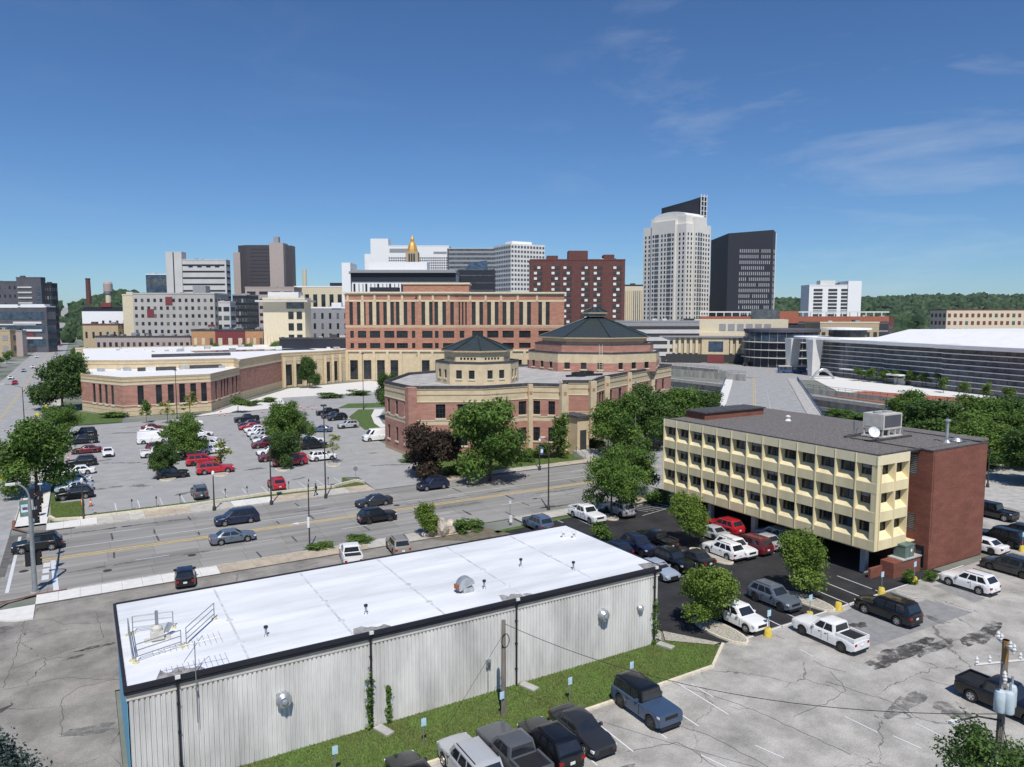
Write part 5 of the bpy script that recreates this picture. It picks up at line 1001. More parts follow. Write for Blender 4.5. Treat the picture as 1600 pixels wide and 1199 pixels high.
# parking ramps by the river
t, w, h = far('parking_ramp', 'grey concrete multi storey parking ramp with open decks', 960, 1092, 503, 395, 45, ['grey_mid'], 0)
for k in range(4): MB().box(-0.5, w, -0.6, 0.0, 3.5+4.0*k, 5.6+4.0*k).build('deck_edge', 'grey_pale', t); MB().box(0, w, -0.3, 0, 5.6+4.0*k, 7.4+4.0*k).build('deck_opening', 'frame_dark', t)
t, w, h = far('brick_ramp', 'long parking ramp with red brick parapet bands and white frames', 1092, 1386, 500, 430, 40, ['grey_mid'], 0)
MB().box(0, w, -0.5, 0, h-1.0, h+2.0).build('brick_band', 'red_brick_plain', t); MB().box(0, w, -0.7, 0.2, h+4.2, h+4.9).build('white_beam', 'white_wall', t)
for k in range(24): MB().box(w/24*k, w/24*k+0.5, -0.7, 0, h+2.0, h+4.2).build('post', 'white_wall', t)
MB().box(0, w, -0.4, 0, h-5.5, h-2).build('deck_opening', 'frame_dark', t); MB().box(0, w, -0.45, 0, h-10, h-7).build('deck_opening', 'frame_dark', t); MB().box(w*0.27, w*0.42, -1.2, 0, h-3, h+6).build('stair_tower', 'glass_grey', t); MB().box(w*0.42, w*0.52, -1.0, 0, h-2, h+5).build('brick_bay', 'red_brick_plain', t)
# civic theatre: ribbed hall with auditorium box and round glass foyer
ct = thing('civic_theatre', 'tan ribbed civic theatre with pale auditorium box', 'building', (*cw(66, 400), 0), -YAW+R(-14))
MB().box(0, 78, 0, 30, 0, 13.5).build('hall', 'tan_dark', ct); MB().box(-0.5, 78.5, -2, 30, 13.5, 14.3).build('roof_slab', 'grey_mid', ct); MB().box(0, 78, -1.4, 0.05, 0.3, 4.6).build('arcade', 'frame_dark', ct)
for k in range(26):
    if not 12 <= k <= 16: MB().box(0.4+2.95*k, 1.7+2.95*k, -1.1, 0, 5.2, 13.4).build('rib', 'tan_pale', ct)
MB().box(36, 50, -1.3, 0, 0.0, 13.4).build('entrance_bay', 'tan_stone', ct); MB().box(39.5, 47, -1.4, -1.3, 6.0, 11.5).build('picture_window', 'glass_blue', ct); MB().box(39, 47.5, -1.45, -1.3, 0.2, 4.2).build('doors', 'maroon', ct)
MB().box(32, 80, 8, 34, 13.5, 23.0).build('auditorium', 'tan_pale', ct)
for k in range(6): MB().box(45+4.6*k, 48.4+4.6*k, 7.85, 8, 17.0, 20.6).build('louvre', 'grey_mid', ct)
MB().prism([(28, 6), (45, 6), (45, 9), (28, 9)], 13.5, 16).build('ramp_wall', 'tan_pale', ct)
fo = thing('glass_foyer', 'round dark glass foyer with white sun shelves beside the theatre', 'building', (*cw(135.5, 370), 0), -YAW)
MB().lathe([(17.5, 0), (17.5, 17)], 28).build('glazing', 'charcoal', fo); MB().lathe([(18.3, 17), (18.3, 18.4), (16, 18.6)], 28).build('roof_ring', 'grey_dark', fo)
for z in (4.2, 8.0, 11.8): MB().lathe([(17.4, z), (19.2, z+0.25), (19.2, z+0.5), (17.4, z+0.6)], 28).build('sun_shelf', 'grey_pale', fo)
for k in range(28): a = 2*math.pi*k/28; MB().tube([(17.6*math.cos(a), 17.6*math.sin(a), 0), (17.6*math.cos(a), 17.6*math.sin(a), 17)], 0.16, 4).build('mullion', 'grey_mid', fo)
g_ = MB()
for k in range(28): a = 2*math.pi*(k+0.5)/28; c_, s_2 = math.cos(a), math.sin(a); t_ = Vector((-s_2, c_)); q = Vector((17.56*c_, 17.56*s_2)); g_.face([(*(q-t_*1.6), 12.8), (*(q+t_*1.6), 12.8), (*(q+t_*1.6), 16.4), (*(q-t_*1.6), 16.4)])
stuff(g_.build('upper_panes', 'glass_blue', fo))
far('tan_annex', 'tan stone annex above the convention hall entrance', 1280, 1372, 505, 385, 20, ['tan_dark', 'tan_pale'], 1, 8, wf=0.5, hf=0.3, winmat='frame_dark', zfrom=10)
# convention hall
ch = thing('convention_hall', 'white roofed convention hall with long dark glass river front', 'building', (*cw(131, 318), 0), -YAW+R(-72))
steps_ = [(0, 0), (42, -1.5), (42, -3.5), (70, -4.5), (70, -6.5), (150, -9)]; HZ2 = 14.2
for k in range(0, 6, 2):
    a, b = steps_[k], steps_[k+1]; Lg = math.dist(a, b)
    o, P = wall('glass_front', ch, a, b, 0.0, HZ2, [], [(99, 0)], ['glass_grey']); bars = MB()
    for z in range(7): q = [P(0, 0, -0.45), P(Lg, 0, -0.45), P(Lg, 0, 0), P(0, 0, 0)]; bars = MB().prism([(v[0], v[1]) for v in q], 1.6+1.8*z, 1.86+1.8*z); bars.build('sun_blade', 'white_bright', o)
    for u in range(0, int(Lg), 6): q = [P(u, 0, -0.12), P(u+0.2, 0, -0.12), P(u+0.2, 0, 0), P(u, 0, 0)]; MB().prism([(v[0], v[1]) for v in q], 0, HZ2).build('mullion', 'grey_dark', o)
    rf = MB(); i = len(rf.v); rf.prism([(a[0]-1, a[1]-3), (b[0]+0.5, b[1]-3), (b[0]+0.5, 75), (a[0]-1, 75)], HZ2, HZ2+1.3); rf.build('roof_edge', 'roof_white', ch)
MB().rings([[(26, 3, HZ2+1.3), (150, -2, HZ2+1.3), (150, 75, HZ2+1.3), (26, 75, HZ2+1.3)], [(34, 16, HZ2+5.6), (150, 12, HZ2+5.6), (150, 72, HZ2+5.6), (34, 72, HZ2+5.6)]]).build('upper_roof', 'roof_white', ch); MB().box(120, 150, 20, 40, HZ2+5.4, HZ2+8).build('roof_plant', 'white_bright', ch)
MB().rings([[(5+13*math.cos(a)*1.35, 4+13*math.sin(a), z) for a in [2*math.pi*k/28 for k in range(28)]] for z in (HZ2+1.0, HZ2+1.9)]).build('disc_roof', 'white_bright', ch); MB().lathe([(7.5, HZ2+1.9), (7.5, HZ2+5.0)], 20, (9, 9)).build('lantern', 'glass', ch); MB().lathe([(10, HZ2+5.0), (10, HZ2+5.7), (3, HZ2+5.9)], 24, (8, 9)).build('lantern_roof', 'white_bright', ch)
for x, y in ((-8, -5), (8, -7)): MB().rings([[(x-1.2, y-1.8, 0), (x+1.2, y-1.8, 0), (x+1.2, y+1.8, 0), (x-1.2, y+1.8, 0)], [(x-2.2, y-2.6, HZ2+1), (x+2.2, y-2.6, HZ2+1), (x+2.2, y+2.6, HZ2+1), (x-2.2, y+2.6, HZ2+1)]]).build('tapered_pier', 'white_wall', ch)
MB().box(48, 54, -8.5, -4.6, 3.4, 3.9).build('entrance_canopy', 'white_bright', ch); MB().box(48.5, 53.5, -5.2, -4.9, 0, 3.3).build('doors', 'grey_pale', ch); MB().box(20, 34, -4.5, -1.4, 3.4, 3.8).build('entrance_canopy', 'white_bright', ch)
n = 14; arc = thing('steel_arch', 'polished steel arch sculpture before the convention hall entrance', 'sculpture', (*cw(124, 292), 0), -YAW); MB().tube([(-4.5+9*k/n, 0, 3.7*math.sin(math.pi*k/n)) for k in range(n+1)], [0.4+0.3*math.sin(math.pi*k/n) for k in range(n+1)], 8).build('arch', 'galv', arc, smooth=50)
# horizon marks
tag(MB().lathe([(4.2, 0), (3.4, 68), (3.9, 68.5), (3.9, 70)], 12).build('brick_chimney', 'brick_brown', None, (*cw(-684, 1195), 14)), 'tall dark brick chimney on the wooded hill at left', 'chimney')
wtw = thing('stone_water_tower', 'round tan stone water tower above the wooded hill at left', 'water tower', (*cw(-652, 1195), 30)); MB().lathe([(4.5, 0), (4.2, 28), (5.0, 29)], 14).build('stem', 'tan_pale', wtw); MB().lathe([(5.5, 29), (6.8, 33), (6.8, 45), (5.5, 48), (2, 49)], 16).build('tank', 'pink_granite', wtw)
wt2 = thing('white_water_tower', 'tiny white water tower on the right hand ridge', 'water tower', (*cw(1780, 2780), 70)); MB().lathe([(2.5, 0), (2.5, 22)], 8).build('stem', 'white_wall', wt2); MB().lathe([(3, 20), (11, 26), (12, 32), (8, 38), (2, 40)], 14).build('tank', 'white_bright', wt2)
lm = thing('lattice_mast', 'thin lattice radio mast at the left picture edge', 'mast', (*cw(-392, 560), 0)); m_ = MB(); m_.tube([(-2.4, 0, 0), (0, 0, 70)], 0.3, 4); m_.tube([(2.4, 0, 0), (0, 0, 70)], 0.3, 4); m_.tube([(0, 3, 0), (0, 0, 70)], 0.3, 4)
for k in range(14): z = 5*k; f = 1-z/70; m_.tube([(-2.4*f, 0, z), (2.4*(f-0.07), 0, z+5)], 0.16, 4); m_.tube([(2.4*f, 0, z), (-2.4*(f-0.07), 0, z+5)], 0.16, 4)
m_.build('lattice', 'steel_grey', lm)

# ================================================================ VEHICLES  (local: +x forward, origin on the ground at the centre)
SPEC = {  # L, W, H, wheelbase, wheel radius, hood front z, cowl z, belt z, (windscreen base, top, rear top, rear base), tail z, kind
 'sedan': (4.85, 1.84, 1.46, 2.80, 0.335, 0.72, 0.95, 0.97, (1.02, 0.20, -1.02, -1.78), 1.04, 'car'),
 'hatch': (4.30, 1.78, 1.50, 2.60, 0.32, 0.75, 0.98, 1.00, (0.98, 0.25, -1.45, -2.02), 1.02, 'car'),
 'suv': (4.68, 1.90, 1.76, 2.72, 0.38, 0.96, 1.12, 1.14, (0.95, 0.28, -1.70, -2.22), 1.12, 'car'),
 'large_suv': (5.10, 2.00, 1.92, 2.90, 0.40, 1.02, 1.18, 1.20, (1.05, 0.45, -2.05, -2.42), 1.20, 'car'),
 'minivan': (5.10, 1.98, 1.74, 3.00, 0.35, 0.85, 1.08, 1.08, (1.45, 0.55, -2.05, -2.45), 1.08, 'car'),
 'jeep': (4.80, 1.96, 1.92, 2.95, 0.44, 1.17, 1.21, 1.24, (0.62, 0.42, -2.16, -2.26), 1.20, 'car'),
 'pickup': (5.60, 1.98, 1.88, 3.50, 0.40, 1.08, 1.22, 1.22, (1.05, 0.42, -0.95, -1.12), 1.18, 'pickup'),
 'capped_pickup': (5.60, 1.98, 1.90, 3.50, 0.40, 1.08, 1.22, 1.22, (1.05, 0.42, -2.55, -2.68), 1.22, 'car'),
 'van': (5.80, 2.02, 2.45, 3.55, 0.36, 1.05, 1.30, 1.32, (2.15, 1.25, -2.72, -2.86), 1.32, 'van')}
CAR = {}
def make_car(kind):
    Lc, Wc, Hc, wbs, wr, hz, cz, bz, (xfb, xft, xrt, xrb), tz, k = SPEC[kind]; hl = Lc/2; hw = Wc/2; parts = []
    xw = (wbs/2+0.05, -wbs/2+0.05); ar = wr+0.075
    def ztop(x):
        if x > xfb: u = (hl-x)/(hl-xfb); return hz+(cz-hz)*min(1, u)**0.6 - (0.10 if u < 0.03 and kind not in ('jeep', 'pickup', 'capped_pickup', 'large_suv') else 0.03 if u < 0.03 else 0)
        if x < xrb: u = (x+hl)/max(0.05, xrb+hl); return tz*(0.90+0.10*min(1, u*3))
        return cz+(bz-cz)*min(1, (xfb-x)/1.0)
    def half(x):
        e = (hl-abs(x)); f = 1-(0.06 if kind in ('jeep', 'pickup', 'capped_pickup') else 0.16)*max(0, 1-e/0.55)**2; return hw*f
    def zbot(x):
        z = (0.34 if kind in ('suv', 'large_suv', 'jeep', 'pickup', 'capped_pickup') else 0.24) + (0.12 if hl-abs(x) < 0.12 else 0)
        for w in xw:
            if abs(x-w) < ar: z = max(z, wr+math.sqrt(ar*ar-(x-w)**2))
        return z
    xs = sorted(set([-hl, -hl+0.06, -hl+0.25, hl, hl-0.06, hl-0.25, xfb, xrb, 0, 0.5, -0.5] + [w+ar*c for w in xw for c in (-1.001, -0.98, -0.85, -0.6, -0.3, 0, 0.3, 0.6, 0.85, 0.98, 1.001)]))
    xs = [x for x in xs if -hl <= x <= hl]; rg = []
    for x in xs:
        h, zb, zt = half(x), zbot(x), ztop(x); zb = min(zb, zt-0.16); zm = max(zb+0.02, (zb+zt)/2+0.05)
        half_pts = [(h*0.90, zb), (h*0.985, zb+0.02), (h, zm), (h*0.985, zt-0.10), (h*0.93, zt-0.02), (h*0.6, zt+0.015), (0, zt+0.03)]
        rg.append([(x, y, z) for y, z in half_pts] + [(x, -y, z) for y, z in reversed(half_pts[:-1])])
    body = MB().rings(rg); parts.append(('body', body.mesh('car_body', 'paint_white', 38), 'PAINT', None))
    # cabin
    wb0, wt0 = hw*0.93, hw*(0.74 if k == 'car' and kind in ('sedan', 'hatch') else 0.80 if kind != 'van' else 0.86); zr = Hc
    def ring(z, f, ins=0.0):
        xa = xfb+(xft-xfb)*f-ins; xb = xrb+(xrt-xrb)*f+ins; w = wb0+(wt0-wb0)*f-ins; return [(xa, w*0.94, z), (xa-0.12, w, z), (xb+0.12, w, z), (xb, w*0.94, z), (xb, -w*0.94, z), (xb+0.12, -w, z), (xa-0.12, -w, z), (xa, -w*0.94, z)]
    z0 = bz-0.05; cab = MB().rings([ring(z0, 0), ring(z0+(zr-z0)*0.93, 0.93), ring(zr-0.015, 1.0, 0.05), ring(zr+0.015, 1.0, 0.28)]); parts.append(('cabin', cab.mesh('cabin', 'paint_white', 35), 'ROOF', None))
    def at(u, v, side):                                            # point on a cabin side: u 0 front..1 rear, v 0 belt..1 roof
        f = v*0.93; z = z0+(zr-z0)*f; xa = xfb+(xft-xfb)*f-0.12; xb = xrb+(xrt-xrb)*f+0.12; w = wb0+(wt0-wb0)*f+0.012; return (xa+(xb-xa)*u, side*w, z)
    def end(s, v, front):
        f = v*0.93; z = z0+(zr-z0)*f; x = (xfb+(xft-xfb)*f+0.014) if front else (xrb+(xrt-xrb)*f-0.014); w = (wb0+(wt0-wb0)*f)*0.94; return (x, s*w, z)
    lo, hi = 0.14, 0.90
    ends = [(True, 'windscreen')] + ([(False, 'rear_window')] if kind != 'van' else [])
    for fr, nm in ends:
        q = MB(); q.face([end(-0.9, lo if fr else lo+0.06, fr), end(0.9, lo if fr else lo+0.06, fr), end(0.86, hi, fr), end(-0.86, hi, fr)][::1 if fr else -1]); parts.append((nm, q.mesh(nm, 'car_glass'), None, None))
    cuts = {'sedan': [(0.05, 0.46), (0.49, 0.93)], 'pickup': [(0.06, 0.5), (0.53, 0.95)], 'van': [(0.02, 0.17)], 'jeep': [(0.04, 0.33), (0.37, 0.64), (0.68, 0.96)]}.get(kind, [(0.04, 0.33), (0.36, 0.65), (0.68, 0.95)])
    for s in (1, -1):
        for a, b in cuts:
            q = MB(); q.face([at(a, lo, s), at(b, lo, s), at(b-0.015, hi, s), at(a+(0.05 if a < 0.1 else 0.01), hi, s)][::-s]); parts.append(('side_window', q.mesh('side_window', 'car_glass'), None, None))
    # wheels
    prof = [(wr*0.62, -0.11), (wr*0.93, -0.11), (wr, -0.07), (wr, 0.07), (wr*0.93, 0.11), (wr*0.62, 0.11)]
    n = 18
    tw = MB().rings([[(r*math.cos(2*math.pi*j/n), y, r*math.sin(2*math.pi*j/n)) for j in range(n)] for r, y in prof]).mesh('tyre', 'tyre', 40)
    rm = MB(); m5 = 5
    rm.rings([[(r*math.cos(2*math.pi*j/n), y, r*math.sin(2*math.pi*j/n)) for j in range(n)] for r, y in ((wr*0.64, 0.09), (wr*0.62, 0.118), (wr*0.55, 0.118), (wr*0.52, 0.07))], cap0=False)
    for j in range(m5):
        a = 2*math.pi*j/m5; c_, s_ = math.cos(a), math.sin(a); ww = wr*0.12
        rm.face([(-ww*s_, 0.116, ww*c_), (ww*s_, 0.116, -ww*c_), (wr*0.58*c_+ww*1.2*s_, 0.112, wr*0.58*s_-ww*1.2*c_), (wr*0.58*c_-ww*1.2*s_, 0.112, wr*0.58*s_+ww*1.2*c_)][::-1])
    rmm = rm.mesh('rim', 'rim'); 
    for x in xw:
        for s in (1, -1): parts.append(('wheel', tw, None, None, (x, s*(hw-0.12), wr), 0 if s > 0 else math.pi)); parts.append(('rim', rmm, 'RIM', len(parts)-1))
    # lamps, grille, plates, mirrors
    zf = ztop(hl-0.1)
    for s in (1, -1):
        q = MB(); q.box(hl-0.30, hl-0.055, s*hw*0.80-0.17, s*hw*0.80+0.10 if s > 0 else s*hw*0.80+0.17, zf-0.20, zf-0.07); parts.append(('headlight', q.mesh('headlight', 'lamp_clear'), None, None))
        q = MB(); q.box(-hl-0.005, -hl+0.18, s*hw*0.76-0.13, s*hw*0.76+0.13, tz*0.90-0.26, tz*0.90-0.06); parts.append(('tail_light', q.mesh('tail_light', 'lamp_red'), None, None))
        q = MB(); q.box(xfb-0.42, xfb-0.24, s*(hw+0.01)-0.09, s*(hw+0.01)+0.09, bz-0.02, bz+0.14); parts.append(('mirror', q.mesh('mirror', 'paint_white'), 'PAINT', None))
    q = MB().box(hl-0.10, hl+0.012, -hw*0.52, hw*0.52, zf-0.34, zf-0.12); parts.append(('grille', q.mesh('grille', 'trim'), None, None))
    q = MB().box(hl-0.2, hl+0.02, -hw*0.80, hw*0.80, 0.26, 0.42); parts.append(('bumper', q.mesh('bumper', 'trim'), None, None)); q = MB().box(-hl-0.02, -hl+0.2, -hw*0.80, hw*0.80, 0.30, 0.46); parts.append(('bumper', q.mesh('bumper', 'trim'), None, None))
    q = MB().box(-hl-0.035, -hl-0.006, -0.16, 0.16, tz*0.9-0.36, tz*0.9-0.20); parts.append(('number_plate', q.mesh('number_plate', 'plate'), None, None))
    if kind != 'jeep' and k == 'car' and kind != 'sedan' and kind != 'hatch':
        for s in (1, -1): q = MB().tube([(xft-0.15, s*(wt0-0.10), zr+0.05), (xrt+0.15, s*(wt0-0.10), zr+0.05)], 0.025, 5); parts.append(('roof_rail', q.mesh('roof_rail', 'trim'), None, None))
    for s in (1, -1):                                              # shut lines and handles on the flanks
        for xq in ((xfb-0.15), (xfb+xrb)/2+0.05, xrb+0.55):
            q = MB().box(xq-0.012, xq+0.012, s*hw-0.012, s*hw+0.004, 0.5, bz-0.10); parts.append(('shut_line', q.mesh('shut_line', 'trim'), None, None))
        for xq in ((xfb+xrb)/2+0.22, xrb+0.75):
            q = MB().box(xq-0.10, xq+0.10, s*hw-0.01, s*hw+0.02, bz-0.24, bz-0.20); parts.append(('door_handle', q.mesh('door_handle', 'trim'), None, None))
    if kind == 'jeep': q = MB().box(-hl-0.24, -hl, -0.38, 0.38, 0.62, 1.36); parts.append(('spare_wheel', q.mesh('spare_wheel', 'tyre'), None, None))
    if k == 'pickup':
        x0, x1 = -hl+0.04, xrb-0.06; zz = tz+0.02
        q = MB().box(x0+0.06, x1, -hw*0.82, hw*0.82, zz-0.01, zz+0.03); parts.append(('bed_floor', q.mesh('bed_floor', 'trim'), 'BED', None))
        q = MB(); q.box(x0, x1, hw*0.82, hw*0.96, zz-0.08, zz+0.17); q.box(x0, x1, -hw*0.96, -hw*0.82, zz-0.08, zz+0.17); q.box(x0, x0+0.07, -hw*0.82, hw*0.82, zz-0.08, zz+0.17); parts.append(('bed_wall', q.mesh('bed_wall', 'paint_white'), 'PAINT', None))
    return parts
def car(kind, colour, x, y, head, label, group=None, roof=None, bed=None, z=0.015, rim=None, cat=None):
    """place a vehicle: meshes shared, paint set per object"""
    if kind not in CAR: CAR[kind] = make_car(kind)
    nm = {'suv': 'sport_utility_car', 'large_suv': 'sport_utility_car', 'jeep': 'off_road_car', 'capped_pickup': 'pickup_truck', 'pickup': 'pickup_truck', 'hatch': 'hatchback', 'van': 'cargo_van'}.get(kind, kind)
    t = thing(nm, label, cat or {'pickup_truck': 'pickup', 'cargo_van': 'van', 'minivan': 'minivan'}.get(nm, 'car'), (x, y, z), R(head), group); made = []
    for p in CAR[kind]:
        o = link(p[0], p[1], made[p[3]] if p[3] is not None else t, *(p[4:] if len(p) > 4 else ()))
        if p[2]:
            m_ = {'PAINT': 'paint_'+colour, 'ROOF': 'paint_'+(roof or colour), 'RIM': rim or ('rim_dark' if hash_(label) % 3 == 0 else 'rim'), 'BED': 'trim'}[p[2]]
            o.material_slots[0].link = 'OBJECT'; o.material_slots[0].material = M[m_]
        made.append(o)
    return t
def hash_(s): return sum(ord(c)*(i+3) for i, c in enumerate(s))
N_, S_, E_, W2 = 90, -90, 0, 180                                     # headings: away, towards the viewer, right, left
g1 = 'cars nosed against the grass below the shed'
car('sedan', 'black', 14.86-0.4, 35.79-0.9, N_, 'black car cut off by the bottom picture edge', g1)
car('large_suv', 'silver', 17.6, 34.4, N_, 'silver sport utility car with roof rails nearest the bottom edge', g1)
car('pickup', 'grey', 20.1, 34.0, N_, 'grey pickup with open bed parked by the grass', g1)
car('suv', 'black', 22.5, 33.9, N_, 'black crossover between grey pickup and dark sedan', g1)
car('sedan', 'dark grey', 25.0, 34.2, S_, 'dark grey sedan facing out below the shed lawn', g1)
car('jeep', 'blue', 30.2, 34.4, S_, 'blue boxy off-road car with black roof', None, roof='black', rim='rim_dark')
g2 = 'vehicles on the cracked pale lot'
car('pickup', 'white', 49.6, 35.2, N_, 'white double cab pickup with black bed cover on the pale lot', g2, rim='rim_dark')
car('large_suv', 'black', 57.8, 35.6, N_, 'black boxy sport utility car behind the white pickup', g2, rim='rim'); car('suv', 'white', 70.6, 35.7, N_, 'white crossover beside the brick stair tower', g2)
car('minivan', 'dark grey', 78.6, 35.9, N_, 'dark grey minivan at the right picture edge', g2); car('pickup', 'black', 50.6, 22.9, S_, 'black pickup behind the utility pole', g2)
car('large_suv', 'black', 87.6, 41.3, N_, 'black sport utility car behind the brick stair tower', g2); car('minivan', 'black', 91.5, 41.2, N_, 'black minivan farther right behind the brick tower', g2); car('jeep', 'black', 98.4, 47.2, S_, 'black open jeep by the grass behind the brick tower', g2); car('sedan', 'white', 83.6, 41.2, N_, 'white car mostly hidden by the brick tower', g2)
g3 = 'cars on the black asphalt lot'
car('suv', 'white', 45.9, 40.9, S_, 'white crossover half hidden by the nearest lot tree', g3); car('suv', 'steel', 51.8, 42.4, S_, 'steel blue crossover between the two near lot trees', g3)
car('minivan', 'light blue', 66.8, 54.6, N_, 'light blue minivan under the cream building', g3); car('sedan', 'silver', 64.2, 54.2, N_, 'silver sedan right of the dark red minivan', g3); car('minivan', 'maroon', 61.8, 54.0, N_, 'dark red minivan beside the white crossovers', g3)
car('suv', 'red', 64.6, 60.2, N_, 'red crossover in the shade under the cream building', g3); car('sedan', 'silver', 61.6, 59.6, N_, 'silver sedan just right of the far lot tree', g3); car('suv', 'white', 59.4, 53.8, S_, 'white crossover facing the viewer beside the dark red minivan', g3)
car('suv', 'white', 56.9+0.9, 54.2-0.2, N_, 'white crossover with black sunroof beside the gravel island', g3, roof='white'); car('suv', 'black', 50.9, 54.2, S_, 'black crossover facing the viewer near the shed corner', g3); car('sedan', 'dark grey', 53.5, 54.0, N_, 'dark grey sedan left of the gravel island', g3)
car('sedan', 'light blue', 47.9, 53.2, S_, 'pale blue sedan peeking past the shed corner', g3); car('pickup', 'black', 53.8, 60.2, N_, 'black pickup in the far row of the black lot', g3); car('suv', 'navy', 51.0, 59.6, S_, 'navy crossover left of the black pickup', g3); car('hatch', 'navy', 48.4, 60.4, N_, 'navy hatchback behind the shed roof edge', g3)
car('pickup', 'white', 53.6, 72.6, S_, 'white pickup parked by the street tree', g3); car('suv', 'silver', 58.6, 72.4, N_, 'silver crossover behind the street tree trunk', g3); car('suv', 'slate blue', 46.2, 72.4, N_, 'slate blue crossover alone near the street sign', g3)
car('pickup', 'white', 23.3, 72.6, 78, 'white pickup with open bed behind the shed'); car('suv', 'tan', 28.7, 73.0, 82, 'tan sport utility car beside the boulders'); car('hatch', 'black', 7.7, 74.8, 84, 'black hatchback pulled up at the pavement behind the shed')
g4 = 'cars driving on the main street'
car('suv', 'black', -4.9, 93.2, W2, 'black crossover turning at the left crossing', g4, z=0.03); car('minivan', 'navy', 15.7, 93.2, W2, 'navy minivan driving left', g4, z=0.03); car('sedan', 'steel', 13.9, 85.6, E_, 'slate grey sedan driving right below the navy minivan', g4, z=0.03)
car('sedan', 'dark grey', 33.1, 92.7, W2, 'dark grey sedan driving left in mid street', g4, z=0.03); car('suv', 'black', 30.8, 85.2, E_, 'black crossover driving right in mid street', g4, z=0.03); car('suv', 'navy', 43.8, 97.2, W2, 'navy crossover leaving by the lot driveway', g4, z=0.03)
ordn = ['nearest', 'second', 'third', 'fourth', 'fifth', 'sixth', 'seventh', 'eighth', 'ninth', 'tenth', 'farthest']
def row(name, items, head, x=None, group=None):
    for i, (kind, colour, px, py) in enumerate(items):
        wx, wy = px, py
        car(kind, colour, wx if x is None else x+(0.3 if i % 2 else 0), wy, head, '%s %s, %s from the street in the %s' % (colour, {'large_suv': 'large sport utility car', 'suv': 'crossover', 'capped_pickup': 'capped pickup', 'hatch': 'hatchback', 'van': 'cargo van'}.get(kind, kind), ordn[i] if i < len(items)-1 else 'farthest', name), group or 'cars in the '+name)
row('left edge parking row', [('suv', 'black', -1.5, 117.4), ('sedan', 'light blue', -1.6, 122.6), ('sedan', 'white', -1.7, 128.2), ('sedan', 'white', -1.1, 135.2), ('suv', 'black', -0.6, 142.6), ('sedan', 'maroon', 0.3, 155.6), ('pickup', 'black', -0.4, 167.5), ('large_suv', 'black', -0.1, 177.0)], W2)
car('sedan', 'white', 3.6, 151.0, S_, 'white sedan driving towards the viewer in the left aisle')
row('middle left parking row', [('suv', 'black', 11.7, 124.8), ('pickup', 'black', 12.2, 139.8), ('pickup', 'white', 11.3, 145.2), ('suv', 'maroon', 12.0, 150.6), ('van', 'white', 11.8, 161.4), ('sedan', 'dark grey', 13.1, 169.6), ('sedan', 'white', 12.6, 174.2), ('sedan', 'maroon', 13.3, 179.6)], E_)
row('middle right parking row', [('capped_pickup', 'red', 18.0, 125.2), ('capped_pickup', 'red', 17.4, 133.4), ('suv', 'white', 20.6, 143.4), ('large_suv', 'white', 20.9, 149.4), ('sedan', 'white', 20.9, 157.8), ('sedan', 'white', 21.2, 165.4), ('sedan', 'dark grey', 19.9, 173.4), ('pickup', 'white', 21.0, 181.8)], E_)
row('right hand left parking row', [('capped_pickup', 'red', 30.0, 125.2), ('suv', 'maroon', 28.3, 130.8), ('sedan', 'white', 29.3, 137.2), ('suv', 'maroon', 29.9, 144.8), ('sedan', 'white', 31.1, 150.0), ('suv', 'silver', 31.5, 154.6), ('suv', 'white', 31.8, 159.4), ('sedan', 'white', 32.4, 165.6), ('sedan', 'red', 32.1, 169.8), ('sedan', 'navy', 32.8, 174.8), ('pickup', 'black', 33.7, 182.2)], W2)
row('right hand right parking row', [('suv', 'white', 36.0, 126.8), ('large_suv', 'black', 37.8, 138.8), ('sedan', 'white', 39.2, 145.2)], E_)
row('far right stalls', [('suv', 'silver', 51.6, 160.6), ('suv', 'black', 53.2, 173.8), ('sedan', 'black', 53.1, 178.4), ('pickup', 'black', 53.9, 184.4)], W2)
car('sedan', 'slate blue', 44.7, 158.2, 150, 'slate blue sedan driving in the right aisle'); car('van', 'white', 51.4, 141.6, W2, 'tall white cargo van beside the brick hall'); car('suv', 'grey', 13.6, 109.6, N_, 'grey crossover in the stalls along the street lawn'); car('suv', 'red', 24.1, 109.2, N_, 'bright red crossover in the stalls along the street lawn')
g5 = 'distant cars on the avenue'
for i, (c_, x, y, h_) in enumerate([('red', -21, 325, S_), ('white', -24, 352, S_), ('black', -12.5, 338, N_), ('white', -30, 290, S_), ('silver', -22, 395, S_), ('white', -19.5, 420, S_), ('black', -13.5, 440, N_), ('white', -22, 520, S_), ('silver', -13, 560, N_), ('white', -22, 610, S_), ('red', -13, 700, N_), ('white', -21, 760, S_), ('silver', -13, 820, N_)]):
    car('sedan', c_, x, y, h_, '%s car far up the avenue, %s one from the crossing' % (c_, ['first', 'second', 'third', 'fourth', 'fifth', 'sixth', 'seventh', 'eighth', 'ninth', 'tenth', 'eleventh', 'twelfth', 'last'][i]), g5)
car('large_suv', 'black', *cw(118, 366), -20, 'black car on the street before the civic theatre'); car('sedan', 'dark grey', *cw(84, 395), -20, 'dark grey car on the street left of the bridge')
# city bus
bs = thing('city_bus', 'dark blue city bus with pale green roof by the convention hall', 'bus', (*cw(123, 322), 0), -YAW+R(-10)); MB().box(-5.8, 5.8, -1.25, 1.25, 0.35, 2.9).build('body', 'sign_navy', bs); MB().box(-5.8, 5.8, -1.27, 1.27, 2.9, 3.2).build('roof', 'tan_pale', bs)
for k in range(6): MB().box(-5.3+1.8*k, -3.8+1.8*k, -1.28, -1.25, 1.5, 2.6).build('window', 'car_glass', bs)
for x in (-3.6, 3.4): MB().rings([[(x+0.48*math.cos(a), y, 0.48+0.48*math.sin(a)) for a in [2*math.pi*k/14 for k in range(14)]] for y in (-1.3, -1.0)]).build('wheel', 'tyre', bs)

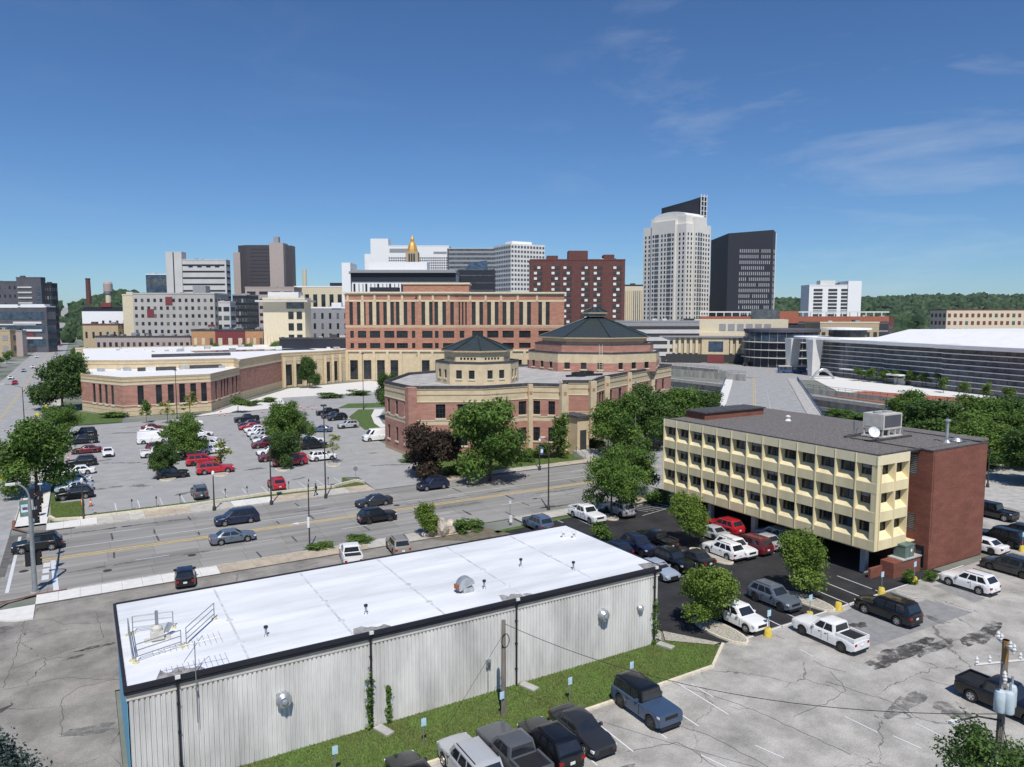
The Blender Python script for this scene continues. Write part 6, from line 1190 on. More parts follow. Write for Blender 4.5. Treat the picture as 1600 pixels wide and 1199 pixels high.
# ================================================================ STREET FURNITURE
def lamp(name, label, x, y, h, arm=None, mat='pole_dark', r=0.09, head='box', group=None, banner=False):
    t = thing(name, label, 'street lamp', (x, y, 0), 0, group)
    MB().lathe([(r*2.6, 0), (r*2.4, 0.5), (r*1.3, 0.7), (r*1.2, 0.9), (r*0.7, h)], 10).build('pole', mat, t)
    if arm:
        ax, ay, up = arm; n = 8; MB().tube([(ax*k/n, ay*k/n, h-0.05+up*math.sin(math.pi/2*k/n)) for k in range(n+1)], 0.045, 6).build('arm', mat, t)
        MB().box(ax-0.35, ax+0.35, ay-0.16, ay+0.16, h+up-0.06, h+up+0.08).build('lamp_head', 'concrete_white', t)
    elif head == 'box': MB().box(-0.34, 0.34, -0.34, 0.34, h-0.05, h+0.14).build('lamp_head', mat, t)
    else: MB().lathe([(0.09, h), (0.2, h+0.25), (0.17, h+0.55), (0.04, h+0.68)], 10).build('lamp_head', 'lamp_clear', t)
    if banner: MB().box(0.1, 0.75, -0.02, 0.02, h*0.55, h*0.55+1.3).build('banner', 'sign_navy', t); MB().box(0.22, 0.63, -0.035, -0.021, h*0.55+0.35, h*0.55+0.95).build('banner_mark', 'sign_white', t)
    return t
lamp('street_lamp', 'tall dark street lamp at the near kerb before the brick hall', *(52.05, 78.94), 9.2, (-0.9, 0.1, 0.5), group='street lamps')
lamp('lot_lamp', 'tall black lot lamp beside the red crossover', *(21.32, 100.07), 9.0); lamp('lot_lamp', 'tallest dark lot lamp at the driveway mouth', *(28.64, 99.78), 13.0)
lamp('lot_lamp', 'tall brown lot lamp before the low wing', *(19.93, 195.75), 12.0); lamp('lot_lamp', 'thin dark lamp pole in the court before the tall block', *(65.47, 190.24), 15.0)
lamp('short_lamp', 'short black lamp post on the pavement at the left lawn corner', *(-0.51, 104.63), 4.6, head='globe'); lamp('short_lamp', 'short black lamp post on the pavement below the grey crossover', *(14.23, 100.85), 4.6, head='globe'); lamp('short_lamp', 'short black lamp post before the brown tree', *(52.22, 106.36), 4.4, head='globe'); lamp('short_lamp', 'short lamp post with navy banner before the porch', *(64.37, 100.35), 4.6, head='globe', banner=True)
lamp('short_lamp', 'short lamp post at the right of the porch steps', *(81.21, 103.77), 4.6, head='globe'); lamp('short_lamp', 'banner lamp post beside the cream building corner', *(96.29, 106.88), 4.8, head='globe', banner=True); lamp('street_lamp', 'pale lamp arm among the trees by the rotunda', *(85.00, 100.85), 8.5, (1.2, 0, 0.4), 'pole_grey')
lamp('street_lamp', 'dark lamp with arm and signals on the avenue at left', *(-10.22, 176.34), 11.0, (-3.2, 0.0, 0.8)); lamp('park_lamp', 'black lamp post on the grass behind the brick tower', *(115.03, 56.41), 5.5)
tp = thing('slim_pole', 'slim dark pole with white notice in mid street view', 'pole', (*(20.69, 78.69), 0)); MB().lathe([(0.09, 0), (0.06, 7.2)], 8).build('pole', 'pole_dark', tp); MB().box(-0.22, 0.02, -0.1, -0.07, 2.4, 3.6).build('notice', 'sign_white', tp)
# signal mast at the left crossing
sm = thing('signal_mast', 'tall grey traffic signal mast with curved lamp arm at left', 'traffic signal', (*(-4.56, 78.88), 0))
MB().lathe([(0.30, 0), (0.27, 0.3), (0.22, 0.5), (0.15, 8.8)], 14).build('mast', 'pole_grey', sm, smooth=40); MB().lathe([(0.36, 0), (0.36, 0.12), (0.2, 0.14)], 14).build('base', 'concrete', sm)
n = 9; MB().tube([(-1.15*(1-math.cos(math.pi/2*k/n))-0.0, 0.1*k/n, 8.8+1.5*math.sin(math.pi/2*k/n)) for k in range(n+1)], 0.075, 8).build('lamp_arm', 'pole_grey', sm); MB().box(-1.75, -1.0, -0.08, 0.28, 10.2, 10.38).build('lamp_head', 'concrete_white', sm)
MB().tube([(0, 0, 5.6), (0.06, 5, 6.0), (0.12, 13.5, 6.3)], [0.12, 0.10, 0.06], 8).build('signal_arm', 'pole_grey', sm)
def signal(parent, x, y, z, face=1):
    s = MB().box(x-0.18, x+0.18, y-0.12, y+0.12, z-0.55, z+0.55).build('signal_head', 'metal_black', parent); MB().box(x-0.30, x+0.30, y+0.1, y+0.12, z-0.68, z+0.68).build('backplate', 'metal_black', s)
    for k, c_ in enumerate(('lamp_red', 'sign_yellow', 'box_green')): MB().lathe([(0.11, 0), (0.11, 0.06)], 10).build('lens', c_, s, (x+0.19*face, y, z+0.34-0.34*k))
for y in (4.0, 8.5, 12.6): signal(sm, 0.2, y, 6.15)
signal(sm, -0.35, 0.25, 3.1); signal(sm, 0.38, 0.25, 3.1)
sg2 = thing('signal_mast', 'grey pedestrian signal post with green cabinet at the lawn corner', 'traffic signal', (*(-5.89, 107.80), 0)); MB().lathe([(0.1, 0), (0.08, 3.4)], 8).build('post', 'pole_grey', sg2); signal(sg2, 0.0, 0.0, 3.2); signal(sg2, 0.3, 0.3, 2.2)
uc = thing('utility_cabinet', 'pale green utility cabinet with poster at the left crossing', 'cabinet', (*(-6.86, 109.73), 0.0)); MB().box(-0.55, 0.55, -0.4, 0.4, 0, 2.1).build('body', 'box_green', uc); MB().box(-0.4, 0.4, -0.415, -0.40, 0.7, 1.7).build('poster', 'sign_blue', uc); MB().box(-0.25, 0.3, -0.43, -0.416, 1.0, 1.35).build('poster_mark', 'maroon', uc)
def sign(name, label, x, y, h, w, hh, mat, post='pole_grey', diamond=False, group=None, face=N_, roundp=False, z=0.0):
    t = thing(name, label, 'sign', (x, y, z), R(face-90), group); MB().tube([(0, 0, 0), (0, 0, h)], 0.035, 6).build('post', post, t)
    if roundp: q = MB(); q.rings([[(0.38*math.cos(R(22.5+45*k)), yy, h-0.38+0.38*math.sin(R(22.5+45*k))) for k in range(8)] for yy in (-0.05, -0.035)])
    elif diamond: q = MB(); q.rings([[(w*0.7*math.cos(R(90*k)), yy, h-w*0.5+w*0.7*math.sin(R(90*k))) for k in range(4)] for yy in (-0.05, -0.035)])
    else: q = MB().box(-w/2, w/2, -0.05, -0.035, h-hh, h)
    q.build('panel', mat, t); return t
for k, (px, py, lb) in enumerate([(524, 1199, 'lowest pale blue parking sign on the shed lawn'), (662, 1166, 'pale blue parking sign above the silver car'), (784, 1122, 'pale blue parking sign at the foot of the wooden pole'), (890, 1098, 'pale blue parking sign behind the dark sedan'), (986, 1069, 'pale blue parking sign behind the blue off-road car')]):
    q = (-6.46, 68.50) if False else None
for lb, p in (('lowest pale blue parking sign on the shed lawn', (11.15, 38.27)), ('pale blue parking sign above the silver car', (16.51, 38.36)), ('pale blue parking sign at the foot of the wooden pole', (22.02, 38.66)), ('pale blue parking sign behind the dark sedan', (26.80, 38.00)), ('pale blue parking sign behind the blue off-road car', (31.71, 37.64))):
    sign('parking_sign', lb, *p, 1.75, 0.32, 0.48, 'sign_blue', group='parking signs on the shed lawn')
def bollard(label, x, y, signp=True):
    t = thing('sign_bollard', label, 'bollard', (x, y, 0), 0, 'yellow sign bollards along the lot edge'); MB().lathe([(0.36, 0), (0.34, 0.1), (0.25, 0.62), (0.22, 0.66)], 12).build('base', 'bollard_yellow', t, smooth=40)
    if signp: MB().tube([(0, 0, 0.6), (0, 0, 2.1)], 0.03, 6).build('post', 'pole_grey', t); MB().box(-0.2, 0.2, -0.05, -0.03, 1.65, 2.15).build('panel', 'sign_blue', t)
bollard('yellow sign bollard nearest the white crossover', *(46.23, 38.27)); bollard('yellow sign bollard beside the tree island', *(51.83, 38.70)); bollard('yellow bollard without panel left of the black sport utility car', *(55.71, 38.76), False); bollard('yellow sign bollard behind the black sport utility car', *(62.22, 39.00)); bollard('yellow sign bollard beside the brick enclosure', *(67.47, 39.09)); bollard('yellow sign bollard at the far right lot edge', *(86.83, 38.71))
sign('stop_sign', 'back of a stop sign at the lot driveway', *(35.72, 108.00), 2.3, 0.7, 0.7, 'steel_grey', roundp=True, face=S_); sign('notice_sign', 'white notice sign on the lawn before the brown tree', *(46.03, 107.21), 2.6, 0.5, 0.6, 'sign_white'); sign('street_sign', 'white bus stop sign above the planting bed', *(44.28, 75.64), 3.0, 0.3, 0.4, 'sign_white'); sign('plaque_sign', 'low white plaque on a post by the kerb', *(44.35, 75.60), 1.2, 0.4, 0.9, 'sign_white')
sign('warning_sign', 'yellow diamond sign by the avenue trees', *(-7.69, 212.02), 3.4, 0.85, 0.85, 'sign_yellow', diamond=True); sign('warning_sign', 'yellow crossing sign with walker beside the avenue', *(-8.96, 197.24), 3.2, 0.85, 0.85, 'sign_yellow', diamond=True); sign('warning_sign', 'yellow sign at the left picture edge below the big tree', *(-10.21, 123.92), 3.2, 0.85, 0.85, 'sign_yellow', diamond=True)
sign('corner_sign', 'small white sign on a post by the lawn corner', *(-5.25, 112.69), 3.6, 0.5, 0.2, 'sign_white')
for k in range(10): 
    x = 5.0+2.9*k; t = thing('meter_post', 'short dark post along the street lawn, %s from the left' % ['first', 'second', 'third', 'fourth', 'fifth', 'sixth', 'seventh', 'eighth', 'ninth', 'tenth'][k], 'post', (x, 106.9, 0.03), 0, 'meter posts on the lot lawn'); MB().tube([(0, 0, 0), (0, 0, 1.1)], 0.03, 6).build('post', 'pole_dark', t); MB().lathe([(0.09, 1.05), (0.11, 1.25), (0.05, 1.38)], 8).build('head', 'pole_dark', t)
def cone(label, x, y, tall=False):
    t = thing('traffic_cone', label, 'cone', (x, y, 0.03), 0, 'orange traffic cones'); h = 1.1 if tall else 0.75; MB().box(-0.22, 0.22, -0.22, 0.22, 0, 0.05).build('base', 'trim', t); MB().lathe([(0.17, 0.05), (0.05, h)], 10).build('cone', 'orange', t); MB().lathe([(0.132, h*0.42), (0.10, h*0.62)], 10).build('stripe', 'sign_white', t)
for i, p in enumerate([(-0.61, 112.60), (0.35, 111.65), (1.59, 145.31), (-2.55, 149.05), (29.82, 196.58), (30.94, 195.92), (31.34, 204.25), (51.57, 201.60), (51.60, 198.41), (53.60, 202.02), (53.54, 197.27), (54.43, 196.74), (40.50, 197.38)]):
    cone('orange cone '+['on the lawn corner by the short lamp', 'right of the lawn corner lamp', 'behind the black car in the left row', 'beside the left row near the tree', 'at the wing steps, left one', 'at the wing steps, right one', 'at the wing steps, back one', 'leftmost at the court barrier', 'second at the court barrier', 'third at the court barrier', 'fourth at the court barrier', 'rightmost at the court barrier', 'by the lot end near the dark pickup'][i], p[0], p[1], i in (0, 1, 2, 3))
# wooden service pole at the shed
wp = thing('wooden_pole', 'weathered wooden service pole standing before the shed wall', 'utility pole', (*(22.27, 38.86), 0)); MB().lathe([(0.17, 0), (0.13, 6.3)], 10).build('pole', 'wood_pole', wp); WPX, WPY = (22.27, 38.86)
cl = MB(); cl.tube([(0.05+0.28*math.cos(a), -0.15, 5.0+0.45*math.sin(a)) for a in [2*math.pi*k/14 for k in range(15)]], 0.03, 5); cl.build('cable_coil', 'trim', wp)
# utility pole at lower right
ux, uy, uz = (34.38, 15.72, 11.32)
up_ = thing('utility_pole', 'wooden utility pole with three transformers at lower right', 'utility pole', (ux, uy, 0)); MB().lathe([(0.20, 0), (0.13, uz)], 10).build('pole', 'wood_pole', up_); MB().lathe([(0.135, uz-1.5), (0.14, uz-0.0)], 10).build('pole_top', 'wood_brown', up_)
for z, l_, an_ in ((uz-0.25, 0.7, 0.9), (uz-1.0, 1.5, -0.35), (uz-1.6, 0.8, 0.5)):
    dx, dy = math.cos(an_), math.sin(an_); a = MB(); a.tube([(-dx*l_, -dy*l_, z), (dx*l_, dy*l_, z)], 0.055, 6); arm = a.build('crossarm', 'grey_pale', up_)
    for s in (-1, -0.55, 0.55, 1): MB().lathe([(0.05, z+0.05), (0.09, z+0.12), (0.05, z+0.2), (0.08, z+0.26), (0.03, z+0.36)], 8, (dx*l_*s*0.95, dy*l_*s*0.95)).build('insulator', 'concrete_white', arm)
for k, an_ in enumerate((R(195), R(235), R(-15))):
    x, y = 0.46*math.cos(an_), 0.46*math.sin(an_); tr = MB().lathe([(0.21, uz-3.1), (0.24, uz-3.05), (0.24, uz-2.3), (0.2, uz-2.15), (0.07, uz-2.1)], 14, (x, y)).build('transformer', 'transformer', up_, smooth=40); MB().lathe([(0.05, uz-2.1), (0.05, uz-1.75)], 6, (x+0.08, y)).build('bushing', 'grey_mid', tr); MB().tube([(x, y, uz-2.5), (0, 0, uz-2.4)], 0.05, 5).build('bracket', 'steel_grey', tr)
for h_, ax_, ay_ in ((uz-3.7, -2.0, 0.9), (uz-5.0, -1.6, -0.6)):
    MB().tube([(0, 0, h_), (ax_*0.5, ay_*0.5, h_+0.25), (ax_, ay_, h_+0.1)], 0.04, 6).build('lamp_arm', 'pole_dark' if ay_ > 0 else 'pole_grey', up_); MB().box(ax_-0.32, ax_+0.2, ay_-0.13, ay_+0.13, h_+0.02, h_+0.15).build('lamp_head', 'concrete_white', up_)
def wire(label, a, b, sag, r=0.018):
    n = 24; t = MB(); P = [(a[0]+(b[0]-a[0])*k/n, a[1]+(b[1]-a[1])*k/n, a[2]+(b[2]-a[2])*k/n-sag*4*(k/n)*(1-k/n)) for k in range(n+1)]; t.tube(P, r, 5); return tag(t.build('overhead_wire', 'trim'), label, 'wire', 'overhead wires')
wire('black service wire from the wooden pole to the utility pole', (WPX, WPY, 6.1), (ux, uy, uz-3.4), 1.6); wire('wire leaving the utility pole towards the bottom edge', (ux, uy, uz-3.6), (ux-24, uy-9, 6.4), 0.6); wire('slanting guy wire below the utility pole', (ux, uy, uz-3.6), (ux-2.2, uy-3.6, 0.2), 0.0)
wire('thin wire from the wooden pole down to the lawn', (WPX, WPY, 5.4), (WPX-4.2, WPY-0.0, 0.2), 0.0, 0.012)
# boulders
for i, (p, s, lb) in enumerate([((33.94, 76.29), (1.35, 0.8, 0.5), 'flat brown boulder left of the pale pair'), ((35.15, 75.58), (0.9, 0.75, 1.35), 'tall pale boulder on the planting bed'), ((36.42, 75.99), (0.8, 0.7, 1.1), 'pale boulder right of the tall one')]):
    bm = bmesh.new(); bmesh.ops.create_icosphere(bm, subdivisions=3, radius=1.0); r_ = random.Random(i); d3 = [Vector((r_.uniform(-1, 1), r_.uniform(-1, 1), r_.uniform(-1, 1))).normalized() for _ in range(14)]
    for v in bm.verts:
        for q in d3: k = v.co.dot(q)-0.72; v.co -= q*max(0, k)
        v.co = Vector((v.co.x*s[0], v.co.y*s[1], v.co.z*s[2]+s[2]*0.6))
    me = bpy.data.meshes.new('boulder'); bm.to_mesh(me); bm.free(); me.materials.append(M['stone_rock']); tag(link('boulder', me, None, (p[0], p[1], 0)), lb, 'boulder', 'boulders')
# bicycle lying on the asphalt (two wheels and frame)
bi = thing('bicycle', 'black bicycle lying on the asphalt beside the white crossover', 'bicycle', (58.08, 51.81, 0.06), R(20))
for x in (-0.5, 0.5): MB().tube([(x+0.33*math.cos(a), 0.33*math.sin(a), 0.02) for a in [2*math.pi*k/16 for k in range(17)]], 0.025, 5).build('wheel', 'tyre', bi)
MB().tube([(-0.5, 0, 0.05), (-0.1, 0.35, 0.08), (0.4, 0.3, 0.1), (0.5, 0, 0.05)], 0.022, 5).tube([(-0.1, 0.35, 0.08), (0.0, -0.05, 0.06), (0.4, 0.3, 0.1)], 0.022, 5).build('frame', 'trim', bi); MB().tube([(0.4, 0.3, 0.1), (0.46, 0.5, 0.2), (0.3, 0.56, 0.35)], 0.018, 5).build('handlebar', 'trim', bi)
# pedestrian on the north pavement, mid-stride
px_, py_ = (27.79, 101.54)
pd = thing('person', 'person in dark clothes walking along the pavement beside the lot lawn', 'person', (px_, py_, 0.13), R(180))
J = {'pel': (0, 0, 0.95), 'sp': (0, 0, 1.15), 'ch': (0.02, 0, 1.36), 'nk': (0.03, 0, 1.50), 'hd': (0.06, 0, 1.62), 'ht': (0.06, 0, 1.76),
     'hl': (0, 0.10, 0.92), 'kl': (0.20, 0.10, 0.50), 'al': (0.24, 0.10, 0.08), 'tl': (0.42, 0.11, 0.04), 'hr': (0, -0.10, 0.92), 'kr': (-0.02, -0.10, 0.48), 'ar': (-0.30, -0.10, 0.13), 'tr': (-0.18, -0.10, 0.03),
     'sl': (0.02, 0.19, 1.42), 'el': (-0.10, 0.25, 1.16), 'wl': (0.0, 0.26, 0.93), 'nl': (0.04, 0.26, 0.84), 'sr': (0.02, -0.19, 1.42), 'er': (0.06, -0.25, 1.15), 'wr': (0.24, -0.25, 0.98), 'nr': (0.32, -0.25, 0.93)}
RAD = {'pel': .155, 'sp': .14, 'ch': .165, 'nk': .06, 'hd': .105, 'ht': .07, 'hl': .10, 'kl': .065, 'al': .045, 'tl': .04, 'hr': .10, 'kr': .065, 'ar': .045, 'tr': .04, 'sl': .07, 'el': .048, 'wl': .036, 'nl': .04, 'sr': .07, 'er': .048, 'wr': .036, 'nr': .04}
keys = list(J); E3 = [('pel', 'sp'), ('sp', 'ch'), ('ch', 'nk'), ('nk', 'hd'), ('hd', 'ht'), ('pel', 'hl'), ('hl', 'kl'), ('kl', 'al'), ('al', 'tl'), ('pel', 'hr'), ('hr', 'kr'), ('kr', 'ar'), ('ar', 'tr'), ('ch', 'sl'), ('sl', 'el'), ('el', 'wl'), ('wl', 'nl'), ('ch', 'sr'), ('sr', 'er'), ('er', 'wr'), ('wr', 'nr')]
me = bpy.data.meshes.new('body'); me.from_pydata([J[k] for k in keys], [(keys.index(a), keys.index(b)) for a, b in E3], []); pm('cloth_dark', (0.03, 0.03, 0.04), rough=0.9); me.materials.append(M['cloth_dark'])
bo = link('body', me, pd); md = bo.modifiers.new('skin', 'SKIN'); 
for i, k in enumerate(keys): me.skin_vertices[0].data[i].radius = (RAD[k], RAD[k])
me.skin_vertices[0].data[0].use_root = True; bo.modifiers.new('sub', 'SUBSURF').levels = 1; bo.modifiers['sub'].render_levels = 2
pm('skin_tone', (0.42, 0.26, 0.19), rough=0.6); MB().lathe([(0.03, 1.53), (0.10, 1.58), (0.115, 1.66), (0.10, 1.74)], 10, (0.085, 0)).build('face', 'skin_tone', pd); MB().lathe([(0.118, 1.66), (0.122, 1.72), (0.08, 1.80), (0.0, 1.82)], 10, (0.055, 0)).build('hair', 'trim', pd)

# ================================================================ TREES AND SHRUBS
def leafm(name, c1, c2, c3):
    m = bpy.data.materials.new(name); m.use_nodes = True; nt = m.node_tree; b = nt.nodes['Principled BSDF']; N = nt.nodes.new; K = nt.links.new
    at = N('ShaderNodeAttribute'); at.attribute_name = 'tone'; rp = N('ShaderNodeValToRGB'); e = rp.color_ramp.elements
    e[0].position = 0.0; e[0].color = (*c1, 1); e[1].position = 1.0; e[1].color = (*c3, 1); x = e.new(0.5); x.color = (*c2, 1)
    K(at.outputs['Fac'], rp.inputs[0]); K(rp.outputs[0], b.inputs['Base Color']); b.inputs['Roughness'].default_value = 0.6; b.inputs['Specular IOR Level'].default_value = 0.25
    tr = N('ShaderNodeBsdfTranslucent'); K(rp.outputs[0], tr.inputs['Color']); mx_ = N('ShaderNodeMixShader'); mx_.inputs[0].default_value = 0.28
    out = [n for n in nt.nodes if n.type == 'OUTPUT_MATERIAL'][0]; K(b.outputs[0], mx_.inputs[1]); K(tr.outputs[0], mx_.inputs[2]); K(mx_.outputs[0], out.inputs[0]); MATS[name] = m
leafm('leaf_green', (0.055, 0.105, 0.02), (0.105, 0.19, 0.035), (0.16, 0.25, 0.05)); leafm('leaf_bright', (0.085, 0.14, 0.02), (0.15, 0.235, 0.035), (0.21, 0.29, 0.06)); leafm('leaf_dark', (0.036, 0.075, 0.02), (0.07, 0.13, 0.03), (0.105, 0.18, 0.042))
leafm('leaf_purple', (0.03, 0.020, 0.017), (0.06, 0.042, 0.03), (0.08, 0.07, 0.038)); leafm('leaf_spruce', (0.025, 0.05, 0.042), (0.055, 0.09, 0.078), (0.085, 0.12, 0.105)); leafm('leaf_yellow', (0.14, 0.18, 0.025), (0.22, 0.26, 0.045), (0.28, 0.30, 0.06)); leafm('leaf_far', (0.03, 0.06, 0.026), (0.05, 0.095, 0.037), (0.075, 0.125, 0.05))
def crown_mesh(name, lobes, n, leaf, seed, mat, shell=0.55, droop=0.0):
    """n small leaf faces spread through overlapping uneven lobes (cx,cy,cz,rx,ry,rz), grouped in twig clumps"""
    r = np.random.default_rng(seed); L_ = np.array(lobes); vol = L_[:, 3]*L_[:, 4]*L_[:, 5]; vol = vol**0.8
    nc = max(12, n//14); li = r.choice(len(L_), nc, p=vol/vol.sum()); d = r.normal(size=(nc, 3)); d /= np.linalg.norm(d, axis=1)[:, None]
    rad = (shell+(1-shell)*r.random(nc))**0.7*(0.82+0.3*r.random(nc)); cc = L_[li, :3]+d*L_[li, 3:]*rad[:, None]
    ci = r.integers(0, nc, n); sp = float(np.mean(L_[:, 3]))*0.13+leaf*0.6; p = cc[ci]+r.normal(size=(n, 3))*sp*np.array([1, 1, 0.7]); p[:, 2] -= droop*np.abs(r.normal(size=n))
    nrm = d[ci]*0.7+r.normal(size=(n, 3))*0.75+np.array([0, 0, 0.45]); nrm /= np.linalg.norm(nrm, axis=1)[:, None]
    t = np.cross(nrm, r.normal(size=(n, 3))); t /= np.linalg.norm(t, axis=1)[:, None]; b = np.cross(nrm, t); s = leaf*(0.45+1.0*r.random(n))[:, None]
    v = np.stack([p-t*s, p+b*s*0.55, p+t*s, p-b*s*0.55], 1).reshape(-1, 3); me = bpy.data.meshes.new(name); me.vertices.add(4*n); me.vertices.foreach_set('co', v.ravel().astype(np.float32)); me.loops.add(4*n); me.loops.foreach_set('vertex_index', np.arange(4*n, dtype=np.int32)); me.polygons.add(n); me.polygons.foreach_set('loop_start', np.arange(0, 4*n, 4, dtype=np.int32))
    try: me.polygons.foreach_set('loop_total', np.full(n, 4, dtype=np.int32))
    except Exception: pass
    lt_ = r.normal(0, 0.16, len(L_)); tone = np.clip((r.normal(0.5, 0.2, nc)+lt_[li])[ci]+r.normal(0, 0.12, n), 0, 1); a = me.attributes.new('tone', 'FLOAT', 'FACE'); a.data.foreach_set('value', tone.astype(np.float32)); me.materials.append(M[mat]); me.update(); me.validate(); return me
def trunk_mesh(h, r0, lobes, seed, stems=1):
    r_ = random.Random(seed); mb = MB(); top = h
    for s in range(stems):
        ox, oy = (0, 0) if stems == 1 else (r_.uniform(-.3, .3), r_.uniform(-.3, .3)); mb.tube([(ox, oy, -0.05), (ox*1.1, oy*1.1, top*0.35), (ox*1.5+r_.uniform(-.15, .15), oy*1.5, top*0.75), (ox*2, oy*2, top)], [r0*1.25, r0*0.9, r0*0.6, r0*0.25], 8)
    for l in lobes:
        z0 = top*r_.uniform(0.4, 0.7); mb.tube([(0, 0, z0), (l[0]*0.45, l[1]*0.45, z0+(l[2]-z0)*0.6), (l[0]*0.9, l[1]*0.9, l[2])], [r0*0.5, r0*0.32, r0*0.1], 5)
    return mb.mesh('trunk', 'bark')
def lobes_for(h, r, seed, base=0.28, k=9, flat=1.0):
    """uneven crown: a core and many smaller lobes pushed out to different distances, leaving bays between them"""
    q = random.Random(seed); out = [(0, 0, h*(base+0.52*(1-base)), r*0.52, r*0.52, h*(1-base)*0.34)]
    if flat < 1.0:                                                 # compact round crown
        for i in range(k):
            a = 2*math.pi*i/k+q.uniform(-.3, .3); f = q.uniform(0.0, 1.0); rr = r*(0.60-0.30*abs(f-0.4)); out.append((rr*math.cos(a), rr*math.sin(a), h*(base+(1-base)*(0.16+0.66*f)), r*q.uniform(.32, .46), r*q.uniform(.32, .46), h*(1-base)*q.uniform(.16, .23)))
        return out
    k = int(k*1.6)
    for i in range(k):
        a = 2.4*i+q.uniform(-.5, .5); f = q.uniform(0.0, 1.0); zz = h*(base+(1-base)*(0.12+0.74*f)); rr = r*(0.74-0.50*abs(f-0.30))*q.uniform(0.78, 1.10)
        s_ = q.uniform(.27, .42); out.append((rr*math.cos(a), rr*math.sin(a), zz, r*s_, r*s_*q.uniform(.85, 1.15), h*(1-base)*q.uniform(.13, .21)*flat))
    return out
PROTO = {}
def proto(kind, seed):
    key = (kind, seed)
    if key in PROTO: return PROTO[key]
    spec = {'broad': (10, 5.2, 0.13, 19000, 0.20, 'leaf_green', 0.20), 'dark': (10, 5.0, 0.12, 18000, 0.21, 'leaf_dark', 0.2), 'bright': (7, 2.9, 0.14, 11000, 0.125, 'leaf_bright', 0.09), 'purple': (8, 4.4, 0.08, 17000, 0.18, 'leaf_purple', 0.16), 'honey': (9, 5.0, 0.20, 14000, 0.16, 'leaf_green', 0.14), 'small': (5, 1.7, 0.3, 1600, 0.16, 'leaf_green', 0.06), 'wisp': (5, 1.3, 0.3, 600, 0.14, 'leaf_yellow', 0.05), 'shrub': (2, 1.2, 0.0, 2200, 0.09, 'leaf_green', 0.04), 'shrub_bright': (4, 1.6, 0.02, 7000, 0.10, 'leaf_bright', 0.05), 'column': (8, 1.6, 0.05, 6000, 0.13, 'leaf_green', 0.1)}[kind]
    h, r, base, n, leaf, mat, tr = spec; lb = lobes_for(h, r, seed, base, 9 if n > 3000 else 5, 0.9 if kind in ('bright', 'small', 'shrub', 'shrub_bright') else 1.0)
    PROTO[key] = (crown_mesh('crown', lb, n, leaf, seed, mat), trunk_mesh(h*0.8, tr, lb[1:7], seed), h, r); return PROTO[key]
def tree(kind, label, x, y, h, w, seed=1, cat='tree', name=None, rz=None, group=None, z=0.0):
    cm, tm, ph, prr = proto(kind, seed); nm = name or {'purple': 'purple_tree', 'bright': 'maple_tree', 'shrub': 'shrub', 'shrub_bright': 'shrub', 'wisp': 'young_tree', 'small': 'young_tree', 'column': 'column_tree'}.get(kind, 'shade_tree')
    t = thing(nm, label, 'shrub' if 'shrub' in kind else cat, (x, y, z), rz if rz is not None else (hash_(label) % 628)/100, group); sc = (w/2/prr, w/2/prr, h/ph)
    for n_, m_ in (('crown', cm), ('trunk', tm)): o = link(n_, m_, t); o.scale = sc
    return t
tree('broad', 'large green tree on the lawn at the left crossing', *(-6.16, 123.26), 11.0, 11.5, 1); tree('honey', 'loose reddish green tree behind the big left tree', *(-4.39, 171.18), 7.5, 9.5, 2); tree('dark', 'dense dark tree beside the low wing and avenue', *(-4.61, 231.52), 14.5, 15, 3); tree('dark', 'dark tree behind the dense one along the avenue', *(2.64, 307.25), 11.0, 11, 1)
tree('broad', 'green tree in the middle of the lot rows', *(15.36, 141.19), 8.0, 7.4, 4); tree('dark', 'small dark tree over the black car in the lot', *(10.57, 125.40), 5.8, 4.6, 2); tree('broad', 'tall green tree in the right lot rows', *(32.27, 139.13), 9.2, 7.6, 2); tree('honey', 'lighter tree beside the tall lot tree', *(35.41, 141.15), 7.0, 7.0, 3); tree('dark', 'low dark tree over the red pickup in the right row', *(28.41, 123.30), 6.2, 5.4, 5)
tree('wisp', 'thin yellow green sapling beside the red capped pickup', *(18.90, 125.42), 6.0, 3.4, 1); tree('wisp', 'thin sapling on the island right of the white crossover', *(36.69, 122.71), 5.4, 2.6, 2); tree('purple', 'broad purple brown tree before the brick hall', *(46.85, 104.57), 8.6, 10.2, 1); tree('broad', 'big bright green tree before the brick hall', *(53.55, 97.51), 12.6, 13.0, 5)
tree('column', 'narrow vine covered tree beside the porch', *(73.19, 107.12), 8.6, 4.0, 1); tree('broad', 'large tree at the foot of the rotunda, left one', *(83.47, 103.85), 11.4, 10.8, 1); tree('dark', 'large tree at the foot of the rotunda, middle one', *(92.91, 107.27), 12.4, 11.4, 4); tree('broad', 'tree between rotunda and cream building', *(103.69, 109.25), 10.8, 11.4, 2); tree('dark', 'tree behind the rotunda trees by the river', *(121.56, 120.36), 8.5, 9.5, 5)
tree('honey', 'open street tree over the white pickup', *(57.04, 72.09), 8.6, 8.2, 1); tree('honey', 'street tree behind the open one beside the kerb', *(66.41, 79.22), 8.4, 8.0, 4); tree('shrub_bright', 'bright round shrub on the planting bed by the street', *(33.69, 76.44), 4.2, 3.2, 1)
tree('bright', 'round maple farthest back in the black lot', *(57.34, 58.66), 6.2, 5.0, 1); tree('bright', 'round maple beside the steel blue crossover', *(55.52, 42.42), 6.1, 5.2, 2); tree('bright', 'round maple nearest the shed end', *(42.89, 41.35), 5.8, 5.0, 3)
for i, (px, py, h, w) in enumerate([(0, 0, 11, 11)]): pass
gr = 'grove behind the brick stair tower'
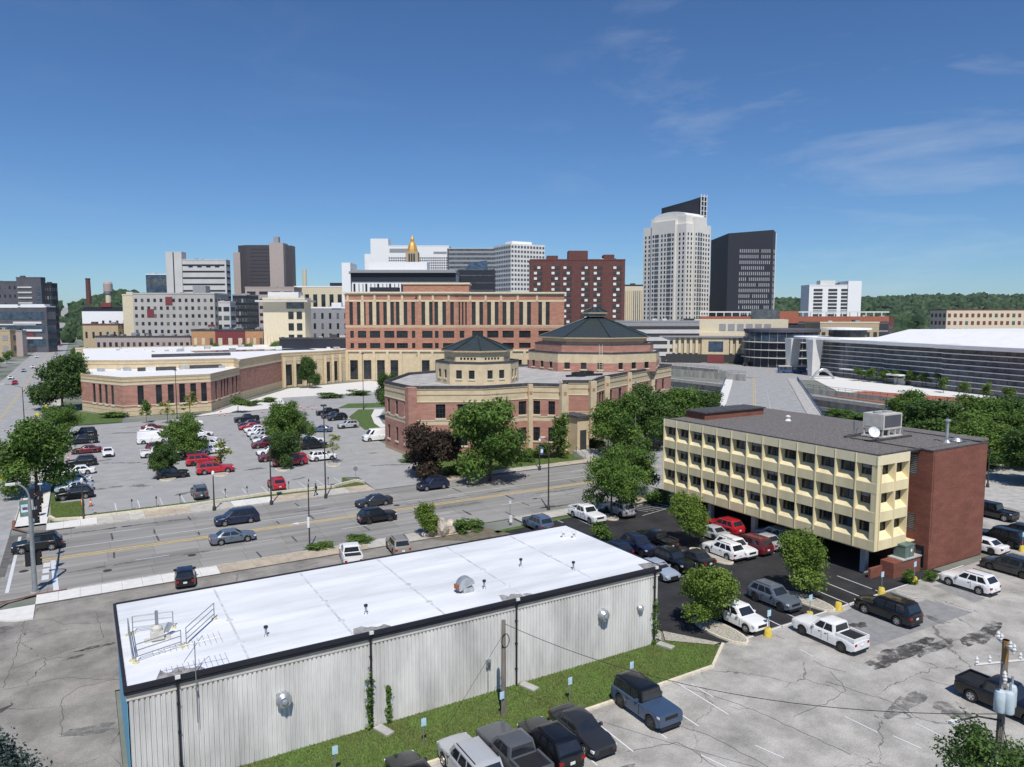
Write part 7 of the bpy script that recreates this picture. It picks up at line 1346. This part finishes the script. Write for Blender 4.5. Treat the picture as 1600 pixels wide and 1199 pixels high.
for i, (X, Y, h, w, k) in enumerate([(84, 152, 9.6, 13, 'broad'), (94, 146, 9.2, 13, 'broad'), (104, 150, 8.8, 13, 'dark'), (116, 152, 8.8, 12, 'broad'), (80, 138, 9.6, 12, 'dark'), (91, 132, 9.6, 13, 'broad'), (103, 136, 9.6, 13, 'broad'), (115, 140, 8.8, 12, 'dark'), (78, 122, 9.2, 12, 'broad'), (88, 118, 9.6, 12, 'dark'), (98, 122, 9.6, 13, 'broad'), (79, 108, 8.8, 11, 'dark')]):
    tree(k, 'tree in the grove behind the brick tower, %s' % ['back row left', 'back row second', 'back row third', 'back row right', 'second row left', 'second row second', 'second row third', 'second row right', 'third row left', 'third row middle', 'third row right', 'front one by the grass'][i], *cw(X, Y), h, w, 1+i % 5, group=gr)
for i in range(8): tree('small', 'small plaza tree before the convention hall, %s from left' % ['first', 'second', 'third', 'fourth', 'fifth', 'sixth', 'seventh', 'eighth'][i], *cw(134+2.6*i*0.9, 283-5.0*i), 5.6, 5.2, 1+i % 3, group='plaza trees')
for i, (px, py) in enumerate([(1474, 612), (1506, 618), (1541, 622), (1576, 628)]): 
    q = [(243.56, 134.69), (237.60, 125.03), (234.43, 116.83), (231.49, 109.23)][i]; tree('small', 'young tree on the riverside path, %s from left' % ['first', 'second', 'third', 'fourth'][i], *q, 5.2, 4.0, 2+i % 2, group='riverside young trees')
tree('dark', 'tree at the colonnade of the long wing', *(68.48, 254.92), 11, 7.0, 3); tree('dark', 'dark tree between forecourt and brick hall', *(64.61, 169.44), 11.5, 6.5, 2); tree('small', 'narrow young tree before the low wing', *(12.91, 192.42), 6.0, 3.0, 3); tree('wisp', 'yellow green sapling before the low wing wall', *(17.11, 188.75), 5.5, 4.0, 2); tree('wisp', 'pale sapling beside the tall lot lamp', *(23.40, 200.37), 6.0, 4.6, 3); tree('small', 'bushy tree at the wing forecourt steps', *(35.02, 200.61), 4.5, 5.0, 1)
for i, (p, h, w) in enumerate([((70.62, 108.63), 3.2, 4.6), ((66.35, 107.16), 2.4, 3.4), ((79.65, 110.46), 2.6, 4.5), ((82.62, 109.47), 2.8, 5.0), ((50.97, 104.30), 1.6, 4.0), ((48.60, 117.61), 1.8, 4.0), ((66.12, 73.29), 2.6, 4.2), ((37.68, 75.84), 1.6, 3.0), ((39.45, 75.99), 1.4, 3.0), ((49.73, 64.75), 2.4, 2.8), ((67.05, 39.34), 1.3, 1.8), ((69.46, 38.70), 1.2, 1.6), ((6.95, 207.34), 1.5, 8.0), ((41.40, 214.20), 1.6, 6.0), ((47.33, 221.35), 1.6, 6.0), ((65.70, 222.17), 1.8, 9.0), ((75.71, 224.64), 1.8, 9.0), ((21.65, 78.12), 0.9, 3.2), ((26.01, 78.18), 0.9, 3.4), ((162.84, 110.29), 1.6, 9.0), ((164.88, 117.03), 2.2, 8.0)]):
    tree('shrub', ['round shrub left of the porch', 'small shrub under the big green tree', 'dark shrub right of the porch steps', 'dark shrub beside the rotunda trees', 'low shrub under the purple tree', 'shrub at the left foot of the brick hall', 'clipped shrub under the cream building corner', 'shrub right of the boulders', 'shrub above the planting bed gravel', 'shrub behind the shed roof edge', 'weeds at the brick enclosure', 'weeds at the brick tower door', 'hedge before the low wing', 'shrub row at the long wing, left', 'shrub row at the long wing, right', 'flower bed before the forecourt, left', 'flower bed before the forecourt, right', 'weeds at the slim pole foot', 'weeds beside the white pickup', 'yellow shrub on the river bank', 'scrub on the river bank beside the bridge'][i], *p, h, w, 1+i % 3)
for i in range(9): tree('dark' if i % 2 else 'broad', 'avenue tree on the right side, %s from the wing' % ['first', 'second', 'third', 'fourth', 'fifth', 'sixth', 'seventh', 'eighth', 'ninth'][i], -1.5+(i % 3), 275+26*i, 8.0, 7.0, 1+i % 5, group='avenue trees right')
for i in range(6): tree('small', 'avenue tree on the left side, %s' % ['nearest', 'second', 'third', 'fourth', 'fifth', 'farthest'][i], -33-(i % 2), 330+34*i, 6.0, 5.0, 1+i % 3, group='avenue trees left')
for i, (px, h) in enumerate([(330, 8), (385, 8), (430, 9), (520, 11), (300, 7)]): tree('broad', 'tree behind the long wing roof, %s' % ['left', 'second', 'third', 'beside the court block', 'leftmost'][i], *cw((px-800)/1148*318, 318), h+5, 9, 1+i, group='trees behind the wing')
# ivy on the shed downspouts
for i, (x, h, w) in enumerate(((13.05, 3.9, 0.55), (14.3, 2.4, 0.3), (36.1, 3.6, 0.6))):
    r = np.random.default_rng(i); lob = [(0, 0, h*(k+0.5)/7, w*0.5, 0.14, h/11) for k in range(7)]; me = crown_mesh('ivy', lob, 700, 0.07, 40+i, 'leaf_green', 0.1); tag(link('ivy_vine', me, None, (SX0+x, SY0-0.22, 0.1)), ['ivy climbing the second downspout', 'narrow ivy strip right of the second downspout', 'ivy on the last downspout'][i], 'vine', 'ivy on the shed')
# spruce top lower left, dark tree lower right
sp = thing('spruce_tree', 'blue green spruce tip at the lower left corner', 'tree', (-4.50, 42.11, 3.78)[:2]+(0,)); q = (-4.40, 42.05, 5.59); hh = q[2]
lob = [(0, 0, hh*(0.15+0.085*k), 3.0*(1-k/10.5), 3.0*(1-k/10.5), 0.45) for k in range(10)]; link('crown', crown_mesh('crown', lob, 12000, 0.10, 9, 'leaf_spruce', 0.15), sp); MB().tube([(0, 0, 0), (0, 0, hh)], [0.2, 0.03], 8).build('trunk', 'bark', sp)
q = (32.63, 15.60, 7.50); nt_ = thing('shade_tree', 'dark leafy tree at the lower right corner below the utility pole', 'tree', (q[0]+0.4, q[1]-0.6, 0)); lb = lobes_for(q[2]+0.6, 2.9, 12, 0.3, 11); link('crown', crown_mesh('crown', lb, 16000, 0.085, 12, 'leaf_dark', 0.3), nt_); link('trunk', trunk_mesh(q[2]*0.8, 0.16, lb[1:8], 3, 3), nt_)
# woods on the far hills: one mass of crowns
def woods(name, label, n, fn, seed):
    r = np.random.default_rng(seed); bm = bmesh.new(); bmesh.ops.create_icosphere(bm, subdivisions=2, radius=1.0); bv = np.array([v.co[:] for v in bm.verts]); bf = np.array([[v.index for v in f.verts] for f in bm.faces]); bm.free(); V = []; F_ = []; T_ = []
    for i in range(n):
        X, Y, s = fn(r); x, y = cw(X, Y)
        if name == 'wooded_hill_left' and -27 < x < -8: continue
        z = hill_h(X, Y); k = bv*(1+r.normal(0, 0.17, (len(bv), 1)))*np.array([s, s, s*r.uniform(0.8, 1.25)])+np.array([x, y, z+s*0.55]); F_.append(bf+len(V)*len(bv)); V.append(k); T_.append(np.clip(np.full(len(bf), r.normal(0.5, 0.25))+r.normal(0, 0.15, len(bf)), 0, 1))
    me = bpy.data.meshes.new(name); me.from_pydata(np.concatenate(V).tolist(), [], np.concatenate(F_).tolist()); a = me.attributes.new('tone', 'FLOAT', 'FACE'); a.data.foreach_set('value', np.concatenate(T_).astype(np.float32)); me.materials.append(M['leaf_far']); return tag(stuff(link(name, me)), label, 'woods')
woods('wooded_hill_left', 'dark woods covering the hill at the left horizon', 1500, lambda r: ((lambda Y: ((r.uniform(60, 420)-800)/1148*Y, Y, r.uniform(5, 9)))(r.uniform(820, 1600))), 1)
woods('wooded_ridge', 'continuous woods along the right hand ridge', 4600, lambda r: ((lambda Y: ((r.uniform(930, 1680)-800)/1148*Y, Y, r.uniform(8, 15)))(r.uniform(900, 3000))), 2); woods('town_trees', 'scattered tree masses between distant roofs', 700, lambda r: ((lambda Y: ((r.uniform(-60, 1650)-800)/1148*Y, Y, r.uniform(4, 7)))(r.uniform(650, 1100))), 3)
# ground cover tufts along the shed foot and the planting bed

# ================================================================ AIR: very thin even haze round the whole place
hz_ = MB(); hz_.prism([cw(*p) for p in [(-9200, -600), (9200, -600), (9200, 14200), (-9200, 14200)]], -7.0, 190.0)
hm = bpy.data.materials.new('haze_air'); hm.use_nodes = True; hm.node_tree.nodes.clear(); o_ = hm.node_tree.nodes.new('ShaderNodeOutputMaterial'); pv = hm.node_tree.nodes.new('ShaderNodeVolumePrincipled')
pv.inputs['Color'].default_value = (0.84, 0.92, 1.0, 1); pv.inputs['Density'].default_value = 0.000025; pv.inputs['Anisotropy'].default_value = 0.2
hm.node_tree.links.new(pv.outputs[0], o_.inputs['Volume'])
tag(stuff(hz_.build('haze', hm)), 'thin pale haze in the air over the city', 'haze')
